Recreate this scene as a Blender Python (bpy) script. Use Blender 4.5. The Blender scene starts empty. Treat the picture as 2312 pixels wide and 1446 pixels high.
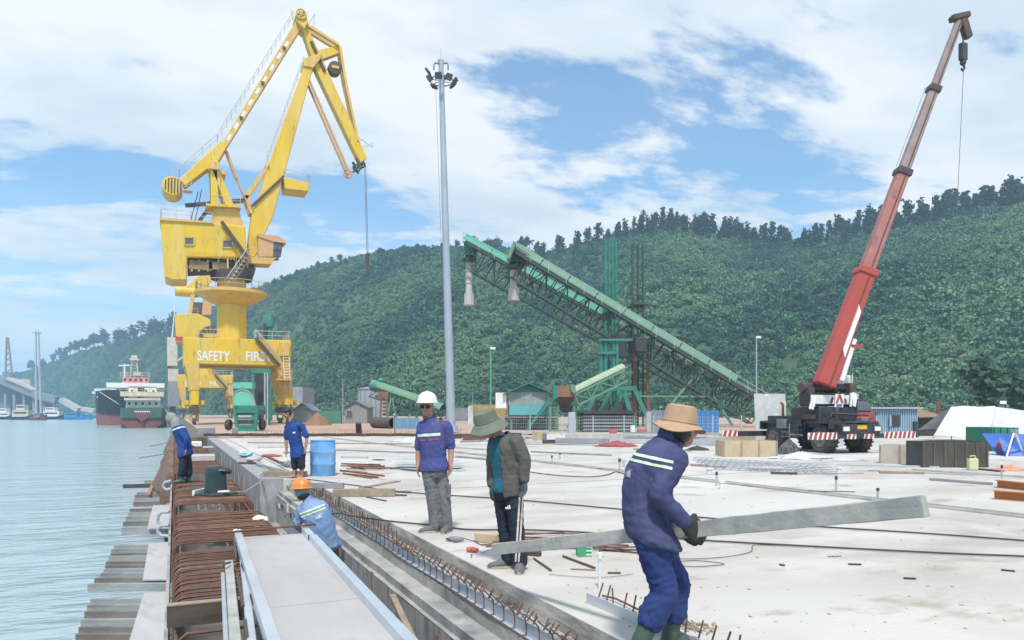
import bpy, bmesh, math, random
import numpy as np
from mathutils import Vector as V, Matrix
random.seed(7); RNG = np.random.default_rng(7)
R = math.radians
SC = bpy.context.scene
COL = SC.collection
# ---------------------------------------------------------------- camera
# world: X to the right of the quay, Y along the quay, Z up, slab top at z = 0
F, CX, HY, CZ, YAW = 1670.0, 1156.0, 930.0, 1.48, R(24.55)
SN, CS = math.sin(YAW), math.cos(YAW)
cam = bpy.data.cameras.new('camera'); camo = bpy.data.objects.new('camera', cam); COL.objects.link(camo)
camo.location = (0, 0, CZ); camo.rotation_euler = (R(90), 0, -YAW)
cam.sensor_width = 36; cam.lens = 36 * F / 2312; cam.shift_y = (HY - 723) / 2312
cam.clip_start = 0.05; cam.clip_end = 6000
SC.camera = camo
# ---------------------------------------------------------------- sky and sun
SUN_EL, SUN_AZ = R(58), R(205)      # azimuth clockwise from +Y
w = bpy.data.worlds.new('World'); SC.world = w; w.use_nodes = True
nt = w.node_tree; N = nt.nodes; L = nt.links
for n in list(N): N.remove(n)
def nd(t, **k):
    n = N.new(t)
    for a, b in k.items():
        if a.startswith('i_'):
            key = a[2:]; n.inputs[int(key) if key.isdigit() else key].default_value = b
        else: setattr(n, a, b)
    return n
def mth(op, a, b=None, clamp=False):
    n = nd('ShaderNodeMath', operation=op, use_clamp=clamp)
    for i, x in enumerate((a, b)):
        if x is None: continue
        if isinstance(x, (int, float)): n.inputs[i].default_value = x
        else: L.new(x, n.inputs[i])
    return n.outputs[0]
sky = nd('ShaderNodeTexSky', sky_type='NISHITA', sun_disc=False, sun_elevation=SUN_EL, sun_rotation=SUN_AZ,
         altitude=0, air_density=1.0, dust_density=0.4, ozone_density=3.0)
hs = nd('ShaderNodeHueSaturation', i_Saturation=1.12, i_Value=1.0); L.new(sky.outputs[0], hs.inputs['Color'])
tnt = nd('ShaderNodeVectorMath', operation='MULTIPLY'); tnt.inputs[1].default_value = (0.98, 1.20, 1.22); L.new(hs.outputs[0], tnt.inputs[0])
tc = nd('ShaderNodeTexCoord'); sp = nd('ShaderNodeSeparateXYZ'); L.new(tc.outputs['Generated'], sp.inputs[0])
zz = mth('ADD', mth('MAXIMUM', sp.outputs[2], 0.0), 0.16)
cx_ = mth('DIVIDE', sp.outputs[0], zz); cy_ = mth('DIVIDE', sp.outputs[1], zz)
cb = nd('ShaderNodeCombineXYZ', i_Z=3.7); L.new(cx_, cb.inputs[0]); L.new(cy_, cb.inputs[1])
mp = nd('ShaderNodeMapping'); mp.inputs['Rotation'].default_value = (0, 0, YAW); mp.inputs['Scale'].default_value = (0.8, 1.25, 1)
mp.inputs['Location'].default_value = (-9.0, 7.7, 0)
L.new(cb.outputs[0], mp.inputs['Vector'])
n1 = nd('ShaderNodeTexNoise', i_Scale=1.1, i_Detail=11.0, i_Roughness=0.60, i_Distortion=0.25); L.new(mp.outputs[0], n1.inputs['Vector'])
n2 = nd('ShaderNodeTexNoise', i_Scale=2.6, i_Detail=7.0, i_Roughness=0.6); L.new(mp.outputs[0], n2.inputs['Vector'])
cov = mth('ADD', n1.outputs[0], mth('MULTIPLY', mth('SUBTRACT', n2.outputs[0], 0.5), 0.42))
rmp = nd('ShaderNodeMapRange', interpolation_type='SMOOTHSTEP', i_1=0.415, i_2=0.525); L.new(cov, rmp.inputs[0])
hz = nd('ShaderNodeMapRange', interpolation_type='SMOOTHSTEP', i_1=0.30, i_2=0.0, i_3=0.13, i_4=0.62); L.new(sp.outputs[2], hz.inputs[0])
fac = mth('MAXIMUM', rmp.outputs[0], hz.outputs[0])
n3 = nd('ShaderNodeTexNoise', i_Scale=1.7, i_Detail=5.0, i_Roughness=0.55); L.new(mp.outputs[0], n3.inputs['Vector'])
cr = nd('ShaderNodeValToRGB'); cr.color_ramp.elements[0].position = 0.40; cr.color_ramp.elements[0].color = (4.7, 5.35, 6.05, 1)
cr.color_ramp.elements[1].position = 0.58; cr.color_ramp.elements[1].color = (6.5, 6.65, 6.8, 1); L.new(n3.outputs[0], cr.inputs[0])
mx = nd('ShaderNodeMix', data_type='RGBA'); L.new(fac, mx.inputs[0]); L.new(tnt.outputs[0], mx.inputs[6]); L.new(cr.outputs[0], mx.inputs[7])
bg = nd('ShaderNodeBackground', i_Strength=0.085); L.new(mx.outputs[2], bg.inputs[0])
wo = nd('ShaderNodeOutputWorld'); L.new(bg.outputs[0], wo.inputs[0])
sl = bpy.data.lights.new('sun', 'SUN'); sl.energy = 2.4; sl.angle = R(6); sl.color = (1.0, 0.965, 0.91)
so = bpy.data.objects.new('sun', sl); COL.objects.link(so)
sd = V((math.sin(SUN_AZ) * math.cos(SUN_EL), math.cos(SUN_AZ) * math.cos(SUN_EL), math.sin(SUN_EL)))
so.rotation_euler = sd.to_track_quat('Z', 'Y').to_euler(); so.location = (0, -20, 60)
vs = SC.view_settings; vs.view_transform = 'Standard'; vs.look = 'None'; vs.exposure = 0.86; vs.gamma = 1.0; vs.use_curve_mapping = False
SC.render.engine = 'CYCLES'; SC.cycles.use_denoising = True; SC.cycles.max_bounces = 6; SC.cycles.diffuse_bounces = 3
SC.cycles.transparent_max_bounces = 8; SC.cycles.volume_bounces = 1
# ---------------------------------------------------------------- pixels of the photograph to places
def gp(px, py, z=0.0):                 # point on the level z
    d = (CZ - z) * F / (py - HY); u = (px - CX) * d / F
    return V((u * CS + d * SN, d * CS - u * SN, z))
def pd(px, py, d):                     # point at a distance d ahead
    u = (px - CX) * d / F
    return V((u * CS + d * SN, d * CS - u * SN, CZ - (py - HY) * d / F))
def pp(px, py, Y):                     # point on the vertical plane across the quay at Y
    t = (px - CX) / F; k = Y / (CS - SN * t)
    return V((k * (CS * t + SN), Y, CZ - (py - HY) * k / F))
FW, RT = V((SN, CS, 0)), V((CS, -SN, 0))
# ---------------------------------------------------------------- mesh helpers
Z3 = V((0, 0, 1))
class MB:
    def __init__(s): s.v = []; s.f = []
    def add(s, vs, fs):
        b = len(s.v); s.v += [tuple(x) for x in vs]; s.f += [tuple(i + b for i in f) for f in fs]; return s
    def box(s, c, size, rz=0.0, m=None):
        c = V(c); m = m or Matrix.Rotation(rz, 3, 'Z'); h = [x / 2 for x in size]
        vs = [c + m @ V((i * h[0], j * h[1], k * h[2])) for i in (-1, 1) for j in (-1, 1) for k in (-1, 1)]
        return s.add(vs, [(0, 1, 3, 2), (4, 6, 7, 5), (0, 4, 5, 1), (2, 3, 7, 6), (0, 2, 6, 4), (1, 5, 7, 3)])
    def box2(s, a, b):
        return s.box([(a[i] + b[i]) / 2 for i in range(3)], [abs(b[i] - a[i]) for i in range(3)])
    def beam(s, p, q, wd, h=None, up=Z3, wd2=None, h2=None):
        p, q = V(p), V(q); h = h or wd; wd2 = wd2 or wd; h2 = h2 or h
        d = (q - p).normalized(); side = d.cross(up)
        if side.length < 1e-4: side = d.cross(V((1, 0, 0)))
        side.normalize(); u = side.cross(d)
        vs = []
        for o, a, b in ((p, wd, h), (q, wd2, h2)):
            vs += [o - side * a / 2 - u * b / 2, o + side * a / 2 - u * b / 2, o + side * a / 2 + u * b / 2, o - side * a / 2 + u * b / 2]
        return s.add(vs, [(3, 2, 1, 0), (4, 5, 6, 7), (0, 1, 5, 4), (1, 2, 6, 5), (2, 3, 7, 6), (3, 0, 4, 7)])
    def path(s, pts, r, n=6, caps=True):
        pts = [V(p) for p in pts]; rs = r if isinstance(r, (list, tuple)) else [r] * len(pts)
        rings = []; ref = None
        for i, p in enumerate(pts):
            t = (pts[min(i + 1, len(pts) - 1)] - pts[max(i - 1, 0)]).normalized()
            if ref is None: ref = t.cross(Z3 if abs(t.z) < .9 else V((1, 0, 0)))
            ref = ref - t * ref.dot(t); ref.normalize(); b = t.cross(ref)
            rings.append([p + (ref * math.cos(2 * math.pi * k / n) + b * math.sin(2 * math.pi * k / n)) * rs[i] for k in range(n)])
        return s.loft(rings, caps)
    def tube(s, p, q, r, n=8, r2=None): return s.path([p, q], [r, r if r2 is None else r2], n)
    def loft(s, rings, caps=True):
        n = len(rings[0]); vs = [p for r_ in rings for p in r_]; fs = []
        for i in range(len(rings) - 1):
            for k in range(n):
                fs.append((i * n + k, i * n + (k + 1) % n, (i + 1) * n + (k + 1) % n, (i + 1) * n + k))
        if caps: fs += [tuple(range(n))[::-1], tuple(range((len(rings) - 1) * n, len(rings) * n))]
        return s.add(vs, fs)
    def lathe(s, prof, c=(0, 0, 0), n=20, m=None, caps=True):
        c = V(c); m = m or Matrix.Identity(3)
        return s.loft([[c + m @ V((r * math.cos(2 * math.pi * k / n), r * math.sin(2 * math.pi * k / n), z)) for k in range(n)] for r, z in prof], caps)
    def prism(s, pts, vec):
        pts = [V(p) for p in pts]; vec = V(vec); n = len(pts)
        return s.add(pts + [p + vec for p in pts], [tuple(range(n))[::-1], tuple(range(n, 2 * n))] + [(k, (k + 1) % n, n + (k + 1) % n, n + k) for k in range(n)])
    def ell(s, c, r, m=None, n=12, k=8):
        m = m or Matrix.Identity(3); c = V(c); rings = []
        for i in range(1, k):
            a = math.pi * i / k
            rings.append([c + m @ V((r[0] * math.sin(a) * math.cos(2 * math.pi * j / n), r[1] * math.sin(a) * math.sin(2 * math.pi * j / n), -r[2] * math.cos(a))) for j in range(n)])
        return s.loft(rings)
    def lump(s, c, r, seed=0, amp=.22, n=18, k=12):
        b = len(s.v); s.ell(c, r, None, n, k); rr = np.random.default_rng(seed); c = np.array(c); F_ = rr.normal(size=(6, 3)) * 2.2; ph = rr.uniform(0, 6.3, 6)
        for i in range(b, len(s.v)):
            p = (np.array(s.v[i]) - c) / np.array(r); w_ = sum(np.sin(F_[j] @ p + ph[j]) / (1 + j * .35) for j in range(6)); p = p * (1 + amp * w_ / 2.2); p[2] = max(p[2], -.98); s.v[i] = tuple(c + p * np.array(r))
        return s
    def mesh(s, name='m', smooth=False, off=(0, 0, 0)):
        me = bpy.data.meshes.new(name)
        o = V(off); me.from_pydata([(x[0] - o.x, x[1] - o.y, x[2] - o.z) for x in s.v], [], s.f)
        bm = bmesh.new(); bm.from_mesh(me); bmesh.ops.recalc_face_normals(bm, faces=bm.faces); bm.to_mesh(me); bm.free()
        if smooth:
            me.shade_smooth(); me.set_sharp_from_angle(angle=R(38))
        return me
def woff(o):
    t = V((0, 0, 0))
    while o: t += o.location; o = o.parent
    return t
def link(name, data, parent=None, mat=None, loc=(0, 0, 0), rot=None):
    o = bpy.data.objects.new(name, data); COL.objects.link(o); o.location = loc
    if rot: o.rotation_euler = rot
    if parent: o.parent = parent
    if mat is not None and data is not None and not data.materials: data.materials.append(mat)
    return o
def ob(name, mb, mat, parent=None, smooth=False, bevel=0.0, seg=1):
    o = link(name, mb.mesh(name, smooth, woff(parent)), parent, mat)
    if bevel:
        b = o.modifiers.new('bevel', 'BEVEL'); b.width = bevel; b.segments = seg; b.limit_method = 'ANGLE'
    return o
def tag(o, label, cat, group=None, kind=None):
    o['label'] = label
    if cat: o['category'] = cat
    if group: o['group'] = group
    if kind: o['kind'] = kind
    return o
def thing(name, label, cat, loc=(0, 0, 0), group=None):
    return tag(link(name, None, None, None, loc), label, cat, group)
def struct(name, mb, mat, label, smooth=False, kind='structure'):
    o = ob(name, mb, mat, None, smooth); o['kind'] = kind; o['label'] = label; return o
def one(name, mb, mat, label, cat, group=None, smooth=False, bevel=0.0, loc=None):
    loc = V(loc) if loc is not None else V([sum(p[i] for p in mb.v) / len(mb.v) for i in range(3)])
    o = link(name, mb.mesh(name, smooth, loc), None, mat, loc)
    if bevel:
        b = o.modifiers.new('bevel', 'BEVEL'); b.width = bevel; b.segments = 1; b.limit_method = 'ANGLE'
    return tag(o, label, cat, group)
def copy_tree(o, parent=None):
    c = o.copy(); COL.objects.link(c); c.parent = parent
    for ch in list(o.children): copy_tree(ch, c)
    return c
# ---------------------------------------------------------------- materials
def M(name, c1, c2=None, scale=4.0, rough=0.8, metal=0.0, bump=0.0, bscale=40.0, stretch=(1, 1, 1), rust=None, rustscale=3.0, rustamt=0.55,
      world=False, lo=0.35, hi=0.65, detail=6.0, spec=0.5, c3=None, c3scale=0.3, alpha=None, rough2=None):
    m = bpy.data.materials.new(name); m.use_nodes = True; t = m.node_tree; nn = t.nodes; ll = t.links
    b = nn['Principled BSDF']; b.inputs['Roughness'].default_value = rough; b.inputs['Metallic'].default_value = metal
    b.inputs['Specular IOR Level'].default_value = spec
    if world: src = nn.new('ShaderNodeNewGeometry').outputs['Position']
    else: src = nn.new('ShaderNodeTexCoord').outputs['Object']
    mpn = nn.new('ShaderNodeMapping'); mpn.inputs['Scale'].default_value = stretch; ll.new(src, mpn.inputs['Vector'])
    def noise(sc, det=detail, vec=None):
        n = nn.new('ShaderNodeTexNoise'); n.inputs['Scale'].default_value = sc; n.inputs['Detail'].default_value = det; n.inputs['Roughness'].default_value = 0.6
        ll.new(vec or mpn.outputs[0], n.inputs['Vector']); return n.outputs[0]
    def mr(x, a, b_, c=0.0, d=1.0):
        n = nn.new('ShaderNodeMapRange'); n.inputs[1].default_value = a; n.inputs[2].default_value = b_; n.inputs[3].default_value = c; n.inputs[4].default_value = d
        ll.new(x, n.inputs[0]); return n.outputs[0]
    def mix(f, a, b_):
        n = nn.new('ShaderNodeMix'); n.data_type = 'RGBA'; ll.new(f, n.inputs[0])
        for k, x in ((6, a), (7, b_)):
            if isinstance(x, (tuple, list)): n.inputs[k].default_value = (*x, 1)
            else: ll.new(x, n.inputs[k])
        return n.outputs[2]
    col = None
    if c2 is None: c2 = tuple(x * 0.86 for x in c1)
    col = mix(mr(noise(scale), lo, hi), c1, c2)
    if c3 is not None: col = mix(mr(noise(c3scale), 0.45, 0.68), col, c3)
    if rust is not None:
        col = mix(mr(noise(rustscale, 8.0), rustamt, rustamt + 0.12), col, rust)
    ll.new(col, b.inputs['Base Color'])
    if rough2 is not None: ll.new(mr(noise(scale * 1.7), 0.3, 0.7, rough, rough2), b.inputs['Roughness'])
    if bump:
        bn = nn.new('ShaderNodeBump'); bn.inputs['Strength'].default_value = bump; bn.inputs['Distance'].default_value = 0.02
        ll.new(noise(bscale, 5.0), bn.inputs['Height']); ll.new(bn.outputs[0], b.inputs['Normal'])
    return m
# ================================================================ the setting
# ---- water
def water_mat():
    m = bpy.data.materials.new('sea_water'); m.use_nodes = True; t = m.node_tree; nn = t.nodes; ll = t.links; b = nn['Principled BSDF']
    b.inputs['Base Color'].default_value = (0.33, 0.43, 0.46, 1); b.inputs['Roughness'].default_value = 0.14; b.inputs['IOR'].default_value = 1.333
    g = nn.new('ShaderNodeNewGeometry'); mpn = nn.new('ShaderNodeMapping'); mpn.inputs['Rotation'].default_value = (0, 0, YAW - .15); mpn.inputs['Scale'].default_value = (0.55, 1.5, 1)
    ll.new(g.outputs['Position'], mpn.inputs[0]); prev = None
    for sc, st, dist in ((0.35, .5, 0.5), (1.3, .75, 0.22), (4.5, .55, 0.07)):
        n = nn.new('ShaderNodeTexNoise'); n.inputs['Scale'].default_value = sc; n.inputs['Detail'].default_value = 3; n.inputs['Distortion'].default_value = .4
        ll.new(mpn.outputs[0], n.inputs[0]); bn = nn.new('ShaderNodeBump'); bn.inputs['Strength'].default_value = st; bn.inputs['Distance'].default_value = dist
        ll.new(n.outputs[0], bn.inputs['Height'])
        if prev: ll.new(prev, bn.inputs['Normal'])
        prev = bn.outputs[0]
    ll.new(prev, b.inputs['Normal']); return m
WL = -2.0
mb = MB(); mb.add([(-3000, -60, WL), (1.9, -60, WL), (1.9, 330, WL), (120, 700, WL), (400, 3500, WL), (-3000, 3500, WL)], [(0, 1, 2, 3, 4, 5)])
struct('water', mb, water_mat(), 'pale blue rippled harbour water left of the quay')
# ---- concrete, soil
CONC = M('pale_concrete', (0.53, 0.505, 0.465), (0.38, 0.355, 0.32), scale=0.8, rough=0.9, bump=0.3, bscale=14, world=True, c3=(0.59, 0.57, 0.54), c3scale=0.20, detail=10, stretch=(.7, 1.3, 1), rust=(0.33, 0.285, 0.235), rustscale=.9, rustamt=.575, lo=.38, hi=.62)
CONCG = M('grey_concrete', (0.40, 0.395, 0.38), (0.19, 0.19, 0.185), scale=2.6, rough=0.92, bump=0.4, bscale=22, world=True, c3=(0.45, 0.43, 0.39), c3scale=0.9, detail=9)
CONCW = M('streaked_concrete', (0.38, 0.38, 0.385), (0.20, 0.205, 0.215), scale=3.0, rough=0.92, bump=0.35, bscale=16, world=True, stretch=(1, 3.2, .5), detail=8)
SOIL = M('red_soil', (0.36, 0.22, 0.155), (0.47, 0.33, 0.25), scale=0.12, rough=0.95, bump=0.4, bscale=3, world=True, c3=(0.42, 0.37, 0.32), c3scale=0.05, detail=8)
def strip(prof, y0, y1, ny=1):
    """ a ribbon of (x, z) points drawn out along the quay """
    m = MB(); vs = []; k = len(prof)
    for j in range(ny + 1):
        y = y0 + (y1 - y0) * j / ny
        vs += [(x, y, z) for x, z in prof]
    m.add(vs, [(j * k + i, j * k + i + 1, (j + 1) * k + i + 1, (j + 1) * k + i) for j in range(ny) for i in range(k - 1)]); return m
YS = 44.0                                   # far end of the new slab
mb = MB(); mb.add([(1.9, YS, -.06), (2500, YS, -.06), (2500, 3500, -.06), (420, 3500, -.06), (130, 700, -.06), (1.9, 320, -.06)], [(0, 1, 2, 3, 4, 5)])
mb.add([(1.9, YS, -.06), (1.9, 320, -.06), (1.9, 320, -6), (1.9, YS, -6)], [(0, 1, 2, 3)])
mb.add([(1.9, 320, -.06), (130, 700, -.06), (130, 700, -6), (1.9, 320, -6)], [(0, 1, 2, 3)])
struct('ground', mb, SOIL, 'reddish packed earth of the port yard behind the new slab')
# slab: poured bays split by a service channel that runs across it
chA, chB = gp(1180, 1037), gp(2312, 1163)
dch = (chB - chA).normalized(); nch = V((dch.y, -dch.x, 0))
if nch.x < 0: nch = -nch
def chan(y, o=0.0):                         # x of the channel at y
    p = chA + nch * o; return p.x + dch.x / dch.y * (y - p.y)
mb = MB(); W = .16
y0, y1 = -6.0, YS
mb.add([(2.63, y0, 0), (chan(y0, -W), y0, 0), (chan(y1, -W), y1, 0), (2.63, y1, 0), (2.63, y0, -.17), (2.63, y1, -.17), (chan(y0, -W), y0, -.08), (chan(y1, -W), y1, -.08), (2.63, y1, -.5), (chan(y1, -W), y1, -.5)],
       [(0, 1, 2, 3), (0, 3, 5, 4), (1, 6, 7, 2), (3, 2, 9, 8)])
struct('slab_front', mb, CONC, 'pale new concrete slab between the rail trench and the channel')
mb = MB()
mb.add([(chan(y0, W), y0, 0), (60, y0, 0), (60, y1, 0), (chan(y1, W), y1, 0), (chan(y0, W), y0, -.08), (chan(y1, W), y1, -.08), (60, y1, -.5), (chan(y1, W), y1, -.5)],
       [(0, 1, 2, 3), (0, 3, 5, 4), (3, 2, 6, 7)])
struct('slab_rear', mb, CONC, 'pale new concrete slab behind the long channel')
mb = MB(); mb.add([(chan(y0, -W), y0, -.08), (chan(y0, W), y0, -.08), (chan(y1, W), y1, -.08), (chan(y1, -W), y1, -.08)], [(0, 1, 2, 3)])
mb.box((0, 0, 0), (0, 0, 0)); mb.v = mb.v[:4]; mb.f = mb.f[:1]
struct('channel_floor', mb, CONCG, 'dark recessed channel floor across the slab')
# raised strip beside the channel
mb = MB(); a0, b0 = V((chan(-4, -.34), -4, .012)), V((chan(41, -.34), 41, .012)); mb.beam(a0, b0, .10, .03)
struct('channel_kerb', mb, CONCG, 'narrow raised kerb along the slab channel')
# rail trench, near part: stepped concrete
mb = strip([(1.2, -.95), (2.06, -.95), (2.06, -.36), (2.045, -.352), (2.09, -.345), (2.09, -.26), (2.27, -.255), (2.27, -.15), (2.335, -.15), (2.335, -.175), (2.63, -.17)], -6, 17.0, 46)
mb2 = MB(); mb2.v = [(x + (RNG.normal() * .003 if -.4 < z < -.1 else 0), y, z + RNG.normal() * .0022) for x, y, z in mb.v]; mb2.f = mb.f
struct('rail_trench', mb2, CONCG, 'stepped grey concrete rail trench along the slab edge')
wm = strip([(2.052, -.94), (2.050, -.60), (2.043, -.352)], -6, 17.0, 60); wm.v = [(x + RNG.normal() * .0015, y, z + (RNG.normal() * .006 if z > -.4 else 0)) for x, y, z in wm.v]
struct('trench_wall', wm, M('board_marked_concrete', (0.40, 0.40, 0.395), (0.20, 0.20, 0.205), scale=4.5, rough=.93, bump=.5, bscale=9, world=True, stretch=(1, 2.6, .35), detail=9, rust=(0.16, 0.155, 0.15), rustscale=2.4, rustamt=.58), 'board marked grey side wall of the rail trench')
em = strip([(2.626, -.17), (2.622, -.09), (2.627, -.006)], -6, YS, 160); em.v = [(x + RNG.normal() * .002, y, z + (RNG.normal() * .003 if z > -.05 else 0)) for x, y, z in em.v]
struct('slab_edge', em, M('stained_slab_edge', (0.38, 0.36, 0.32), (0.20, 0.185, 0.16), scale=3.5, rough=.93, bump=.5, bscale=14, world=True, stretch=(1, .7, 2), detail=9, c3=(0.46, 0.44, 0.41), c3scale=1.2), 'stained rough edge of the slab above the trench')
# rail trench, far part: a smooth kerb wall with formed face
mb = MB(); mb.box2((1.70, 17, -1.0), (2.2, YS + 1, 0.0)); 
struct('rail_wall', mb, CONCW, 'smooth pale concrete kerb wall beyond the stepped trench')
mb = MB(); mb.box2((2.2, 17, -.5), (2.63, YS, -.03))
struct('rail_strip', mb, CONC, 'concrete infill behind the kerb wall')
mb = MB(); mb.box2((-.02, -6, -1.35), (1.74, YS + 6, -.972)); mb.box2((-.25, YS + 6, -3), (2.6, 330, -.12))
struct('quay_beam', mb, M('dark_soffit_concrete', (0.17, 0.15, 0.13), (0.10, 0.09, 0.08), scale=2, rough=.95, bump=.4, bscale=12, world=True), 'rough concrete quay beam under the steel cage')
# piles that carry the quay
# ---- hill
HP = [(-900, 900, 1500, 1200), (-300, 880, 1300, 1050), (0, 855, 1150, 900), (90, 832, 1050, 830), (150, 808, 980, 780), (215, 785, 900, 700), (300, 765, 820, 620), (390, 748, 740, 540), (500, 690, 650, 430),
      (575, 655, 600, 360), (640, 632, 570, 330), (700, 610, 545, 300), (800, 585, 515, 270), (880, 573, 495, 250), (960, 565, 480, 240), (1040, 562, 475, 235), (1150, 566, 475, 228), (1230, 578, 480, 222),
      (1300, 562, 470, 218), (1380, 540, 455, 212), (1450, 525, 440, 206), (1500, 518, 432, 202), (1560, 530, 428, 198), (1650, 545, 425, 192), (1750, 558, 422, 186), (1830, 560, 418, 182), (1900, 536, 410, 178),
      (2000, 518, 400, 172), (2100, 497, 390, 166), (2200, 470, 380, 160), (2312, 455, 372, 155), (2600, 430, 360, 145), (3200, 420, 350, 135)]
HPA = np.array(HP, float)
def vnoise(x, y, seed=0):
    r = np.random.default_rng(seed); o = np.zeros_like(x)
    for k in range(7):
        a = r.uniform(0, 6.28); f = 1.0 * (1.55 ** k); ph = r.uniform(0, 6.28, 2)
        o += np.sin(f * (x * np.cos(a) + y * np.sin(a)) + ph[0] + 1.3 * np.sin(f * .6 * (y * np.cos(a) - x * np.sin(a)) + ph[1])) / (1.45 ** k)
    return o / 2.4
def hill_point(px, t):
    """ t 0 foot of the hill .. 1 ridge .. 1.4 behind it """
    py = np.interp(px, HPA[:, 0], HPA[:, 1]); dr = np.interp(px, HPA[:, 0], HPA[:, 2]); db = np.interp(px, HPA[:, 0], HPA[:, 3])
    zr = CZ + (HY - py) * dr / F
    d = db + (dr - db) * t
    prof = np.where(t <= 1, np.clip(t, 0, 1) ** 1.05 * (1 + .12 * np.sin(np.pi * t)), 1 - (t - 1) * 1.6)
    u = (px - CX) * d / F
    X = u * CS + d * SN; Y = d * CS - u * SN
    z = zr * prof + vnoise(X / 38., Y / 38., 3) * 7.5 * np.clip(t * 4, 0, 1) * np.clip((1.0 - t) * 3, 0.12, 1)
    return X, Y, z - .5
pxs = np.arange(-900, 3201, 24.0); ts = np.concatenate([np.linspace(-.04, 1, 44), [1.1, 1.25, 1.5]])
gx, gt = np.meshgrid(pxs, ts, indexing='ij'); X, Y, Zh = hill_point(gx, gt)
mb = MB(); nt_ = len(ts)
mb.add(np.stack([X.ravel(), Y.ravel(), Zh.ravel()], 1), [(i * nt_ + j, (i + 1) * nt_ + j, (i + 1) * nt_ + j + 1, i * nt_ + j + 1) for i in range(len(pxs) - 1) for j in range(nt_ - 1)])
HILLM = M('hill_undergrowth', (0.030, 0.065, 0.035), (0.055, 0.105, 0.045), scale=0.05, rough=0.95, bump=.6, bscale=.6, world=True)
struct('hillside', mb, HILLM, 'steep green hillside rising behind the port', smooth=True)
# ---- forest on the hill: leaf clumps
def leaf_mat(name, cols, shift=0.0):
    m = bpy.data.materials.new(name); m.use_nodes = True; t = m.node_tree; nn = t.nodes; ll = t.links; b = nn['Principled BSDF']
    b.inputs['Roughness'].default_value = 0.75; b.inputs['Specular IOR Level'].default_value = .25
    a = nn.new('ShaderNodeAttribute'); a.attribute_name = 'tone'; cr = nn.new('ShaderNodeValToRGB'); e = cr.color_ramp.elements
    e[0].color = (*cols[0], 1); e[1].color = (*cols[-1], 1)
    for i, c in enumerate(cols[1:-1]):
        x = e.new((i + 1) / (len(cols) - 1)); x.color = (*c, 1)
    a2 = nn.new('ShaderNodeAttribute'); a2.attribute_type = 'INSTANCER'; a2.attribute_name = 'tone_base'
    ad = nn.new('ShaderNodeMath'); ad.operation = 'ADD'; ll.new(a.outputs['Fac'], ad.inputs[0]); ll.new(a2.outputs['Fac'], ad.inputs[1])
    sb = nn.new('ShaderNodeMath'); sb.operation = 'SUBTRACT'; ll.new(ad.outputs[0], sb.inputs[0]); sb.inputs[1].default_value = shift
    ll.new(sb.outputs[0], cr.inputs[0]); ll.new(cr.outputs[0], b.inputs['Base Color'])
    return m
def clump_mesh(name, cen, rad, tone, per, squash=.75, leaf=.25, seed=1):
    """ cen (n,3), rad (n,): clouds of small leaf quads around each centre, one mesh """
    r = np.random.default_rng(seed); n = len(cen)
    dirs = r.normal(size=(n, per, 3)); dirs /= np.linalg.norm(dirs, axis=2, keepdims=True); dirs[:, :, 2] = np.abs(dirs[:, :, 2]) * 1.1 - .25
    # lumps: each crown is a handful of sub-balls
    lump = r.normal(size=(n, 6, 3)) * .5; li = r.integers(0, 6, size=(n, per))
    off = np.take_along_axis(lump, li[:, :, None].repeat(3, 2), 1)
    P = (off + dirs * r.uniform(.35, .75, (n, per, 1))) * rad[:, None, None]; P[:, :, 2] *= squash; P = P + cen[:, None, :]
    nrm = dirs + r.normal(size=dirs.shape) * .55; nrm /= np.linalg.norm(nrm, axis=2, keepdims=True)
    t1 = np.cross(nrm, r.normal(size=dirs.shape)); t1 /= np.linalg.norm(t1, axis=2, keepdims=True); t2 = np.cross(nrm, t1)
    sz = rad[:, None, None] * leaf * r.uniform(.6, 1.25, (n, per, 1))
    q = np.stack([P - t1 * sz - t2 * sz * .6, P + t1 * sz * .5 - t2 * sz, P + t1 * sz + t2 * sz * .6, P - t1 * sz * .5 + t2 * sz], 2).reshape(-1, 3)
    me = bpy.data.meshes.new(name); k = n * per
    me.vertices.add(k * 4); me.vertices.foreach_set('co', q.astype(np.float32).ravel())
    me.loops.add(k * 4); me.loops.foreach_set('vertex_index', np.arange(k * 4, dtype=np.int32))
    me.polygons.add(k); me.polygons.foreach_set('loop_start', np.arange(0, k * 4, 4, dtype=np.int32)); me.polygons.foreach_set('loop_total', np.full(k, 4, np.int32))
    at = me.attributes.new('tone', 'FLOAT', 'FACE')
    tn = np.clip(tone[:, None] + r.normal(size=(n, per)) * .10, 0, 1); at.data.foreach_set('value', tn.astype(np.float32).ravel())
    me.update(); return me
LEAF = leaf_mat('forest_leaves', [(0.022, 0.066, 0.060), (0.044, 0.118, 0.080), (0.082, 0.185, 0.094), (0.125, 0.25, 0.112), (0.18, 0.255, 0.135)], .45)
nC = 24000
px_ = RNG.uniform(-250, 2650, nC * 3); t_ = RNG.uniform(-.02, 1.03, nC * 3)
dr = np.interp(px_, HPA[:, 0], HPA[:, 2]); db = np.interp(px_, HPA[:, 0], HPA[:, 3])
wgt = (db + (dr - db) * t_) / 700. + .22; keep = RNG.uniform(size=nC * 3) < np.clip(wgt, .15, 1)
px_, t_ = px_[keep][:nC], t_[keep][:nC]
X, Y, Zh = hill_point(px_, t_)
big = vnoise(X / 26., Y / 26., 11); rad = np.clip((.9 + 1.7 * RNG.uniform(size=len(X)) ** 1.8) * (1 + .35 * big), .7, 3.6)
tone = np.clip(.52 + .42 * vnoise(X / 20., Y / 20., 5) + RNG.normal(size=len(X)) * .12 - .16 * (t_ > .85) - .16 * np.clip(rad - 1.9, 0, 1), 0, 1)
cen = np.stack([X, Y, Zh + rad * .35 + RNG.uniform(0, .8, len(X))], 1)
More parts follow.
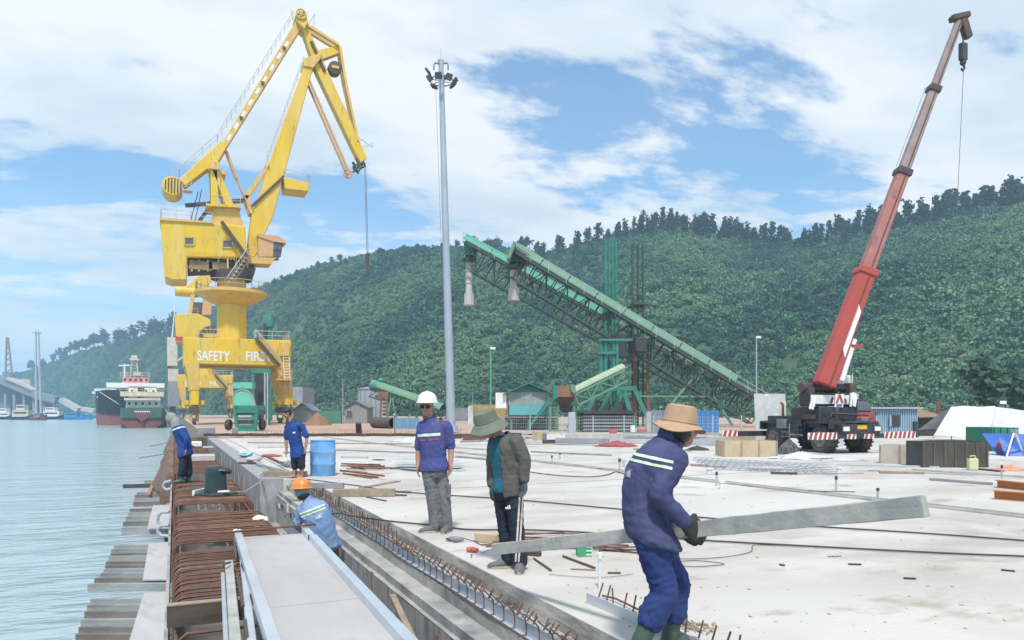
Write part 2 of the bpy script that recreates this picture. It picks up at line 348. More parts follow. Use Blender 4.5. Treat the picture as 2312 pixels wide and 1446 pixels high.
me = bpy.data.meshes.new('forest'); me.vertices.add(len(X)); me.vertices.foreach_set('co', cen.astype(np.float32).ravel())
for nm, arr in (('tone_base', tone), ('rad', rad), ('turn', RNG.uniform(0, 6.28, len(X)))):
    me.attributes.new(nm, 'FLOAT', 'POINT').data.foreach_set('value', arr.astype(np.float32))
fo = link('forest', me, None, LEAF); fo['kind'] = 'stuff'; fo['label'] = 'dense green scrub and trees covering the hillside'
cc_ = bpy.data.collections.new('scrub_crowns')
for s_ in range(7):
    r_ = np.random.default_rng(100 + s_); k_ = 9
    c_ = r_.normal(size=(k_, 3)) * np.array([.42, .42, .30]); c_[:, 2] += .1
    cm = clump_mesh('scrub_crown', c_, np.full(k_, .52), r_.uniform(.3, .62, k_), 44, squash=.85, leaf=.30, seed=200 + s_); cm.materials.append(LEAF)
    cc_.objects.link(bpy.data.objects.new('scrub_crown', cm))
g_ = bpy.data.node_groups.new('scatter_scrub', 'GeometryNodeTree'); g_.interface.new_socket('Geometry', in_out='INPUT', socket_type='NodeSocketGeometry'); g_.interface.new_socket('Geometry', in_out='OUTPUT', socket_type='NodeSocketGeometry')
gn = g_.nodes; gi = gn.new('NodeGroupInput'); go_ = gn.new('NodeGroupOutput'); ip = gn.new('GeometryNodeInstanceOnPoints'); ci = gn.new('GeometryNodeCollectionInfo')
ci.inputs['Collection'].default_value = cc_; ci.inputs['Separate Children'].default_value = True; ip.inputs['Pick Instance'].default_value = True
ar = gn.new('GeometryNodeInputNamedAttribute'); ar.data_type = 'FLOAT'; ar.inputs[0].default_value = 'rad'; at = gn.new('GeometryNodeInputNamedAttribute'); at.data_type = 'FLOAT'; at.inputs[0].default_value = 'turn'
cx = gn.new('ShaderNodeCombineXYZ'); gl = g_.links; gl.new(at.outputs[0], cx.inputs[2]); gl.new(cx.outputs[0], ip.inputs['Rotation']); gl.new(ar.outputs[0], ip.inputs['Scale'])
gl.new(gi.outputs[0], ip.inputs['Points']); gl.new(ci.outputs[0], ip.inputs['Instance']); gl.new(ip.outputs[0], go_.inputs[0])
md = fo.modifiers.new('scatter', 'NODES'); md.node_group = g_
# ---- single trees that stand out along the ridge
def tree_mesh(seed, kind):
    r = np.random.default_rng(seed); n = 26 if kind == 0 else 22
    if kind == 0:   # slender casuarina
        z = r.uniform(.22, 1.0, n) ** .9; ra = (1.03 - z) * .22 + .035
    else:           # broad and open
        z = r.uniform(.45, 1.0, n); ra = .28 * np.sqrt(np.clip(1.1 - (z - .6) ** 2 * 5, .1, 1))
    a = r.uniform(0, 6.28, n); q = r.uniform(.1, .95, n)
    cen = np.stack([np.cos(a) * ra * q, np.sin(a) * ra * q, z], 1)
    return clump_mesh('crown', cen, np.full(n, .085 if kind == 0 else .10), r.uniform(.05, .45, n), 16, squash=1.0, leaf=.42, seed=seed)
LEAFD = leaf_mat('ridge_tree_leaves', [(0.014, 0.030, 0.022), (0.025, 0.052, 0.030), (0.045, 0.085, 0.038)])
BARK = M('bark', (0.10, 0.085, 0.07), (0.06, 0.05, 0.04), scale=8)
tm = MB(); tm.path([(0, 0, -.06), (.006, 0, .3), (-.004, .005, .7), (0, 0, .97)], [.022, .017, .010, .003], 5)
tm = tm.mesh('trunk'); tm.materials.append(BARK)
CROWNS = [tree_mesh(s, 0) for s in (21, 22, 23, 24, 25)] + [tree_mesh(s, 1) for s in (31, 32, 33)]
for c in CROWNS: c.materials.append(LEAFD)
def ridge_tree(px, t, h, kind, label, group, wide=1.0):
    X, Y, Z_ = hill_point(np.array([px], float), np.array([t], float))
    o = thing('casuarina_tree' if kind == 0 else 'ridge_tree', label, 'tree', (float(X[0]), float(Y[0]), float(Z_[0])), group)
    link('trunk', tm, o); link('crown', random.choice(CROWNS[:5] if kind == 0 else CROWNS[5:]), o)
    o.scale = (h * wide, h * wide, h); o.rotation_euler.z = random.uniform(0, 6.28)
for a, b, n, h0, h1, kd, lab, grp in (
        (1445, 1745, 64, 8, 14, 0, 'slender dark casuarina in the row on the middle summit', 'trees on the middle summit'),
        (1750, 1925, 30, 7, 13, 0, 'slender dark casuarina in the dip behind the red boom', 'trees in the dip of the ridge'),
        (1930, 2340, 82, 7, 15, 0, 'tall dark casuarina in the row on the right ridge', 'trees on the right ridge'),
        (1240, 1445, 14, 8, 14, 0, 'scattered casuarina on the slope behind the conveyor towers', 'scattered casuarinas on the slope'),
        (1060, 1235, 12, 8, 11, 1, 'bushy dark tree on the saddle behind the conveyor heads', 'trees on the saddle'),
        (60, 400, 46, 9, 20, 1, 'tall uneven tree on the left headland behind the ships', 'trees on the left headland'),
        (570, 1040, 20, 5, 8, 1, 'rounded tree on the ridge between yellow crane and light mast', 'trees on the near ridge')):
    for i in range(n):
        ridge_tree(a + (b - a) * (i + random.uniform(-.6, 1.6)) / n, random.uniform(.86, 1.03), h0 * .7 + (h1 - h0 * .7) * random.uniform(0, 1) ** .8, kd, lab, grp, random.uniform(.85, 1.3))

LEAFC = leaf_mat('conifer_leaves', [(0.035, 0.075, 0.05), (0.06, 0.115, 0.06), (0.09, 0.15, 0.07)])
CCR = [CROWNS[6].copy(), CROWNS[2].copy()]
for c in CCR: c.materials.clear(); c.materials.append(LEAFC)
for px_t, Dt_, ht_, lab in ((2222, 82, 7.0, 'bushy dark conifer behind the white tent'), (2290, 88, 6.0, 'lower dark bush at the right edge behind the tent')):
    a_ = pd(px_t, HY, Dt_); o = thing('conifer', lab, 'tree', (a_.x, a_.y, -.06)); link('trunk', tm, o); link('crown', CCR[0], o); link('crown', CCR[1], o); o.scale = (ht_ * 1.25, ht_ * 1.25, ht_)
# ================================================================ yellow portal crane
YEL = M('crane_yellow', (0.72, 0.48, 0.020), (0.60, 0.40, 0.030), scale=.5, rough=.5, rust=(0.36, 0.22, 0.06), rustscale=1.6, rustamt=.585, c3=(0.66, 0.48, 0.11), c3scale=.45, stretch=(1.6, 1.6, .28), detail=9)
YELF = M('crane_yellow_faded', (0.66, 0.45, 0.11), (0.56, 0.35, 0.10), scale=.9, rough=.6, rust=(0.40, 0.22, 0.09), rustscale=1.5, rustamt=.6, stretch=(1.5, 1.5, .4))
ORG = M('faded_orange_paint', (0.62, 0.36, 0.16), (0.50, 0.28, 0.14), scale=2, rough=.6)
WHT = M('white_paint', (0.78, 0.78, 0.77), (0.66, 0.66, 0.65), scale=3, rough=.55)
DRK = M('dark_steel', (0.045, 0.045, 0.05), (0.075, 0.065, 0.06), scale=3, rough=.6)
BRN = M('rusty_steel', (0.115, 0.072, 0.052), (0.075, 0.055, 0.045), scale=4, rough=.8)
GLS = M('window_glass', (0.07, 0.085, 0.10), (0.10, 0.12, 0.14), scale=2, rough=.12, spec=.8)
RAILM = M('grey_railing_paint', (0.55, 0.53, 0.45), (0.45, 0.42, 0.33), scale=4, rough=.6)
ROPE = M('wire_rope', (0.12, 0.12, 0.13), rough=.6)
REDP = M('red_paint', (0.50, 0.055, 0.045), (0.42, 0.06, 0.05), scale=3, rough=.5)
YC = 98.0
def lettering(name, word, mat, parent, a, wd, ht, bold=0.0, rot=(R(90), 0, 0)):
    cu = bpy.data.curves.new(name, 'FONT'); cu.body = word; cu.offset = bold; cu.extrude = .004; o = bpy.data.objects.new(name, cu); COL.objects.link(o)
    me = bpy.data.meshes.new_from_object(o.evaluated_get(bpy.context.evaluated_depsgraph_get())); bpy.data.objects.remove(o)
    xs = [v.co.x for v in me.vertices]; ys = [v.co.y for v in me.vertices]; sx = wd / (max(xs) - min(xs)); sy = ht / (max(ys) - min(ys))
    for v in me.vertices: v.co.x = (v.co.x - min(xs)) * sx; v.co.y = v.co.y * sy
    me.name = name; o = link(name, me, parent, mat, V(a) - woff(parent), rot); return o
def cp(px, py, dy=0.0):
    p = pp(px, py, YC); p.y += dy; return p
def poly(pts, dy0, dy1):
    m = MB(); m.prism([cp(x, y, dy0) for x, y in pts], (0, dy1 - dy0, 0)); return m
def rail(m, pts, h=1.05, r=.035, step=1.4, mid=True):
    for a, b in zip(pts[:-1], pts[1:]):
        a, b = V(a), V(b); n = max(1, int((b - a).length / step))
        for i in range(n + 1):
            p = a.lerp(b, i / n); m.tube(p, p + Z3 * h, r, 4)
        m.tube(a + Z3 * h, b + Z3 * h, r, 4)
        if mid: m.tube(a + Z3 * h * .5, b + Z3 * h * .5, r * .8, 4)
def make_portal(root, text):
    # portal frame
    a = poly([(413, 770), (646, 776), (645, 832), (617, 831), (447, 827), (414, 827)], -4.6, -2.2); fr = ob('portal_beam', a, YEL, root, bevel=.06)
    b = poly([(413, 770), (646, 776), (645, 832), (414, 827)], 2.2, 4.6); ob('portal_beam', b, YEL, root, bevel=.06)
    for x0, x1 in ((416, 446), (618, 643)):
        m = poly([(x0, 774), (x1, 774), (x1, 826), (x0, 826)], -2.3, 2.3); ob('end_beam', m, YEL, root)
    m = poly([(448, 774), (616, 777), (616, 786), (448, 783)], -2.3, 2.3); ob('deck_plate', m, YELF, root)
    for dy0, dy1 in ((-4.62, -2.9), (2.9, 4.62)):
        m = poly([(415, 826), (447.5, 826), (448, 884), (427, 884), (421, 850)], dy0, dy1); ob('leg', m, YELF if dy0 < 0 else YEL, root, bevel=.05)
        m = poly([(616, 830), (645, 830), (648, 892), (632, 892), (618, 860)], dy0, dy1); ob('leg', m, YELF, root, bevel=.05)
        ym = (dy0 + dy1) / 2
        for xc in (438, 641):
            bo = ob('bogie', poly([(xc - 9, 880), (xc + 9, 880), (xc + 9, 916), (xc - 9, 916)], ym - .8, ym + .8), YEL, root, bevel=.06)
            m = MB(); c = cp(xc, 908, ym)
            for s in (-1, 1): m.box(c + V((s * .85, 0, -.1)), (.35, .5, .5)); m.box(c + V((s * .6, 0, -.35)), (.9, .3, .25))
            ob('buffer', m, YEL, bo)
            m = MB(); c = cp(xc, 916, ym)
            m.box(c + V((0, 0, -.55)), (.9, 3.0, .7)); ob('truck_frame', m, BRN, bo)
            for s in (-1.15, -.4, .4, 1.15):
                c2 = V((c.x, c.y + s, .33)); m = MB(); m.lathe([(.28, -.12), (.34, -.1), (.34, .1), (.28, .12)], c2, 14, Matrix.Rotation(R(90), 3, 'Y')); ob('wheel', m, DRK, bo, True)
            m = MB()
            for s in (-.35, .35): m.box2((c.x + s - .09, c.y - .12, .3), (c.x + s + .09, c.y + .12, c.z)); 
            ob('strut', m, YELF, bo)
    # stair from the deck down the right leg, ladders, cages
    m = MB(); p, q = cp(568, 772, -4.85), cp(620, 832, -4.85)
    m.beam(p, q, .16, .28); m.beam(p - V((0, .7, 0)), q - V((0, .7, 0)), .16, .28); ob('stair', m, BRN, root)
    m = MB()
    for o in (0, -.7):
        m.tube(p + V((0, o, 1)), q + V((0, o, 1)), .04, 4)
        for k in range(7): e = p.lerp(q, k / 6) + V((0, o, 0)); m.tube(e, e + Z3, .03, 4)
    ob('stair_railing', m, RAILM, root)
    m = MB()
    for x in (628, 640): m.tube(cp(x, 805, -4.9), cp(x + 4, 880, -4.9), .05, 4)
    for k in range(12): m.tube(cp(628 + k * .33, 808 + k * 6, -4.9), cp(640 + k * .33, 808 + k * 6, -4.9), .03, 4)
    ob('ladder', m, WHT, root)
    m = MB(); m.box(cp(628, 862, -5.2), (1.9, 1.2, .12)); rail(m, [cp(618, 861, -5.7), cp(645, 861, -5.7)]); ob('landing', m, ORG, root)
    m = MB(); m.box(cp(631, 795, -4.75), (1.1, .5, 1.7)); ob('electric_cabinet', m, YELF, root, bevel=.03)
    m = MB(); rail(m, [cp(447, 771, -4.4), cp(492, 772, -4.4)]); rail(m, [cp(566, 774, -4.4), cp(644, 776, -4.4), cp(644, 776, 4.4)]); rail(m, [cp(447, 771, -4.4), cp(447, 771, 4.4)])
    ob('railing', m, RAILM, root)
    # lettering
    for word, x0, x1, yb, yt in text:
        a, b = cp(x0, yb, -4.63), cp(x1, yb, -4.63); lettering('lettering', word, WHT, root, a, b.x - a.x, cp(x0, yt).z - a.z, .02)
    return root
base = cp(530, 957); base.z = 0
PC = thing('portal_crane', 'tall yellow level luffing harbour crane reading SAFETY FIRST, nearest on the quay', 'crane', base, 'yellow harbour cranes on the quay')
make_portal(PC, [('SAFETY', 443, 514, 819, 797), ('FIRST', 548, 604, 820, 799)])
# column, round gallery
cc = cp(523, 772); CX0 = cc.x
zc = lambda py: cp(523, py).z
m = MB(); m.lathe([(1.85, zc(776)), (1.78, zc(668))], (CX0, YC, 0), 8, Matrix.Rotation(R(22.5), 3, 'Z')); 
ob('column', m, YEL, PC, bevel=.08)
m = MB(); m.lathe([(1.95, zc(690)), (3.9, zc(672)), (4.25, zc(667)), (4.25, zc(660)), (1.7, zc(660)), (1.7, zc(634)), (1.9, zc(632))], (CX0, YC, 0), 40); ob('gallery', m, YELF, PC, True)
m = MB(); rr = [V((CX0 + 4.1 * math.cos(a), YC + 4.1 * math.sin(a), zc(660))) for a in np.linspace(0, 2 * math.pi, 25)]; rail(m, rr, step=2.0); ob('gallery_railing', m, RAILM, PC)
m = MB(); m.lathe([(2.4, zc(634)), (2.5, zc(626)), (2.5, zc(615))], (CX0, YC, 0), 24); ob('slewing_ring', m, DRK, PC, True)
m = MB()
for k in range(5): p = cp(508 + k * 8, 640 - k * 8, -3.2)
p, q = cp(509, 652, -3.4), cp(552, 590, -3.0)
m.tube(p, q, .05, 4); m.tube(p + V((.5, .5, 0)), q + V((.5, .5, 0)), .05, 4); m.tube(p + V((0, -.5, .8)), q + V((0, -.5, .8)), .05, 4)
for k in range(9): e = p.lerp(q, k / 8); m.box(e + V((.2, 0, .2)), (.5, .7, .06)); m.tube(e, e + V((0, -.5, .8)), .04, 4)
ob('access_stair', m, RAILM, PC)
# slewing platform and machinery house
house = ob('machinery_house', poly([(363, 508), (372, 505), (479, 514), (550, 521), (553, 590), (422, 590), (422, 640), (388, 640), (373, 634), (366, 560)], -2.4, 2.6), YEL, PC, bevel=.12)
m = poly([(361, 503), (480, 512), (480, 516), (362, 509)], -2.6, 2.8); ob('house_roof', m, YELF, PC)
m = MB(); rail(m, [cp(364, 503, -2.5), cp(430, 508, -2.5), cp(478, 511, -2.5)]); rail(m, [cp(364, 503, -2.5), cp(364, 503, 2.6)]); rail(m, [cp(364, 503, 2.6), cp(478, 511, 2.6)]); ob('roof_railing', m, RAILM, PC)
for x0, x1, y0, y1 in ((416, 437, 546, 563), (500, 522, 552, 569)):
    wn = ob('window', poly([(x0, y0), (x1, y0 + .5), (x1, y1 + .5), (x0, y1)], -2.44, -2.39), GLS, house)
    m = MB()
    for (a, b) in (((x0, y0), (x1, y0)), ((x1, y0), (x1, y1)), ((x1, y1), (x0, y1)), ((x0, y1), (x0, y0))): m.beam(cp(*a, -2.46), cp(*b, -2.46), .14, .14)
    ob('window_frame', m, YELF, wn)
FAD = M('faded_lettering', (0.50, 0.33, 0.045), (0.60, 0.41, 0.04), scale=1.5, rough=.6)
def faded(word, x0, x1, yb, yt):
    a, b = cp(x0, yb, -2.414), cp(x1, yb, -2.414); lettering('faded_lettering', word, FAD, PC, a, b.x - a.x, cp(x0, yt).z - a.z, 0, (R(90), R(1.5), 0))
faded('LIABILITY COMPANY', 424, 534, 586, 575); faded('I E T', 456, 488, 560, 546)
m = poly([(424, 592), (572, 600), (571, 612), (470, 616), (424, 618)], -1.7, 2.0); ob('slewing_platform', m, BRN, PC)
m = MB()
for x in (432, 448, 468, 492, 530, 556): ob('platform_rib', MB().box(cp(x, 606, -1.78), (.18, .16, 1.4)), YELF, PC)
m.beam(cp(511, 592, -2.3), cp(512, 622, -2.3), .18, .18); ob('platform_post', m, YELF, PC)
ob('machinery_box', MB().box(cp(452, 606, -1.75), (2.6, .3, 1.0)), M('machinery_tan', (.33, .24, .10), (.2, .14, .07), scale=1.5), PC); ob('machinery_box', MB().box(cp(492, 607, -1.75), (2.2, .3, .9)), bpy.data.materials['machinery_tan'], PC)
m = poly([(497, 614), (574, 612), (570, 628), (500, 632)], -2.2, 2.2); ob('slew_skirt', m, DRK, PC)
# driver's cabin with its floor
m = poly([(552, 589), (617, 591), (607, 605), (556, 603)], -2.6, .2); ob('cabin_floor', m, YELF, PC)
cb_ = ob('cabin', poly([(578, 540), (614, 543), (611, 589), (579, 589)], -2.5, -.4), ORG, PC, bevel=.05)
ob('cabin_roof', poly([(577, 538), (622, 543), (640, 555), (640, 559), (612, 556), (577, 544)], -2.65, -.25), ORG, cb_)
ob('cabin_glass', poly([(612, 556), (632, 558), (627, 588), (612, 590)], -2.45, -.45), GLS, cb_)
for dy in (-2.5, -.4):
    m = MB()
    for a, b in (((612, 556), (632, 558)), ((632, 558), (627, 589)), ((627, 589), (612, 590)), ((620, 557), (619, 589)), ((612, 573), (630, 573))): m.beam(cp(*a, dy), cp(*b, dy), .10, .10)
    ob('cabin_frame', m, DRK, cb_)
m = MB(); rail(m, [cp(554, 589, -2.5), cp(577, 589, -2.5)]); ob('cabin_railing', m, RAILM, PC)
m = MB(); p, q = cp(497, 514, -2.7), cp(552, 590, -2.7); m.beam(p, q, .12, .3); m.beam(p - V((0, .7, 0)), q - V((0, .7, 0)), .12, .3)
ob('roof_stair', m, BRN, PC)
# tower on the house
ob('tower', poly([(480, 514), (480, 476), (536, 478), (549, 521)], -1.6, 1.6), YELF, PC, bevel=.06)
ob('tower_platform', poly([(464, 470), (541, 474), (541, 479), (464, 475)], -2.2, 2.2), YEL, PC)
m = MB(); rail(m, [cp(465, 470, -2.1), cp(540, 474, -2.1)]); ob('tower_railing', m, RAILM, PC)
for dy in (-1.5, 1.1):
    ob('tower_leg', poly([(474, 384), (489, 384), (492, 473), (475, 473)], dy, dy + .5), YEL, PC, bevel=.04)
    ob('tower_leg', poly([(478, 392), (492, 390), (526, 470), (508, 472)], dy, dy + .5), YEL, PC, bevel=.04)
m = MB(); m.box(cp(483, 385), (1.1, 4.0, .9)); m.box(cp(497, 396), (1.2, 2.5, .5)); ob('pivot_head', m, YELF, PC, bevel=.04)
ob('rack_guard', MB().beam(cp(418, 467, -.5), cp(478, 462, -.5), .3, .45), DRK, PC); ob('rack_guard', MB().beam(cp(524, 458, -.5), cp(548, 456, -.5), .3, .5), DRK, PC)
m = MB(); m.beam(cp(444, 508), cp(466, 478), .3, .4); m.tube(cp(430, 505, -1), cp(447, 435, -.3), .05, 4); m.tube(cp(440, 505, -1), cp(455, 430, -.3), .05, 4); ob('stay', m, DRK, PC)
# main jib
jib = ob('main_jib', poly([(556, 584), (575, 584), (592, 541), (614, 496), (627, 446), (640, 398), (705, 158), (684, 156), (604, 376), (585, 440), (568, 482), (561, 530)], -1.0, 1.0), YEL, PC, bevel=.08)
m = MB()
for dy in (-1.0, .6): m.prism([cp(x, y, dy) for x, y in ((549, 446), (556, 455), (606, 384), (602, 375))], (0, .4, 0)); m.prism([cp(x, y, dy) for x, y in ((549, 446), (560, 446), (572, 484), (563, 487))], (0, .4, 0))
ob('jib_strut', m, YELF, PC)
m = MB(); m.beam(cp(639, 404, -1.15), cp(566, 472, -1.15), .12, .3); ob('jib_stair', m, BRN, PC)
m = MB(); rail(m, [cp(582, 440, -1), cp(603, 372, -1), cp(683, 152, -1)], h=1.0, step=1.2)
ob('jib_ladder_railing', m, RAILM, PC)
bx_ = ob('jib_platform', poly([(637, 408), (695, 421), (692, 440), (640, 434)], -1.6, 1.6), YEL, PC, bevel=.05)
m = MB(); rail(m, [cp(641, 409, -1.5), cp(694, 421, -1.5), cp(694, 421, 1.5)], step=1.0); ob('platform_railing', m, RAILM, bx_)
# tie beam with white fields, lever, counterweight
tie = ob('tie_beam', poly([(668, 50), (684, 60), (513, 334), (501, 327)], -.6, .6), YELF, PC, bevel=.04)
for k in range(9):
    a = .16 + k * .095; p, q = V((676 - 169 * a, 55 + 275 * a)), V((676 - 169 * (a + .045), 55 + 275 * (a + .045)))
    m = MB(); dv = V((q - p)).normalized(); nx = V((-dv.y, dv.x)) * 3.4
    m.prism([cp(*(p + nx), -.615), cp(*(q + nx), -.615), cp(*(q - nx), -.615), cp(*(p - nx), -.615)], (0, .02, 0)); ob('white_field', m, WHT, tie)
    if k % 3 == 0: m = MB(); m.box(cp(*((p + q) / 2 - V((5, -9))), -.7), (.35, .2, .35)); ob('lamp_bracket', m, BRN, tie)
ob('lever', poly([(498, 322), (513, 334), (484, 385), (466, 388), (418, 425), (404, 410), (470, 350)], -.9, .9), YEL, PC, bevel=.08)
m = MB(); rail(m, [cp(405, 404, -.8), cp(490, 328, -.8), cp(660, 52, -.8)], h=1.1, step=1.1); rail(m, [cp(388, 404, -.8), cp(405, 404, -.8)], h=.9); ob('tie_railing', m, RAILM, PC)
cw = MB(); ce = cp(389, 428); cw.lathe([(1.05, -1.9), (1.13, -1.8), (1.13, 1.5), (1.05, 1.6)], ce, 26, Matrix.Rotation(R(90), 3, 'X')); ob('counterweight', cw, YEL, PC, True)
for k in range(6):
    x = -.83 + k * .33; hh = math.sqrt(max(0, 1.05 ** 2 - x * x)); m = MB()
    m.prism([ce + V((x, -1.62, -hh * .98 + .1)), ce + V((x + .14, -1.62, -hh * .98 + .1)), ce + V((x + .2, -1.62, hh * .92)), ce + V((x + .06, -1.62, hh * .92))], (0, -.02, 0)); ob('black_stripe', m, DRK, PC)
m = MB(); m.box(cp(424, 438, -1), (1.0, 1.4, .08)); rail(m, [cp(412, 440, -1.6), cp(432, 430, -1.6)], h=.8, step=.8); ob('service_basket', m, RAILM, PC)
m = MB(); m.tube(cp(510, 342), cp(534, 405), .22, 8); m.tube(cp(534, 405), cp(551, 446), .14, 8); ob('luffing_rod', m, ORG, PC, True)
# head frame (fly jib)
m = poly([(663, 46), (674, 36), (688, 40), (692, 60), (684, 76), (668, 60)], -1.3, 1.3); ob('hinge_head', m, YEL, PC, bevel=.06)
fj = ob('fly_jib', poly([(681, 72), (692, 64), (722, 130), (808, 320), (826, 360), (812, 372), (800, 350), (712, 165)], -.7, .7), YEL, PC, bevel=.06)
m = MB()
for dy in (-.6, .6):
    m.beam(cp(690, 62, dy), cp(764, 108, dy), .32, .55, up=V((0, 1, 0))); m.beam(cp(765, 110, dy), cp(778, 190, dy), .32, .5, up=V((0, 1, 0))); m.beam(cp(778, 190, dy), cp(806, 322, dy), .3, .42, up=V((0, 1, 0)))
ob('upper_chord', m, YELF, PC)
ob('chord_plate', poly([(714, 118), (764, 106), (768, 122), (726, 138)], -.5, .5), YEL, PC, bevel=.04)
ob('jib_head', poly([(684, 140), (706, 134), (724, 126), (720, 142), (704, 162), (682, 158)], -1.2, 1.2), YELF, PC, bevel=.05)
m = MB(); m.beam(cp(700, 100, -.8), cp(731, 168, -.8), .2, .35); ob('jib_side_stair', m, BRN, PC)
m = MB(); cE = cp(755, 157); m.lathe([(.55, -.7), (.85, -.6), (.85, .6), (.55, .7)], cE, 16, Matrix.Rotation(R(90), 3, 'X')); ob('cable_reel', m, BRN, PC, True)
m = MB(); m.box(cE + V((0, -.75, 0)), (.9, .1, .35)); ob('reel_cover', m, YELF, PC)
m = MB(); rail(m, [cp(742, 195, -.6), cp(802, 315, -.6)], h=.9, step=1.0); ob('fly_jib_ladder', m, RAILM, PC)
for dy in (-.8, .5):
    m = MB(); m.tube(cp(695, 185, dy), cp(782, 386, dy), .17, 8); ob('pendant_rod', m, ORG, PC, True)
def spoked(name, c, r, root, mat):
    m = MB(); rp = [c + V((r * math.cos(a), 0, r * math.sin(a))) for a in np.linspace(0, 2 * math.pi, 17)]; m.path(rp, .12, 6)
    for a in np.linspace(0, math.pi, 4)[:3]: d = V((r * math.cos(a), 0, r * math.sin(a))); m.tube(c - d, c + d, .08, 5)
    return ob(name, m, mat, root, True)
spoked('guide_wheel', cp(785, 393), .52, PC, ORG); spoked('rope_sheave', cp(805, 380), .45, PC, DRK); spoked('rope_sheave', cp(817, 372), .4, PC, DRK); spoked('rope_sheave', cp(676, 44, -1.4), .6, PC, YELF)
m = MB(); m.beam(cp(800, 362, -.9), cp(812, 388, -.9), .2, .3); m.beam(cp(800, 362, .9), cp(812, 388, .9), .2, .3); m.beam(cp(797, 390), cp(812, 372), .25, .25); ob('sheave_block', m, DRK, PC)
m = MB(); rail(m, [cp(815, 342, -.6), cp(838, 336, -.6)], h=.5, step=.6); m.tube(cp(808, 310), cp(842, 333), .05, 4); m.tube(cp(694, 58), cp(711, 32), .05, 4); m.tube(cp(708, 62), cp(711, 30), .04, 4); m.tube(cp(661, 46), cp(657, 20), .05, 4); ob('aerial', m, RAILM, PC)
m = MB()
for dy, px in ((-.2, 822), (.2, 826.5)): m.tube(cp(px, 372, dy), cp(px + 5.5, 572, dy), .035, 4)
m.tube(cp(831, 625), cp(834, 738), .03, 4); ob('hoist_rope', m, ROPE, PC)
m = MB(); m.box(cp(829.5, 583), (.45, .5, 1.2)); m.box(cp(830, 604), (.32, .4, 1.4)); m.box(cp(830.5, 619), (.5, .4, .5)); ob('hook_block', m, DRK, PC, bevel=.04)
# ---------------------------------------------------------------- the crane behind it
YC1, YC = YC, 192.0
def sh(px, py): return (px, py)
P2 = thing('portal_crane', 'second yellow harbour crane, half hidden behind the nearest crane', 'crane', (pp(462, 943, 192).x, 192, 0), 'yellow harbour cranes on the quay')
dx = P2.location - PC.location
for ch in list(PC.children):
    if ch.name.split('.')[0] in ('portal_beam', 'end_beam', 'deck_plate', 'leg', 'bogie', 'stair', 'stair_railing', 'ladder', 'landing', 'electric_cabinet', 'railing', 'lettering'):
        copy_tree(ch, P2)
m = MB(); cx2 = pp(463, 850, 192).x; z2 = lambda py: pp(463, py, 192).z
m.lathe([(1.9, z2(851)), (1.85, z2(775))], (cx2, YC, 0), 10); ob('column', m, YEL, P2)
h2 = ob('machinery_house', poly([(394, 714), (446, 712), (474, 726), (474, 776), (398, 776)], -3.5, 3.5), YEL, P2, bevel=.1)
m = MB(); c = pp(473, 770, 192); m.loft([[c + V((2.6 * math.cos(a), dy, 3.2 * math.sin(a))) for a in np.linspace(0, math.pi, 12)] for dy in (-3.6, 3.4)]); ob('winch_opening', m, BRN, P2)
m = MB(); c = c + V((0, -3.65, 0))
for a in np.linspace(.1, math.pi - .1, 7): m.beam(c + V((0, 0, .2)), c + V((2.4 * math.cos(a), 0, 3 * math.sin(a))), .12, .1)
m.box(c + V((0, 0, .9)), (3, .2, .9)); ob('winch_frame', m, YELF, P2)
m = MB(); rail(m, [cp(396, 713, -3.3), cp(446, 711, -3.3)]); rail(m, [cp(470, 775, -3.5), cp(525, 775, -3.5)]); ob('roof_railing', m, RAILM, P2)
ob('tower', poly([(455, 714), (476, 714), (482, 655), (460, 655)], -1.6, 1.6), ORG, P2, bevel=.1)
ob('tower', poly([(424, 714), (433, 714), (440, 668), (430, 668)], -1.6, 1.6), YELF, P2, bevel=.1)
m = MB(); m.box(cp(446, 697), (2.5, 3, 2.6)); ob('winch', m, BRN, P2)
m = MB(); m.lathe([(1.05, -2.6), (1.25, -2.4), (1.25, 2.4), (1.05, 2.6)], cp(422, 659), 20, Matrix.Rotation(R(90), 3, 'Y')); ob('counterweight', m, YEL, P2, True)
ob('lever', poly([(420, 650), (440, 630), (470, 610), (486, 618), (462, 660), (440, 664)], -1, 1), YEL, P2, bevel=.08)
m = MB(); m.beam(cp(500, 720, 2), cp(512, 520, 14), 1.6, 2.0, wd2=.9, h2=1.0); ob('main_jib', m, YEL, P2)
m = MB(); m.beam(cp(470, 612, 1), cp(508, 515, 14), .7, .8); ob('tie_beam', m, YELF, P2)
m = MB(); m.beam(cp(512, 520, 14), cp(516, 590, 26), .8, .9); ob('fly_jib', m, YEL, P2)
m = MB(); m.box(cp(405, 735, -3.6), (.1, .1, .1)); 
m = MB(); m.box(cp(404, 769, -4.4), (1.6, .6, 1.0)); ob('fire_box', m, REDP, P2)
YC = YC1
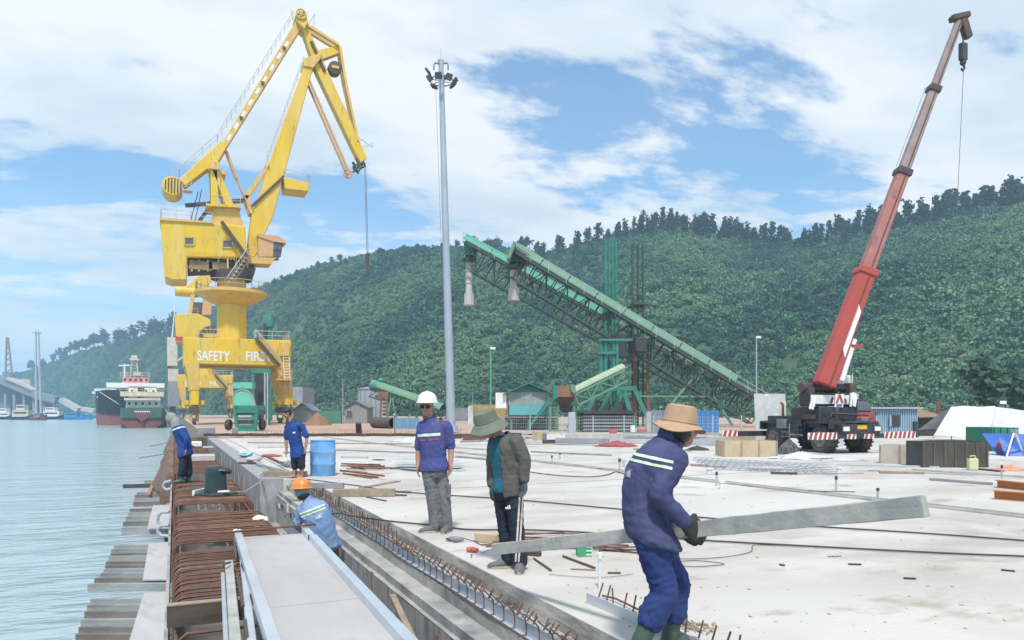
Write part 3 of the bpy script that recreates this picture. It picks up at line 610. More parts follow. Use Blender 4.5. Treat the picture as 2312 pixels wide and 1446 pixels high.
# ================================================================ rough terrain crane with red boom
TYR = M('tyre_rubber', (0.05, 0.048, 0.047), (0.085, 0.078, 0.07), scale=6, rough=.9, bump=.3)
NAVY = M('dark_navy_paint', (0.022, 0.027, 0.038), (0.04, 0.042, 0.048), scale=3, rough=.55, rust=(0.10, 0.085, 0.07), rustscale=5, rustamt=.63)
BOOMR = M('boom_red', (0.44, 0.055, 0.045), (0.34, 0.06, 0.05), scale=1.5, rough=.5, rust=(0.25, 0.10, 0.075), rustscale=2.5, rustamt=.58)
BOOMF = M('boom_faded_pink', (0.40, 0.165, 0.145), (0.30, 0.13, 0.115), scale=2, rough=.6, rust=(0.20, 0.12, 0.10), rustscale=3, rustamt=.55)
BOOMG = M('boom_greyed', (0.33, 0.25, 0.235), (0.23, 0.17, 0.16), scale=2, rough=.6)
RD = 25.2
MC = thing('mobile_crane', 'black rough terrain crane with long raised red telescopic boom', 'crane', gp(1872, 1026) + V((0, .9, 0)))
hd = (RT * .36 - FW * .93).normalized(); sdv = V((-hd.y, hd.x, 0))     # facing, and its left side (image right)
if sdv.dot(RT) < 0: sdv = -sdv
o0 = gp(1878, 1022)
def mc(f, s_, z): return o0 + hd * f + sdv * s_ + Z3 * z
MM = Matrix((hd, sdv, Z3)).transposed()
def bx(m, f, s_, z, sf, ss, sz): m.box(mc(f, s_, z), (sf, ss, sz), m=MM); return m
AX = Matrix((hd, Z3, sdv)).transposed()
for f in (.1, -2.3):
    for s_ in (-.45, 1.15):
        m = MB(); c = mc(f, s_, .5)
        m.lathe([(.26, -.2), (.42, -.22), (.50, -.17), (.52, -.1), (.52, .1), (.50, .17), (.42, .22), (.26, .2)], c, 26, AX); wh = ob('wheel', m, TYR, MC, True)
        m = MB()
        for k in range(22):
            a = 2 * math.pi * k / 22
            for q in (-1, 1): m.box(c + AX @ V((.525 * math.cos(a + q * .07), .525 * math.sin(a + q * .07), q * .1)), (.05, .05, .16), m=AX @ Matrix.Rotation(a, 3, 'Z'))
        ob('tyre_lug', m, TYR, wh)
        m = MB(); m.lathe([(.29, -.205), (.27, -.225), (.22, -.21), (.12, -.205), (.10, -.25), (.03, -.26)], c, 18, AX); ob('rim', m, M('dirty_rim', (.22, .20, .17), (.10, .09, .08), scale=8), wh, True)
ob('chassis', bx(MB(), -1.1, .35, .78, 4.2, 1.15, .35), NAVY, MC, bevel=.03)
m = MB()
for f in (.1, -2.3):
    for s_ in (-.55, 1.25): bx(m, f, s_, 1.09, 1.15, .5, .06); bx(m, f - .6, s_, .95, .06, .5, .32); bx(m, f + .58, s_, .98, .06, .5, .25)
ob('mudguard', m, NAVY, MC)
fb = ob('front_body', bx(MB(), .75, .35, .86, .55, 1.75, .34), NAVY, MC, bevel=.03)
LAMP = M('headlamp_lens', (.75, .75, .72), rough=.2); AMB = M('amber_plate', (.72, .40, .03), rough=.5)
for s_ in (-.38, 1.06):
    m = MB(); bx(m, 1.04, s_, .88, .05, .27, .15); hl = ob('headlight', m, LAMP, fb); m = MB(); bx(m, 1.035, s_, .88, .03, .36, .22); ob('bezel', m, DRK, hl)
ob('number_plate', bx(MB(), 1.04, .35, .93, .03, .42, .13), AMB, fb)
ob('bumper_bar', bx(MB(), .95, .35, 1.12, .08, 1.5, .06), DRK, fb)
def stripes(m_w, m_r, f, s0, s1, z0, z1, th=.05, n=5, fs=0):
    bx(m_w, f, (s0 + s1) / 2, (z0 + z1) / 2, th, s1 - s0, z1 - z0)
    w_ = (s1 - s0) / n
    for k in range(n):
        a = s0 + k * w_; q = min(w_ * .55, s1 - a)
        m_r.prism([mc(f + th / 2 + .004, a, z0), mc(f + th / 2 + .004, a + q, z0), mc(f + th / 2 + .004, min(a + q + w_ * .35, s1), z1), mc(f + th / 2 + .004, min(a + w_ * .35, s1), z1)], hd * .006)
for s0, s1, n in ((-2.0, -.75, 6), (1.45, 2.95, 7), (-.28, .12, 2), (.5, .95, 2)):
    a, b = MB(), MB(); stripes(a, b, .98, s0, s1, .52, .76, n=n); og = ob('outrigger', a, WHT, MC); ob('red_stripe', b, M('outrigger_red', (.33, .06, .05), (.25, .07, .06), rough=.6), og)
a, b = MB(), MB(); stripes(a, b, -2.9, -2.6, -1.9, .52, .76, n=3); og = ob('outrigger', a, WHT, MC); ob('red_stripe', b, REDP, og)
ob('outrigger_box', bx(MB(), .92, .35, .62, .1, 3.4, .16), NAVY, MC); ob('outrigger_box', bx(MB(), -2.95, -1.0, .62, .12, 2.2, .2), NAVY, MC)
# carrier deck clutter
m = MB(); bx(m, -.4, .1, 1.12, 1.2, 1.4, .28); bx(m, -1.9, -.2, 1.15, 1.4, 1.0, .35); bx(m, -1.1, -.72, .9, 1.0, .3, .55); bx(m, -.95, -.9, .75, .6, .06, .5)
for z in (.62, .8, .98): bx(m, -.65, -.92, z, .3, .12, .04)
ob('deck_box', m, NAVY, MC, bevel=.02)
m = MB(); m.path([mc(.5, -.55, 1.3), mc(.2, -.2, 1.42), mc(.4, .6, 1.38), mc(.5, 1.2, 1.35)], .04, 6); m.path([mc(.6, .95, 1.1), mc(.6, 1.4, 1.3), mc(.6, 1.6, 1.5)], .03, 6); ob('hose', m, DRK, MC, True)
MGRY = M('machine_grey', (.20, .20, .21), (.13, .13, .14), scale=3, rough=.6)
for f_, s0, z0, a_, b_, c_, mt_ in ((-1.6, -.86, 1.02, .5, .12, .35, MGRY), (-.3, -.72, 1.3, .5, .3, .18, BRN), (-2.9, .1, .95, .3, 1.3, .35, NAVY), (.5, .9, 1.2, .3, .3, .16, MGRY), (-1.5, .9, 1.2, 1.1, .3, .3, NAVY), (-.9, -.93, .62, .9, .05, .08, MGRY), (.62, -.5, 1.1, .2, .3, .14, BRN)):
    ob('deck_fitting', bx(MB(), f_, s0, z0, a_, b_, c_), mt_, MC, bevel=.02)
m = MB(); m.path([mc(.8, -.5, 1.0), mc(.85, -.62, 1.3), mc(.85, -.62, 1.55)], .018, 6); mr_ = ob('mirror_arm', m, DRK, MC, True); ob('mirror', bx(MB(), .86, -.62, 1.52, .04, .16, .24), DRK, mr_)
m = MB()
for z in (.55, .72, .89): bx(m, -1.25, -.98, z, .38, .1, .03)
for q_ in (-1.44, -1.06): bx(m, q_, -.98, .76, .03, .04, .55)
ob('step_ladder', m, MGRY, MC)
m = MB(); m.path([mc(-1.9, -.55, 1.2), mc(-1.9, -.55, 1.75), mc(-2.0, -.55, 1.82)], .05, 8); ob('exhaust', m, BRN, MC, True)
# superstructure: back towards the camera
def mc(f, s_, z): return o0 + hd * f + sdv * s_ + Z3 * (z - .34)
sup = ob('superstructure', bx(MB(), -.6, .15, 1.62, 1.5, 1.7, .75), NAVY, MC, bevel=.05)
m = MB(); m.prism([mc(.05, -1.0, 2.02), mc(.05, 1.05, 2.02), mc(.12, 1.15, 2.5), mc(.12, -1.1, 2.5)], -hd * .6); ob('counterweight', m, NAVY, MC, bevel=.04)
m = MB(); m.prism([mc(.15, -1.0, 2.1), mc(.15, .62, 2.1), mc(.19, .62, 2.42), mc(.19, -1.0, 2.42)], hd * .02); ob('white_panel', m, WHT, MC)
m = MB(); m.prism([mc(.20, -.08, 1.98), mc(.20, .32, 1.98), mc(.24, .32, 2.46), mc(.24, -.08, 2.46)], hd * .015); sg = ob('sign_board', m, WHT, MC)
m = MB()
for a, b in (((-.02, 2.14), (.12, 2.42)), ((.26, 2.14), (.12, 2.42))): m.beam(mc(.252, a[0], a[1]), mc(.262, b[0], b[1]), .012, .07, up=sdv)
ob('red_mark', m, REDP, sg)
ob('blue_mark', MB().prism([mc(.228, 0, 2.02), mc(.228, .24, 2.02), mc(.236, .24, 2.09), mc(.236, 0, 2.09)], hd * .01), M('blue_print', (.05, .16, .42)), sg)
m = MB(); m.prism([mc(.215, -.28, 2.12), mc(.215, -.2, 2.12), mc(.22, -.12, 2.34), mc(.22, -.2, 2.34)], hd * .01); m.prism([mc(.215, .42, 2.12), mc(.215, .5, 2.12), mc(.22, .44, 2.3), mc(.22, .38, 2.3)], hd * .01); ob('black_mark', m, DRK, sg)
# winches on top
AXS = AX
m = MB(); m.lathe([(.30, -.45), (.30, -.38), (.2, -.36), (.2, .36), (.30, .38), (.30, .45)], mc(-.25, -.25, 2.72), 20, AXS); ob('winch_drum', m, DRK, MC, True)
for a_, b_, r_ in ((-1.0, -.5, .17), (.3, 1.0, .14)): ob('winch_motor', MB().lathe([(r_, a_), (r_, b_)], mc(-.25, -.2, 2.7), 12, AXS), DRK, MC, True)
for a_, b_, c_, d_, e_ in ((.25, 2.6, .4, .12, .5), (.95, 2.62, .5, .25, .5), (-.9, 2.55, .4, .3, .3)): ob('winch_bracket', bx(MB(), -.2, a_, b_, c_, d_, e_), BRN, MC)
# cab on the right
m = MB(); m.prism([mc(.1, 1.05, 1.2), mc(.1, 2.05, 1.2), mc(.1, 2.0, 1.45), mc(.1, 1.6, 2.25), mc(.1, 1.05, 2.3)], -hd * .8); cabn = ob('cab', m, NAVY, MC, bevel=.03)
m = MB(); m.prism([mc(.112, 1.1, 1.45), mc(.112, 2.02, 1.45), mc(.112, 1.86, 1.8), mc(.112, 1.1, 1.8)], hd * .01); ob('red_band', m, BOOMR, cabn)
m = MB(); m.prism([mc(.112, 1.1, 1.86), mc(.112, 1.83, 1.86), mc(.112, 1.62, 2.2), mc(.112, 1.1, 2.22)], hd * .008); ob('cab_window', m, GLS, cabn)
m = MB(); bx(m, -.5, .95, 3.0, .5, .45, .35); bx(m, -.5, .95, 3.28, .3, .35, .12); ob('lamp_housing', m, WHT, MC, bevel=.03)
for s0, z0 in ((.70, 2.5), (.80, 2.52), (.90, 2.5), (-1.0, 2.4), (-1.1, 2.42)):
    p = mc(.2, s0, z0); m = MB(); m.path([p, p + V((.02, 0, -.2)), p + V((random.uniform(-.12, .12), 0, -.5))], [.05, .06, .04], 6); ob('hanging_cloth', m, WHT, MC, True)
# telescopic boom: sections along one line from foot to tip
b0, b1 = pd(1859, 872, RD + 1.3), pd(2167, 44, RD + 2.0); bd = (b1 - b0).normalized()
up_b = FW.copy()
def bp(px, py):
    t = ((V((px, py)) - V((1859, 872))).dot(V((308, -828))) / V((308, -828)).length_squared); return b0.lerp(b1, t)
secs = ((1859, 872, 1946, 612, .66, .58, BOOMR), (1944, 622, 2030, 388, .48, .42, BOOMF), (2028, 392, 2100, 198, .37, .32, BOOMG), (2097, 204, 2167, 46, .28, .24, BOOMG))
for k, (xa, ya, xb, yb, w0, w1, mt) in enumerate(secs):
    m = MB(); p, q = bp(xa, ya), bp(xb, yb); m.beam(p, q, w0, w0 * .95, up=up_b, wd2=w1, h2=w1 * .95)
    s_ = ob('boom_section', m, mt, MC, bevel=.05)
    if k < 3:
        m = MB(); m.beam(q - bd * .22, q + bd * .04, w1 + .10, w1 + .10, up=up_b); ob('collar', m, BOOMR if k == 0 else DRK, s_, bevel=.03)
    m = MB(); sv = bd.cross(up_b).normalized()
    m.path([p - sv * (w0 * .12) - up_b * (w0 * .49), q - sv * (w1 * .12) - up_b * (w1 * .5)], .022, 5); ob('hose_line', m, BRN, s_)
m = MB(); sv = bd.cross(up_b).normalized()
a_, b_ = bp(1908, 745), bp(1921, 690); m.prism([a_ + sv * .02 - up_b * .375, b_ + sv * .08 - up_b * .36, b_ + bd * .1 + sv * .25 - up_b * .355, a_ + bd * .0 + sv * .33 - up_b * .375], -up_b * .012)
sgn = 1 if sv.dot(RT) > 0 else -1
m = MB(); c0, c1 = bp(1892, 790), bp(1922, 700)
m.prism([c0 + sgn * sv * .06 - up_b * .318, c0 - bd * .3 + sgn * sv * .24 - up_b * .322, c1 - bd * .1 + sgn * sv * .22 - up_b * .305, c1 + bd * .15 + sgn * sv * .05 - up_b * .303], -up_b * .012); ob('white_flash', m, WHT, MC)
m = MB(); m.tube(bp(1868, 850) + sgn * sv * .5 - up_b * .1, bp(1900, 760) + sgn * sv * .42 - up_b * .1, .10, 10); ob('luffing_cylinder', m, WHT, MC, True)
m = MB(); m.beam(b1 - bd * .1 + V((0, 0, .1)) - RT * .3, b1 + V((0, 0, .15)) + RT * .32, .34, .2); m.beam(b1 + RT * .1, b1 + RT * .3 - Z3 * .7, .3, .25); ob('boom_head', m, BRN, MC, bevel=.03)
hk = b1 + RT * .12 - Z3 * .75
m = MB(); m.tube(hk + Z3 * .6, hk - Z3 * .15, .03, 6); m.box(hk - Z3 * .45, (.26, .2, .62)); m.ell(hk - Z3 * .84, (.11, .11, .12)); m.path([hk - Z3 * .9, hk - Z3 * 1.05 + RT * .06, hk - Z3 * 1.15, hk - Z3 * 1.05 - RT * .08], .045, 6); ob('hook_block', m, DRK, MC, bevel=.02)
m = MB(); m.tube(hk - Z3 * 1.1 + RT * .02, V((hk.x, hk.y, 3.0)) - RT * .5, .012, 4); m.tube(bp(2030, 385) - sv * sgn * .3, bp(2096, 205) - sv * sgn * .3, .012, 4); ob('hoist_rope', m, ROPE, MC)
m = MB(); m.box(bp(1904, 775) + sgn * sv * .55, (.5, .3, .1)); ob('cable_guide', m, BOOMR, MC)
# ================================================================ loading plant behind the yard
GRN = M('olive_green_paint', (0.10, 0.24, 0.15), (0.14, 0.27, 0.17), scale=.7, rough=.55, rust=(0.19, 0.29, 0.20), rustscale=1.5, rustamt=.6)
GRNB = M('bright_green_paint', (0.03, 0.33, 0.20), (0.04, 0.26, 0.17), scale=.9, rough=.5)
GRND = M('dark_green_steel', (0.03, 0.085, 0.065), (0.045, 0.06, 0.05), scale=2, rough=.6)
TEAL = M('teal_green_paint', (0.035, 0.22, 0.165), (0.03, 0.17, 0.135), scale=1.2, rough=.55, rust=(0.10, 0.11, 0.09), rustscale=3, rustamt=.64)
MINT = M('mint_paint', (0.16, 0.52, 0.40), (0.13, 0.42, 0.33), scale=1.5, rough=.5)
GALV = M('galvanised_steel', (0.46, 0.49, 0.52), (0.36, 0.39, 0.42), scale=3, rough=.45, metal=.3)
GREY = M('grey_sheet', (0.30, 0.31, 0.33), (0.22, 0.23, 0.25), scale=1.5, rough=.7)
CHUT = M('pale_chute', (0.50, 0.49, 0.48), (0.38, 0.36, 0.34), scale=3, rough=.7, stretch=(1, 1, .3))
BLUEP = M('blue_sheet', (0.04, 0.17, 0.42), (0.055, 0.20, 0.44), scale=1, rough=.5)
BLUEG = M('faded_blue_cabin', (0.22, 0.34, 0.45), (0.28, 0.38, 0.46), scale=1.2, rough=.6, rust=(0.25, 0.24, 0.24), rustscale=2.5, rustamt=.64)
BLK = M('black_sheet', (0.03, 0.032, 0.035), (0.05, 0.05, 0.052), scale=2, rough=.7)
ROOFG = M('roof_grey', (0.24, 0.25, 0.28), (0.17, 0.18, 0.20), scale=2, rough=.6)
SAND = M('brown_sand', (0.27, 0.145, 0.075), (0.21, 0.11, 0.06), scale=1, rough=.95, bump=.4, bscale=6)
TIM = M('weathered_timber', (0.36, 0.29, 0.21), (0.24, 0.19, 0.14), scale=6, rough=.85, stretch=(1, 1, 1), bump=.2)
PLY = M('plywood', (0.52, 0.42, 0.28), (0.42, 0.33, 0.22), scale=2.5, rough=.75)
def hv(a, b):                         # level direction from a to b
    d = V(b) - V(a); d.z = 0; return d.normalized()
def conveyor(name, label, lo, hi, width, depth, cover_to, mcov, mtr, group=None, panel=1.25, walk=True, rad=None):
    """ inclined belt gallery: truss of chords and braces, belt, half round cover """
    d = (hi - lo).normalized(); s_ = d.cross(Z3).normalized(); u = s_.cross(d).normalized()
    if u.z < 0: u = -u
    Ln = (hi - lo).length; root = thing(name, label, 'conveyor', V((lo.x, lo.y, 0)), group)
    m = MB()
    for sg in (-1, 1):
        for dz in (0, -depth): m.beam(lo + s_ * sg * width / 2 + u * dz, hi + s_ * sg * width / 2 + u * dz, .13, .16)
    ob('chord', m, mtr, root)
    n = int(Ln / panel); m = MB()
    for k in range(n):
        a, b = lo + d * (Ln * k / n), lo + d * (Ln * (k + 1) / n)
        for sg in (-1, 1):
            o = s_ * sg * width / 2
            m.beam(a + o, a + o - u * depth, .10, .10); m.beam(a + o - u * depth * (k % 2), b + o - u * depth * (1 - k % 2), .10, .10)
        m.beam(a - s_ * width / 2 - u * depth, a + s_ * width / 2 - u * depth, .09, .09)
    ob('truss', m, mtr, root)
    m = MB(); m.beam(lo + u * .12, hi + u * .12, width * .8, .06); ob('belt', m, BLK, root)
    m = MB()
    for k in range(int(Ln / 1.2)):
        a = lo + d * (k * 1.2 + .3); m.tube(a - s_ * width * .45 - u * .12, a + s_ * width * .45 - u * .12, .09, 5)
    ob('idler_roller', m, GALV, root)
    rd = rad or width * .62; c0, c1 = lo + d * (Ln * cover_to), hi + d * .4; rings = []; nn_ = max(2, int((c1 - c0).length / 3))
    ncov = max(3, int((c1 - c0).length / 3.2))
    for j in range(ncov):
        m = MB(); rings = []
        for e in (j / ncov, (j + 1) / ncov - .004):
            c = c0.lerp(c1, e); k_ = rd * (1 + .02 * (j % 2))
            rings.append([c + s_ * k_ * math.cos(a) + u * (.15 + k_ * math.sin(a) * .85) for a in np.linspace(0, math.pi, 10)] + [c + s_ * (k_ - .05) * math.cos(a) + u * (.15 + (k_ - .05) * math.sin(a) * .85) for a in np.linspace(math.pi, 0, 10)])
        m.loft(rings); ob('cover', m, mcov, root, True)
    if walk:
        m = MB(); near = s_ if s_.dot(FW) < 0 else -s_; o = near * (width / 2 + .5) - u * .25
        m.beam(lo + o, hi + o, .8, .08); ob('walkway', m, mtr, root)
        m = MB(); o = near * (width / 2 + .9) - u * .2; kk = int(Ln / 2)
        for k in range(kk + 1): p = lo + d * (Ln * k / kk) + o; m.tube(p, p + Z3 * 1.0, .035, 4)
        for h in (.5, 1.0): m.tube(lo + o + Z3 * h, hi + o + Z3 * h, .035, 4)
        ob('handrail', m, GALV, root)
    return root, d, s_, u
def chute(root, c, ztop, zs, rs, disc):
    m = MB(); m.lathe([(disc * .6, ztop + .2), (disc, ztop + .1), (disc, ztop - .12), (disc * .7, ztop - .35)], (c.x, c.y, 0), 20); ob('chute_collar', m, GRND, root, True)
    for k in range(len(rs)):
        m = MB(); m.lathe([(rs[k], zs[k]), (rs[k] * 1.03, zs[k + 1] + .12), (rs[k] * 1.18, zs[k + 1] + .1), (rs[k] * 1.18, zs[k + 1])], (c.x, c.y, 0), 16 if k < len(rs) - 1 else 8); ob('chute_section', m, CHUT, root, k < len(rs) - 1)
D1, D2 = 74.0, 84.0
lo, hi = pd(1722, 908, D1), pd(1164, 572, D1 + 2)
C1, d1, s1, u1 = conveyor('belt_conveyor', 'long olive green covered conveyor descending to the right, in front', lo, hi, 1.9, 2.5, .12, GRN, GRND, 'large inclined conveyors', rad=1.0)
z_ = lambda py, D: pd(0, py, D).z
c = pd(1160, 596, D1 + 2); chute(C1, c, z_(594, D1), [z_(y, D1) for y in (598, 618, 645, 672)], [.38, .36, .56], 1.05)
m = MB(); m.prism([pd(1166, 556, D1 + .9), pd(1200, 578, D1 + .9), pd(1196, 592, D1 + .9), pd(1148, 590, D1 + .9), pd(1150, 582, D1 + .9)], FW * 2.0); ob('head_housing', m, GRND, C1)
m = MB(); m.beam(pd(1162, 552, D1), pd(1148, 588, D1), .3, 2.2, up=FW); ob('head_plate', m, GRN, C1)
# trestles of conveyor 1
for xt, yt, xb, yb in ((1576, 840, 1484, 928), (1576, 840, 1654, 940), (1535, 812, 1570, 928), (1610, 862, 1600, 935)):
    m = MB()
    for k in (0, 1.9): m.beam(pd(xt, yt, D1 + k), pd(xb, yb + 22, D1 + k), .22, .22)
    ob('trestle', m, GRN if xt == 1576 else GRND, C1)
m = MB(); m.beam(pd(1440, 895, D1), pd(1652, 896, D1), .15, .15); ob('tie_rail', m, GRN, C1)
lo2, hi2 = pd(1690, 900, D2), pd(1052, 549, D2 + 2)
C2, d2, s2, u2 = conveyor('belt_conveyor', 'bright green covered conveyor with higher head, behind the olive one', lo2, hi2, 1.9, 2.6, .52, GRNB, GRND, 'large inclined conveyors', rad=1.0)
c = pd(1059, 582, D2 + 2); chute(C2, c, z_(578, D2), [z_(y, D2) for y in (582, 606, 634, 658, 684)], [.42, .40, .40, .58], .8)
m = MB(); m.prism([pd(1047, 548, D2 + 1), pd(1072, 560, D2 + 1), pd(1074, 576, D2 + 1), pd(1050, 576, D2 + 1)], FW * 2); ob('head_housing', m, TEAL, C2)
# lattice towers that carry them
def tower(name, label, xs, ytop, ybase, D, mt, plats, r=.16, dd=2.4):
    root = thing(name, label, 'tower', V((pd((xs[0] + xs[-1]) / 2, HY, D).x, pd((xs[0] + xs[-1]) / 2, HY, D).y, 0)), 'conveyor towers')
    for x in xs:
        for k in (0, dd):
            a, b = pd(x, ytop, D + k), pd(x, ybase, D + k); b.z = -.06; m = MB(); m.beam(b, a, r * 2, r * 2); ob('column', m, mt, root)
    m = MB(); zs_ = np.linspace(z_(ytop + 12, D), z_(ybase - 10, D), 7)
    for i in range(6):
        a, b = pd(xs[0], HY, D), pd(xs[-1], HY, D); a.z, b.z = zs_[i], zs_[i + 1]; m.tube(a, b, .04, 4); a2, b2 = a.copy(), b.copy(); a2.z, b2.z = b.z, a.z; m.tube(a2, b2, .04, 4)
        a3, b3 = a.copy(), b.copy(); b3.z = a.z; m.beam(a3, b3, .12, .12)
    ob('bracing', m, mt, root)
    for py, x0, x1 in plats:
        m = MB(); m.beam(pd(x0, py, D + dd / 2), pd(x1, py, D + dd / 2), dd + .8, .25); ob('platform', m, GRND, root)
        m = MB(); rail(m, [pd(x0, py - 2, D - .3), pd(x1, py - 2, D - .3)], r=.03); ob('railing', m, mt, root)
    return root
tower('lattice_tower', 'green twin pole tower rising through the conveyors', (1367, 1375, 1383, 1390), 543, 880, 79, TEAL, ((712, 1362, 1392), (768, 1344, 1420)), r=.09)
t2 = tower('lattice_tower', 'dark steel tower with rusty legs right of the green tower', (1428, 1440, 1452), 552, 930, 78, GRND, ((690, 1424, 1456), (770, 1410, 1460)), r=.08)
m = MB(); m.beam(pd(1426, 566, 78), pd(1448, 548, 78), .1, .1); ob('top_bar', m, GRND, t2)
for x, y0 in ((1432, 770), (1462, 800)):
    m = MB(); a = pd(x, y0, 76); b = pd(x + 2, 940, 76); b.z = -.06; m.beam(b, a, .3, .3); ob('rusty_leg', m, M('rust_red', (.24, .10, .075), (.17, .08, .06), scale=2), t2)
# trestle table with raking legs, machine in it
AF = thing('support_frame', 'bright teal green frame with raking legs below the towers', 'steel frame', V((pd(1385, HY, 70).x, pd(1385, HY, 70).y, 0)))
m = MB(); m.beam(pd(1320, 879, 70), pd(1436, 877, 70), .45, .4); m.beam(pd(1320, 879, 74), pd(1436, 877, 74), .45, .4); ob('top_beam', m, TEAL, AF)
for xt, xb in ((1349, 1324), (1380, 1353), (1407, 1382), (1432, 1458), (1330, 1300), (1405, 1425)):
    a, b = pd(xt, 878, 70), pd(xb, 936, 70); m = MB(); b2 = b + (b - a) * .55; m.beam(a, b2, .38, .38); ob('raking_leg', m, TEAL, AF)
for x in (1357, 1366, 1385, 1392):
    m = MB(); m.beam(pd(x, 768, 71), pd(x, 878, 71), .28, .28); ob('post', m, TEAL, AF)
for y in (768, 797, 842):
    m = MB(); m.beam(pd(1352, y, 70.8), pd(1428 if y != 797 else 1393, y, 70.8), .3, .22); ob('rail', m, TEAL, AF)
m = MB(); m.box(pd(1398, 782, 73), (1.0, 1.5, 2.4)); m.box(pd(1440, 780, 73), (1.3, 1.5, 1.5)); ob('gearbox', m, BLK, AF, bevel=.1)
for x in (1338, 1366, 1396, 1420):
    m = MB(); m.lathe([(.5, 0), (.55, .2), (.55, 2.2), (.4, 2.6)], V((pd(x, HY, 72.5).x, pd(x, HY, 72.5).y, -.06)), 14); ob('drum', m, BLK, AF, True)
# feed hopper and small feed conveyor
FH = thing('feed_hopper', 'rusty brown feed hopper beside the green roofed hut', 'hopper', V((pd(1275, HY, 58).x, pd(1275, HY, 58).y, 0)))
def frustum(px, y0, y1, w0, w1, D):
    a, b = pd(px, y0, D), pd(px, y1, D)
    return MB().loft([[a + RT * i * w0 + FW * j * w0 for i, j in ((-1, -1), (1, -1), (1, 1), (-1, 1))], [b + RT * i * w1 + FW * j * w1 for i, j in ((-1, -1), (1, -1), (1, 1), (-1, 1))]])
ob('bin', frustum(1274, 872, 897, .82, .82, 58), M('hopper_rust', (.27, .15, .08), (.20, .12, .08), scale=1.5, rough=.9), FH); ob('cone', frustum(1274, 897, 920, .80, .3, 58), BRN, FH); ob('gate', frustum(1278, 920, 932, .5, .3, 58), BLK, FH)
m = MB(); m.prism([pd(1249, 868, 56.9), pd(1258, 871, 56.9), pd(1260, 898, 56.9), pd(1250, 902, 56.9)], FW * 2); ob('side_plate', m, TEAL, FH); m = MB(); m.prism([pd(1288, 868, 56.9), pd(1299, 870, 56.9), pd(1299, 890, 56.9), pd(1290, 884, 56.9)], FW * 2); ob('side_plate', m, GRN, FH)
for x in (1242, 1258, 1296, 1304):
    a = pd(x, 918, 57.5); m = MB(); m.beam(V((a.x, a.y, -.06)), a, .16, .16); ob('leg', m, GRN, FH)
conveyor('feed_conveyor', 'short pale green feed conveyor rising to the teal frame', pd(1290, 892, 66), pd(1400, 838, 68), 1.2, 1.0, .05, M('pale_green_sheet', (.36, .42, .30), (.30, .38, .28)), GRN, walk=False, rad=.5)
# hut on stilts
def hut(name, label, x0, x1, ye, yr, yb, D, dp, mw, mr, cat='hut', base=None, stilt=None, wins=(), over=.3, group=None):
    c0, c1 = pd(x0, yb, D), pd(x1, yb, D); rt = hv(c0, c1); fw = V((-rt.y, rt.x, 0)); W_ = (c1 - c0).length; ze, zr, zb = z_(ye, D), z_(yr, D), z_(yb, D)
    if stilt is None: zb = -.06
    root = thing(name, label, cat, V((c0.x, c0.y, -.06 if True else zb)), group)
    A = lambda a, b, z: V((c0.x, c0.y, 0)) + rt * a + fw * b + Z3 * z
    m = MB(); m.loft([[A(a, b, zb) for a, b in ((0, 0), (W_, 0), (W_, dp), (0, dp))], [A(a, b, ze) for a, b in ((0, 0), (W_, 0), (W_, dp), (0, dp))]]); wl = ob('wall', m, mw, root)
    m = MB(); m.prism([A(0, 0.01, ze), A(W_, 0.01, ze), A(W_ / 2, 0.01, zr - .03)], fw * (dp - .02)); ob('gable', m, mr if stilt is not None else mw, root)
    for sg in (0, 1):
        m = MB(); e = A(-over if sg == 0 else W_ + over, -over, ze - over * (zr - ze) / (W_ / 2)); q = A(W_ / 2, -over, zr + .02)
        m.prism([e, q, q + Z3 * .08, e + Z3 * .08], fw * (dp + 2 * over)); ob('roof', m, mr, root)
    for (a0, a1, b0, b1) in wins:
        m = MB(); m.prism([A(a0 * W_, -.02, zb + b0 * (ze - zb)), A(a1 * W_, -.02, zb + b0 * (ze - zb)), A(a1 * W_, -.02, zb + b1 * (ze - zb)), A(a0 * W_, -.02, zb + b1 * (ze - zb))], fw * .03); wn = ob('window', m, GLS, wl)
        m = MB()
        for p, q in (((a0, b0), (a1, b0)), ((a1, b0), (a1, b1)), ((a1, b1), (a0, b1)), ((a0, b1), (a0, b0)), (((a0 + a1) / 2, b0), ((a0 + a1) / 2, b1))):
            m.beam(A(p[0] * W_, -.04, zb + p[1] * (ze - zb)), A(q[0] * W_, -.04, zb + q[1] * (ze - zb)), .06, .06)
        ob('window_frame', m, GREY, wn)
    if stilt is not None:
        for a in (.05, .5, .95):
            for b in (.1, .9): m = MB(); m.beam(A(a * W_, b * dp, -.06), A(a * W_, b * dp, zb), .14, .14); ob('stilt', m, stilt, root)
    return root, A, W_, zb, ze
GLZ = M('dull_glazing', (.20, .27, .26), (.28, .34, .31), scale=1.5, rough=.25)
H1, A1, W1, zb1, ze1 = hut('control_hut', 'small green gabled hut on stilts with glazed walls', 1150, 1238, 886, 868, 937, 62, 3.0, GLZ, TEAL, 'hut', stilt=GRN, over=.55)
m = MB(); m.box((A1(W1 / 2, -.03, zb1 + .38)), (W1, .05, .8), rz=-YAW); ob('skirt_board', m, M('turquoise_board', (.10, .40, .42), (.12, .36, .38), scale=2), H1)
for a in (.0, .33, .55, 1.0): m = MB(); m.beam(A1(a * W1, -.05, zb1 + .8), A1(a * W1, -.05, ze1), .09, .09); ob('mullion', m, GALV, H1)
m = MB(); m.box(A1(-.7, .5, zb1 + 1.2), (.9, 1.2, 1.3), rz=-YAW); ob('white_cabinet', m, WHT, H1)
m = MB()
for k in (0, .7): m.beam(A1(W1 + .1, -.4 - k, zb1 + 1.4), A1(W1 * .45, -.4 - k, -.06), .09, .2)
for k in range(12): e = A1(W1 + .1, -.75, zb1 + 1.4).lerp(A1(W1 * .45, -.75, -.06), k / 12); m.box(e, (.25, .7, .05), rz=-YAW)
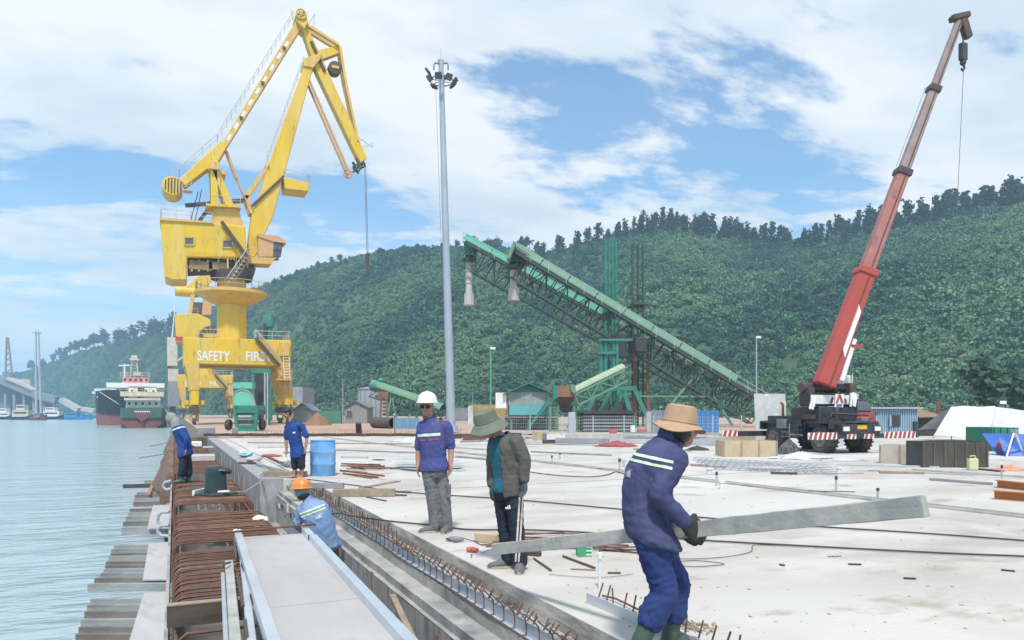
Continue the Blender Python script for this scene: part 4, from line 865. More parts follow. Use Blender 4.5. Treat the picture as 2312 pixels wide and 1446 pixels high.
ob('stair', m, TEAL, H1)
# dark open sheds along the fence
def wall_box(name, label, x0, x1, y0, y1, D, dp, mt, cat, ribs=0, mr=None, group=None, zbase=-.06):
    a, b = pd(x0, y1, D), pd(x1, y1, D); rt = hv(a, b); fw = V((-rt.y, rt.x, 0)); zt = z_(y0, D); W_ = (b - a).length
    root = thing(name, label, cat, V((a.x, a.y, zbase)), group); a = V((a.x, a.y, zbase)); h = zt - zbase
    m = MB(); m.loft([[a + rt * i * W_ + fw * j * dp for i, j in ((0, 0), (1, 0), (1, 1), (0, 1))], [a + rt * i * W_ + fw * j * dp + Z3 * h for i, j in ((0, 0), (1, 0), (1, 1), (0, 1))]]); ob('body', m, mt, root)
    for k in range(ribs):
        x = W_ * (k + .5) / ribs; m = MB(); m.box(a + rt * x - fw * .03 + Z3 * h / 2, (W_ / ribs * .5, .06, h * .97), rz=-YAW); ob('rib', m, mt, root)
    return root, a, rt, fw, W_, h
sh_, a, rt, fw, W_, h = wall_box('storage_shed', 'black corrugated shed wall under the teal frame', 1316, 1430, 932, 980, 56, 3.0, BLK, 'shed')
m = MB(); m.box(a + rt * W_ / 2 + fw * 1.4 + Z3 * (h + .1), (W_ + .6, 3.6, .12), rz=-YAW); ob('roof', m, BLK, sh_)
for k in range(6): m = MB(); m.box(a + rt * W_ / 2 - fw * .03 + Z3 * (.2 + k * .25), (W_ * .98, .05, .1), rz=-YAW); ob('slat', m, GREY, sh_)
sh_, a, rt, fw, W_, h = wall_box('storage_shed', 'black slatted store below the hut on stilts', 1140, 1260, 944, 980, 64, 3.0, BLK, 'shed')
for k in range(7): m = MB(); m.box(a + rt * W_ / 2 - fw * .03 + Z3 * (.15 + k * .24), (W_ * .98, .05, .1), rz=-YAW); ob('slat', m, GREY, sh_)
wall_box('concrete_post', 'broad pale post left of the black shed', 1284, 1299, 931, 981, 50, .5, GALV, 'post'); wall_box('concrete_post', 'broad pale post right of the black shed', 1460, 1470, 930, 981, 50, .5, GALV, 'post')
wall_box('grey_container', 'grey ribbed container left of the blue hoarding', 1471, 1496, 927, 982, 51, 2.4, GREY, 'container', 4)
wall_box('site_hoarding', 'bright blue sheet hoarding behind the man in the straw coloured hat', 1496, 1623, 927, 984, 49, .12, BLUEP, 'hoarding', 12)
wall_box('yellow_container', 'yellow and white container left of the hut on stilts', 1062, 1147, 914, 950, 95, 2.5, M('yellow_panel', (.55, .40, .10), (.6, .52, .30), scale=1), 'container', 10)
wall_box('white_tank_box', 'low white box at the far left end of the yellow container', 1057, 1068, 917, 945, 94, 2, WHT, 'box')
wall_box('grey_building', 'plain grey building behind the right crane leg', 649, 683, 874, 936, 150, 9, GREY, 'building')
hut('grey_hut', 'small grey gabled hut behind the man in shorts', 662, 703, 926, 912, 945, 105, 4, M('grey_green_sheet', (.25, .32, .29), (.2, .26, .24)), ROOFG)
hut('plank_hut', 'weathered plank hut left of the silo', 778, 829, 919, 906, 948, 98, 4, M('grey_planks', (.33, .33, .32), (.2, .2, .2), scale=5, stretch=(6, 6, .4)), ROOFG, wins=((.1, .35, .35, .75),))
wall_box('low_shed', 'low grey roofed shed right of the small conveyor', 1012, 1060, 922, 948, 120, 6, ROOFG, 'shed')
wall_box('site_barrier', 'pale blue barrier sheet left of the white helmeted man', 888, 946, 944, 968, 66, .3, M('faded_blue_sheet', (.16, .32, .45), (.12, .26, .4), scale=1), 'barrier', 6)
wall_box('green_pipe_rack', 'green pipe rack by the sand heap', 716, 770, 928, 955, 95, 1.5, M('rack_green', (.05, .2, .15), (.1, .25, .2), scale=2, stretch=(5, 5, .5)), 'pipe rack', 9)
# silo
SI = thing('silo', 'grey corrugated steel silo behind the small conveyor', 'silo', V((pd(836, HY, 130).x, pd(836, HY, 130).y, 0)))
cS = SI.location; m = MB(); zt = z_(880, 130); prof = []
for k in range(int(zt / .5)): prof += [(2.15, k * .5), (2.12, k * .5 + .25)]
m.lathe(prof + [(2.15, zt)], (cS.x, cS.y, 0), 28); ob('shell', m, GALV, SI, True)
m = MB(); m.lathe([(2.3, zt), (2.3, zt + .15), (.3, zt + .5)], (cS.x, cS.y, 0), 28); ob('roof', m, GREY, SI)
m = MB()
for k in range(14): an = 2 * math.pi * k / 14; m.box((cS.x + 2.18 * math.cos(an), cS.y + 2.18 * math.sin(an), zt / 2), (.1, .1, zt), rz=an)
ob('stiffener', m, GREY, SI)
r_, d_, s_, u_ = conveyor('small_conveyor', 'smaller green covered conveyor beside the silo', pd(1016, 934, 100), pd(846, 874, 104), 1.7, 1.4, .1, GRN, GRND, walk=False, rad=.95)
m = MB(); m.ell(pd(848, 873, 104), (1.0, 1.2, .8)); m.ell(pd(860, 860, 104), (.55, .55, .45)); ob('head_drum', m, TEAL, r_, True)
for x, y in ((884, 895), (932, 912), (948, 918)):
    m = MB(); a = pd(x, y, 101.5); m.beam(V((a.x - .8, a.y, -.06)), a, .2, .2); m.beam(V((a.x + .8, a.y, -.06)), a, .2, .2); ob('trestle', m, GRN, r_)
RTW = thing('rusty_tower', 'small rusty lattice tower in front of the silo', 'tower', V((pd(866, HY, 92).x, pd(866, HY, 92).y, 0)))
m = MB()
for sg in (-1, 1):
    for k in (0, 1.4): a = pd(866 + sg * 5, 890, 92 + k); b = pd(866 + sg * 9, HY, 92 + k); b.z = -.06; m.beam(b, a, .2, .2)
ob('leg', m, M('rust_brown', (.22, .12, .09), (.15, .09, .07), scale=2), RTW)
for k in range(6): m = MB(); m.box(pd(866, 900 + k * 8, 92.4), (1.1, .5, .12), rz=-YAW); ob('rung_plate', m, CHUT, RTW)
m = MB(); m.box(pd(866, 892, 92.5), (1.3, 1.2, .7), rz=-YAW); ob('bin', m, bpy.data.materials['rust_brown'], RTW)
# heap of sand, culvert pipe
m = MB(); c = pd(717, HY, 84); c.z = -.06; n = 28; rings = []
for k, (r0, z0) in enumerate(((1.62, 0), (1.25, .35), (.85, .78), (.42, 1.18), (.1, 1.36))): rings.append([c + V((r0 * (1 + .09 * math.sin(3 * a + k) + .05 * math.sin(7 * a)) * math.cos(a), r0 * 1.2 * math.sin(a), z0 * (1 + .06 * math.sin(2 * a)))) for a in np.linspace(0, 2 * math.pi, n)[:-1]])
m.loft(rings); one('sand_heap', m, SAND, 'brown cone shaped heap of sand on the yard', 'heap', smooth=True, loc=c)
CU = thing('culvert_pipe', 'dark large diameter pipe lying beside the blue barrier sheet', 'pipe', V((pd(866, HY, 68).x, pd(866, HY, 68).y, -.06)))
m = MB(); p, q = pd(846, 955, 70), pd(888, 956, 67); p.z = q.z = .45; dd_ = (q - p).normalized(); mm = Matrix((dd_.cross(Z3), Z3, dd_)).transposed(); Lp = (q - p).length
m.lathe([(.5, 0), (.52, 0), (.52, Lp), (.43, Lp), (.43, .02), (.5, 0)], p, 22, mm, caps=False); ob('shell', m, M('dirty_pipe', (.10, .075, .07), (.07, .055, .055), scale=2), CU, True)
# green hopper machine on tyres
GH = thing('mobile_hopper', 'mint drummed green hopper trolley between the crane legs', 'hopper', gp(550, 971))
D = 60.0
def g(px, py, k=0.0): return pd(px, py, D + k)
m = MB(); prf = [(528, 918), (526, 900), (528, 890), (534, 884), (543, 881), (553, 881), (562, 885), (569, 893), (574, 905), (577, 918)]
m.loft([[g(x, y, k) for x, y in prf] for k in (-1.0, 1.6)]); ob('hood', m, MINT, GH, True)
m = MB(); m.path([g(x, y, -1.02) for x, y in prf], .05, 5); ob('hood_rim', m, M('rusty_rim', (.42, .36, .24)), GH)
m = MB(); m.prism([g(528, 916, -1.1), g(576, 916, -1.1), g(580, 926, -1.1), g(575, 938, -1.1), g(536, 938, -1.1), g(530, 926, -1.1)], FW * 2.4); ob('bin', m, TEAL, GH)
m = MB()
for x0, x1 in ((530, 536), (582, 576)): m.beam(g(x0, 917, -1.2), g(x1, 972, -1.2), .22, .22); m.beam(g(x0, 917, 1.5), g(x1, 969, 1.5), .22, .22)
for y in (930, 945, 962, 971): m.beam(g(533, y, -1.2), g(580, y, -1.2), .16, .2)
ob('frame', m, TEAL, GH)
m = MB(); m.beam(g(535, 953, -1.0), g(578, 953, -1.0), .6, .3); ob('belt', m, BLK, GH)
m = MB(); m.prism([g(536, 962, -1.25), g(578, 962, -1.25), g(580, 972, -1.25), g(535, 972, -1.25)], FW * .1); ob('apron', m, TEAL, GH)
for x in (516, 592):
    m = MB(); c = g(x, 955, .5); c.z = .42; m.lathe([(.25, -.18), (.40, -.18), (.45, -.1), (.45, .1), (.40, .18), (.25, .18)], c, 20, Matrix((FW, Z3, RT)).transposed()); ob('tyre', m, TYR, GH, True)
m = MB(); m.box(g(552, 871, 2.5), (1.6, .8, .5), rz=-YAW); ob('motor_box', m, MINT, GH)
# teal elevator frame behind, with pipes
EL = thing('elevator_frame', 'tall teal framed bucket elevator behind the right crane leg', 'elevator', V((pd(590, HY, 84).x, pd(590, HY, 84).y, 0)))
for x in (571, 608):
    for k in (0, 2): m = MB(); a = pd(x, 836, 84 + k); m.beam(V((a.x, a.y, -.06)), a, .3, .3); ob('post', m, TEAL, EL)
m = MB(); m.beam(pd(569, 838, 84), pd(610, 838, 84), .4, .5); ob('header', m, TEAL, EL); m = MB(); m.box(pd(590, 895, 86), (1.9, .3, 5.6), rz=-YAW); ob('back_sheet', m, BLK, EL)
for x in (598, 604): m = MB(); a = pd(x, 842, 83.6); m.tube(V((a.x, a.y, -.06)), a, .1, 8); ob('pipe', m, GALV, EL)
FT = thing('filter_tower', 'green topped filter vessel showing over the portal deck', 'tank', V((pd(609, HY, 125).x, pd(609, HY, 125).y, 0)))
m = MB(); c = V((pd(609, HY, 125).x, pd(609, HY, 125).y, 0)); m.lathe([(.45, 0), (.45, z_(742, 125)), (.75, z_(738, 125)), (.75, z_(722, 125)), (.6, z_(714, 125)), (.55, z_(709, 125)), (.05, z_(707, 125))], c, 18); ob('vessel', m, TEAL, FT, True)
m = MB(); m.tube(c + V((-.9, 0, 0)), c + V((-.6, 0, z_(730, 125))), .4, 8); ob('duct', m, BLK, FT)
# ---- posts and lamps
HMm = GALV
HMst = thing('high_mast_light', 'tall grey floodlight mast standing on the yard', 'light mast', gp(1019, 976))
bs = gp(1019, 976); tp = pd(995.5, 140, (CZ) * F / (976 - HY)); axis = tp - bs
m = MB(); n = 12; rings = []
for k in range(9): c = bs.lerp(tp, k / 8); r = .335 - .15 * k / 8; rings.append([c + V((r * math.cos(a), r * math.sin(a), 0)) for a in np.linspace(0, 2 * math.pi, n + 1)[:-1]])
m.loft(rings); ob('pole', m, M('mast_grey', (.36, .42, .48), (.30, .36, .42), scale=.6, rough=.5, metal=.2), HMst, False)
m = MB(); m.lathe([(.7, 0), (.7, .06), (.5, .06), (.45, .5)], bs, 14); ob('base_plate', m, GALV, HMst)
rc = bs.lerp(tp, .948); m = MB(); m.path([rc + V((.85 * math.cos(a), .85 * math.sin(a), 0)) for a in np.linspace(0, 2 * math.pi, 25)], .05, 6)
for a in np.linspace(0, 2 * math.pi, 7)[:-1]: m.tube(rc, rc + V((.85 * math.cos(a), .85 * math.sin(a), 0)), .035, 5)
ob('lamp_ring', m, GREY, HMst, True)
for k in range(8):
    a = 2 * math.pi * (k + .3) / 8; dv = V((math.cos(a), math.sin(a), 0)); mm = Matrix((V((-dv.y, dv.x, 0)), (dv * .75 - Z3 * .6).normalized(), (dv * .6 + Z3 * .75).normalized())).transposed()
    c = rc + dv * (1.0) + Z3 * (.75 if k in (1, 3) else -.05); m = MB(); m.box(c, (.5, .16, .48), m=mm); fl = ob('floodlight', m, BLK, HMst, bevel=.04)
    m = MB(); m.box(c + mm @ V((0, .085, 0)), (.42, .01, .4), m=mm); ob('lens', m, GLS, fl); m = MB(); m.tube(rc + dv * .85, c, .04, 5); ob('arm', m, GREY, fl)
m = MB(); tt = bs.lerp(tp, .995)
for sg in (-1, 1): m.path([tt, tt + RT * sg * .45 + Z3 * .05, tt + RT * sg * .52 - Z3 * .15, tt + RT * sg * .52 - Z3 * .45], .07, 6)
m.tube(tt, tt + Z3 * 1.1, .02, 5); m.box(tt + Z3 * .1, (.4, .3, .3)); ob('top_hoist', m, GREY, HMst)
m = MB(); m.tube(rc + V((-.45, 0, 0)), bs + Z3 * 2 + V((-.36, 0, 0)), .012, 4); ob('cable', m, ROPE, HMst)
def lamp_post(px, ytop, yb, D, mt, r, label, head=True):
    a, b = pd(px, ytop, D), pd(px, yb, D); b.z = -.06; root = thing('lamp_post', label, 'lamp post', b); m = MB(); m.tube(b, a, r, 8, r * .7); ob('pole', m, mt, root, True)
    if head: m = MB(); m.box(a + RT * .3, (.7, .35, .3), rz=-YAW); m.tube(a, a + RT * .3, .05, 6); ob('lamp_head', m, WHT, root, bevel=.08)
lamp_post(1108, 787, 960, 100, M('green_post', (.12, .40, .24), (.1, .33, .2)), .13, 'pale green lamp post with white head left of the hut')
lamp_post(1708, 762, 960, 110, GALV, .12, 'slim grey lamp post above the conveyor foot'); lamp_post(774, 856, 958, 92, GREY, .09, 'thin grey post beside the plank hut', False)
for x, y, D_ in ((1892, 842, 60), (1924, 846, 60)): lamp_post(x, y, 960, D_, WHT, .05, 'thin pale rod behind the crane cab, %s' % ('left one' if x < 1900 else 'right one'), False)
lamp_post(1067, 886, 950, 110, GREY, .06, 'short grey rod left of the pale green lamp post', False)
for x, y0, y1, D_, lab in ((811, 956, 981, 48, 'black short post leaning on the slab end'), (892, 936, 981, 47, 'pale thin stake at the slab end')):
    m = MB(); a, b = gp(x, y1), pd(x - 2, y0, D_); m.beam(a, b, .35 if x < 850 else .08, .2 if x < 850 else .08); one('stake', m, BLK if x < 850 else GALV, lab, 'post', loc=a)
# wire fence, one post at a time
FN = thing('wire_fence', 'wire mesh site fence with white posts across the slab end', 'fence', gp(1400, 983))
fx = [1125, 1197, 1269, 1339, 1409, 1476, 1545, 1609, 1674]
for x in fx:
    a = gp(x, 983); m = MB(); m.box(a + Z3 * .62, (.065, .065, 1.25), rz=-YAW); ob('post', m, GALV, FN)
for x0, x1 in zip(fx[:-1], fx[1:]):
    a, b = gp(x0, 983), gp(x1, 983); m = MB()
    for k in range(6): m.tube(a + Z3 * (.1 + k * .21), b + Z3 * (.1 + k * .21), .008, 3)
    for k in range(1, 14): c = a.lerp(b, k / 14); m.tube(c, c + Z3 * 1.15, .006, 3)
    ob('mesh_panel', m, GALV, FN)
# ---- right hand side: sheets, cabin, tent
def sheet(name, label, x0, x1, y0, y1, D, mt, cat, lean=.3, n=3):
    a, b = pd(x0, y1, D), pd(x1, y1, D); a.z = b.z = 0; zt = z_(y0, D); m = MB(); m.loft([[a, b, b + FW * .05, a + FW * .05], [a + FW * lean + Z3 * zt, b + FW * lean + Z3 * zt, b + FW * (lean + .05) + Z3 * zt, a + FW * (lean + .05) + Z3 * zt]]); return one(name, m, mt, label, cat, loc=a)
CEM = M('cement_board', (.52, .53, .53), (.40, .42, .43), scale=2.5, rough=.8, detail=9, rust=(.62, .63, .63), rustscale=4, rustamt=.56)
sheet('wall_panel', 'scuffed pale grey panel standing left of the mobile crane', 1708, 1779, 889, 980, 30.5, CEM, 'panel'); sheet('wall_panel', 'clean pale grey panel standing behind the crane cab', 1875, 1945, 890, 980, 32, CEM, 'panel')
cabx, a, rt, fw, W_, h = wall_box('site_cabin', 'faded blue corrugated site cabin with one open window', 1960, 2072, 924, 984, 43, 2.4, BLUEG, 'cabin', 22, zbase=0)
m = MB(); m.box(a + rt * W_ / 2 + fw * 1.2 + Z3 * (h + .06), (W_ + .4, 2.9, .1), rz=-YAW); ob('roof', m, GALV, cabx)
m = MB(); m.box(a + rt * W_ * .52 - fw * .06 + Z3 * h * .58, (.62, .06, .68), rz=-YAW); wn = ob('window', m, BLK, cabx); m = MB(); m.box(a + rt * W_ * .42 - fw * .12 + Z3 * h * .58, (.10, .4, .66), rz=-YAW - .3); ob('shutter', m, BLUEG, wn)
m = MB(); m.box(a + rt * W_ * .08 - fw * .06 + Z3 * h * .8, (.2, .05, .22), rz=-YAW); ob('vent', m, BLK, cabx); m = MB(); m.box(a + rt * W_ * .93 - fw * .1 + Z3 * h * .28, (.25, .3, .9), rz=-YAW); ob('gas_box', m, BLK, cabx)
sh2, a, rt, fw, W_, h = wall_box('lean_to', 'rough timber lean-to with rusty roof beside the blue cabin', 2076, 2112, 938, 984, 45, 2, BLK, 'shed', zbase=0)
m = MB(); m.prism([a - fw * .5 + Z3 * (h - .15) - rt * .3, a - fw * .5 + rt * (W_ + .3) + Z3 * (h - .1), a + fw * 2.3 + rt * (W_ + .3) + Z3 * (h + .35), a + fw * 2.3 - rt * .3 + Z3 * (h + .3)], Z3 * .05); ob('roof', m, M('rusty_roof', (.3, .19, .11), (.2, .13, .09), scale=3), sh2)
m = MB(); q = gp(2117, 984); m.beam(q, pd(2119, 908, 45.5), .22, .22); one('red_post', m, M('dull_red_post', (.2, .08, .07), (.15, .07, .06)), 'dull red post standing between lean-to and white tent', 'post', loc=q)
TARP = M('white_tarpaulin', (.56, .57, .59), (.46, .47, .50), scale=1.2, rough=.6, bump=.5, bscale=2.2)
TN = thing('tarpaulin_tent', 'white tarpaulin tent with sloping front at the right edge', 'tent', gp(2180, 1000))
Dt = 34.0; za = z_(918, Dt + 2.2); ridgeL, ridgeR = pd(2148, 918, Dt + 2.2), pd(2247, 918, Dt + 2.2); eL, eR = pd(2108, 984, Dt), pd(2236, 988, Dt)
def tarp(c00, c10, c11, c01, n=10, sag=.05, wob=.03, th=.02):
    m = MB(); P = []
    for i in range(n + 1):
        for j in range(n + 1):
            a_, b_ = i / n, j / n; p = (c00 * (1 - a_) + c10 * a_) * (1 - b_) + (c01 * (1 - a_) + c11 * a_) * b_
            nr = (c10 - c00).cross(c01 - c00).normalized(); P.append(p - Z3 * sag * math.sin(math.pi * a_) * math.sin(math.pi * b_) + nr * wob * math.sin(9 * a_ + 5 * b_) * random.uniform(.5, 1))
    m.add(P, [(i * (n + 1) + j, (i + 1) * (n + 1) + j, (i + 1) * (n + 1) + j + 1, i * (n + 1) + j + 1) for i in range(n) for j in range(n)]); return m
ob('front_sheet', tarp(eL, eR, ridgeR, ridgeL), TARP, TN, True); rR2 = pd(2420, 945, Dt + 3); eR2 = pd(2420, 1000, Dt + 1.5)
ob('side_sheet', tarp(eR + V((.02, 0, 0)), eR2 - Z3 * .2, rR2, ridgeR), TARP, TN, True); bk = tarp(ridgeL, ridgeR, ridgeR + FW * 3 - Z3 * 1.2, ridgeL + FW * 3 - Z3 * 1.2); ob('rear_sheet', bk, TARP, TN, True)
for p in (eL, eR, ridgeL, ridgeR, eR2): m = MB(); m.tube(V((p.x, p.y, 0)), p - Z3 * .01, .03, 6); ob('pole', m, GALV, TN)
m = MB(); m.beam(V((ridgeR.x, ridgeR.y, 0)) + RT * .1, V((ridgeR.x, ridgeR.y, .6)) + RT * .1, .1, .1)
wall_box('green_skip', 'green metal skip under the tent side', 2240, 2300, 966, 1022, 27.5, 1.6, M('skip_green', (.03, .20, .12), (.03, .15, .1)), 'skip', 4, zbase=0)
m = MB(); q0, q1 = gp(2268, 1030), gp(2360, 1032); ob_ = tarp(q0, q1, q1 + FW * .3 + Z3 * .75, q0 + FW * .35 + Z3 * .72, wob=.03); ob_.prism([q0 + FW * .36, q1 + FW * .31, q1 + FW * 1.2 + Z3 * .7, q0 + FW * 1.2 + Z3 * .7], Z3 * .02); one('blue_tarpaulin', ob_, M('blue_tarp', (.02, .09, .40), (.03, .12, .45), scale=2, rough=.5, bump=.4, bscale=4), 'blue tarpaulin covered heap at the right edge', 'tarpaulin', smooth=True, loc=q0)
TP = thing('tripod', 'white pipe tripod in front of the blue tarpaulin', 'tripod', gp(2290, 1034)); ap = pd(2291, 972, 24.2)
for x, y in ((2272, 1033), (2312, 1030), (2296, 1024)): m = MB(); m.tube(gp(x, y), ap, .028, 8); ob('leg', m, WHT, TP, True)
m = MB(); m.box(ap - Z3 * .02, (.16, .16, .1)); ob('head', m, GREY, TP)
m = MB(); q = gp(2266, 1028); m.box(q + Z3 * .2, (.3, .3, .4)); m.tube(q + Z3 * .4 - RT * .2, q + Z3 * .4 + RT * .2, .03, 6); one('red_pump', m, REDP, 'small red pump beside the tripod', 'pump', bevel=.03, loc=q)
PS = thing('sign_post', 'small black and white direction sign on a pole behind the tent', 'sign', V((pd(2265, HY, 48).x, pd(2265, HY, 48).y, 0))); m = MB(); a = pd(2265, 896, 48); m.tube(V((a.x, a.y, 0)), a, .04, 6); ob('pole', m, GREY, PS)
for k in range(2): m = MB(); m.box(pd(2265, 900 + k * 9, 47.9), (.42, .04, .2), rz=-YAW); ob('plate', m, BLK if k == 0 else WHT, PS)
# ================================================================ ships and far shore
HGRN = M('hull_green', (0.035, 0.13, 0.085), (0.05, 0.11, 0.085), scale=.4, rough=.6, rust=(0.16, 0.10, 0.075), rustscale=.7, rustamt=.6)
HRED = M('hull_red', (0.20, 0.075, 0.065), (0.15, 0.07, 0.065), scale=.5, rough=.7, rust=(0.07, 0.075, 0.07), rustscale=.6, rustamt=.57)
HNAV = M('hull_navy', (0.012, 0.022, 0.040), (0.02, 0.03, 0.045), scale=.4, rough=.5)
CREAM = M('ship_cream', (.62, .58, .48), (.5, .45, .36), scale=1, rough=.6, rust=(.4, .22, .12), rustscale=1.2, rustamt=.62)
def q(px, py, Y): return pp(px, py, Y)
SH = thing('cargo_ship', 'small green hulled cargo ship seen from the stern, white bridge', 'ship', V((q(320, 966, 176).x, 176, WL)))
def hull(root, name, secs, mat, smooth=True):
    m = MB(); m.loft(secs); return ob(name, m, mat, root, smooth)
Y0 = 176
xl, xr = q(269, 921, Y0).x, q(372, 921, Y0).x; xm = (xl + xr) / 2; hw = (xr - xl) / 2; zt = q(320, 921, Y0).z; zm = q(320, 944, Y0).z
def sec(y, top, bot, zt_, zb_, k=.0, n=8):
    """ one half-rounded section of a hull between two heights """
    return [V((xm - top, y, zt_)), V((xm - top * .99, y, (zt_ + zb_) / 2)), V((xm - bot, y, zb_)), V((xm + bot, y, zb_)), V((xm + top * .99, y, (zt_ + zb_) / 2)), V((xm + top, y, zt_))]
hull(SH, 'hull', [sec(Y0 - .2, hw * .88, hw * .86, zt, zm), sec(Y0 + 1.2, hw * .97, hw * .97, zt, zm), sec(Y0 + 4, hw, hw, zt, zm), sec(Y0 + 55, hw, hw, zt - .6, zm), sec(Y0 + 70, hw * .45, hw * .3, zt + 2, zm), sec(Y0 + 76, .2, .1, zt + 2.6, zm)], HGRN)
hull(SH, 'bottom_hull', [sec(Y0 + .2, hw * .86, hw * .45, zm, WL - .5), sec(Y0 + 1.6, hw * .97, hw * .8, zm, WL - .5), sec(Y0 + 5, hw, hw * .95, zm, WL - 1), sec(Y0 + 55, hw, hw * .95, zm, WL - 1), sec(Y0 + 72, hw * .25, hw * .1, zm, WL - 1)], HRED)
m = MB(); m.prism([V((xm - .5, Y0 - .25, zm + .6)), V((xm + .5, Y0 - .25, zm + .6)), V((xm + .25, Y0 - .1, WL - .2)), V((xm - .25, Y0 - .1, WL - .2))], (0, .8, 0)); ob('rudder_post', m, BRN, SH)
m = MB(); m.prism([V((xm - 2.6, Y0 - .28, zm + 1.2)), V((xm + 2.6, Y0 - .28, zm + 1.2)), V((xm, Y0 - .28, zm - .8))], (0, .1, 0)); ob('stern_patch', m, HRED, SH)
for k in range(9):
    m = MB(); m.box((xm - 1.35 + k * .34, Y0 - .24, q(320, 930, Y0).z), (.22, .05, .34)); ob('name_letter', m, WHT, SH)
def tier(name, x0, x1, y0, y1, yy, dp, mat, wins=0):
    a, b = q(x0, y1, yy), q(x1, y0, yy); m = MB(); m.box2((a.x, yy, a.z), (b.x, yy + dp, b.z)); t_ = ob(name, m, mat, SH)
    for k in range(wins):
        x = a.x + (b.x - a.x) * (k + .5) / wins; m = MB(); m.box((x, yy - .02, a.z + (b.z - a.z) * .62), (.45, .06, .5)); ob('window', m, BLK, t_)
    return t_
tier('deckhouse', 284, 360, 903, 926, Y0 + 3, 12, WHT, 5); tier('poop_deck', 280, 362, 900, 904, Y0 + 1.5, 14, CREAM)
tier('deckhouse', 290, 354, 874, 901, Y0 + 5, 9, WHT, 4); tier('balcony', 271, 370, 885, 895, Y0 + 4.2, 1.2, CREAM, 0)
tier('bridge_deck', 240, 371, 866, 875, Y0 + 5, 6, WHT); tier('bridge', 276, 336, 853, 867, Y0 + 6, 5, M('ship_red_white', (.5, .12, .11), (.62, .35, .32), scale=1.5), 5)
tier('funnel', 311, 325, 875, 900, Y0 + 4.4, 2.5, BLK)
m = MB(); rail(m, [q(282, 900, Y0 + 1.6), q(360, 900, Y0 + 1.6)], h=1.3, r=.06); rail(m, [q(272, 853, Y0 + 6), q(337, 853, Y0 + 6)], h=1.0, r=.06); rail(m, [q(271, 885, Y0 + 4.1), q(370, 885, Y0 + 4.1)], h=.9, r=.05); ob('railing', m, M('ship_rail', (.6, .45, .3)), SH)
m = MB(); m.tube(q(282, 866, Y0 + 7), q(281, 822, Y0 + 7), .25, 6, .15); m.beam(q(268, 826, Y0 + 7), q(293, 825, Y0 + 7), .2, .25); ob('mast', m, WHT, SH)
m = MB()
for dx in (-.8, .8): m.tube(q(303, 853, Y0 + 8) + V((dx, 0, 0)), q(303, 806, Y0 + 8) + V((dx * .5, 0, 0)), .13, 5)
for k in range(6): m.beam(q(297 + k * .4, 845 - k * 6.5, Y0 + 8), q(309 - k * .4, 845 - k * 6.5, Y0 + 8), .1, .1)
m.box(q(303, 812, Y0 + 8), (1.9, 1, .4)); m.box(q(303, 806, Y0 + 8), (1.2, .5, .6)); m.box(q(310, 845, Y0 + 7), (1.4, 1, .8)); ob('radar_mast', m, CREAM, SH)
m = MB(); m.path([q(372, 924, Y0 + .5), q(380, 935, Y0 - 6), V((.2, 160, -.1))], .05, 5); ob('mooring_rope', m, CREAM, SH)
# the dark ship beyond
S2 = thing('bulk_carrier', 'larger dark navy ship with red bottom behind the green stern', 'ship', V((q(258, 959, 216).x, 216, WL)))
Yb = 216; xl, xr = q(211, 884, Yb).x, q(330, 884, Yb).x; xm = (xl + xr) / 2; hw = (xr - xl) / 2; zt = q(258, 884, Yb).z; zm = q(258, 932, Yb).z
hull(S2, 'hull', [sec(Yb - 3, hw * .5, hw * .45, zt + .3, zm), sec(Yb - 1.5, hw * .82, hw * .76, zt, zm), sec(Yb + 2, hw * .97, hw * .93, zt, zm), sec(Yb + 10, hw, hw * .98, zt, zm), sec(Yb + 110, hw, hw, zt - 1, zm)], HNAV)
hull(S2, 'bottom_hull', [sec(Yb - 2.5, hw * .45, hw * .42, zm, WL - .5), sec(Yb - 1, hw * .76, hw * .72, zm, WL - .5), sec(Yb + 2, hw * .93, hw * .9, zm, WL - .5), sec(Yb + 110, hw, hw, zm, WL - .5)], M('hull_dull_red', (.24, .105, .095), (.19, .09, .085), scale=.4, rough=.7))
m = MB(); m.box(q(238, 881, Yb + 4), (5, 2, .7)); m.box(q(214, 887, Yb + 2), (1.2, .8, .6)); ob('deck_gear', m, WHT, S2)
for k in range(5): m = MB(); m.box(q(220 + k * 2.4, 897, Yb - 1.2), (.2, .2, .45)); ob('name_letter', m, WHT, S2)
m = MB(); m.path([q(224, 885, Yb - 2), q(245, 898, Yb - 14), q(270, 914, Yb - 30)], .08, 5); ob('mooring_rope', m, CREAM, S2)
# grey quay loader left of the yellow cranes
QL = thing('quay_loader', 'slender grey loader tower with cream cabin left of the cranes', 'loader', V((q(388, HY, 230).x, 230, 0)))
m = MB(); m.beam(V((q(392, 930, 230).x, 230, -.1)), q(378, 770, 230), 1.6, 1.6, wd2=.5, h2=.5); ob('tower', m, GREY, QL)
m = MB(); m.box(q(389, 795, 228), (2.6, 3, 8)); ob('cabin', m, CREAM, QL); m = MB(); m.tube(q(388, 770, 228), q(395, 690, 228), .2, 6, .1); ob('mast', m, WHT, QL)
m = MB(); m.box(q(391, 848, 228), (2.6, 3, 3.5)); ob('lower_cabin', m, CREAM, QL); m = MB(); m.box(q(392, 890, 228), (3, 3, 7)); ob('base_house', m, GREY, QL)
m = MB(); m.beam(q(394, 820, 228), q(416, 806, 224), .6, .6); ob('boom', m, CREAM, QL)
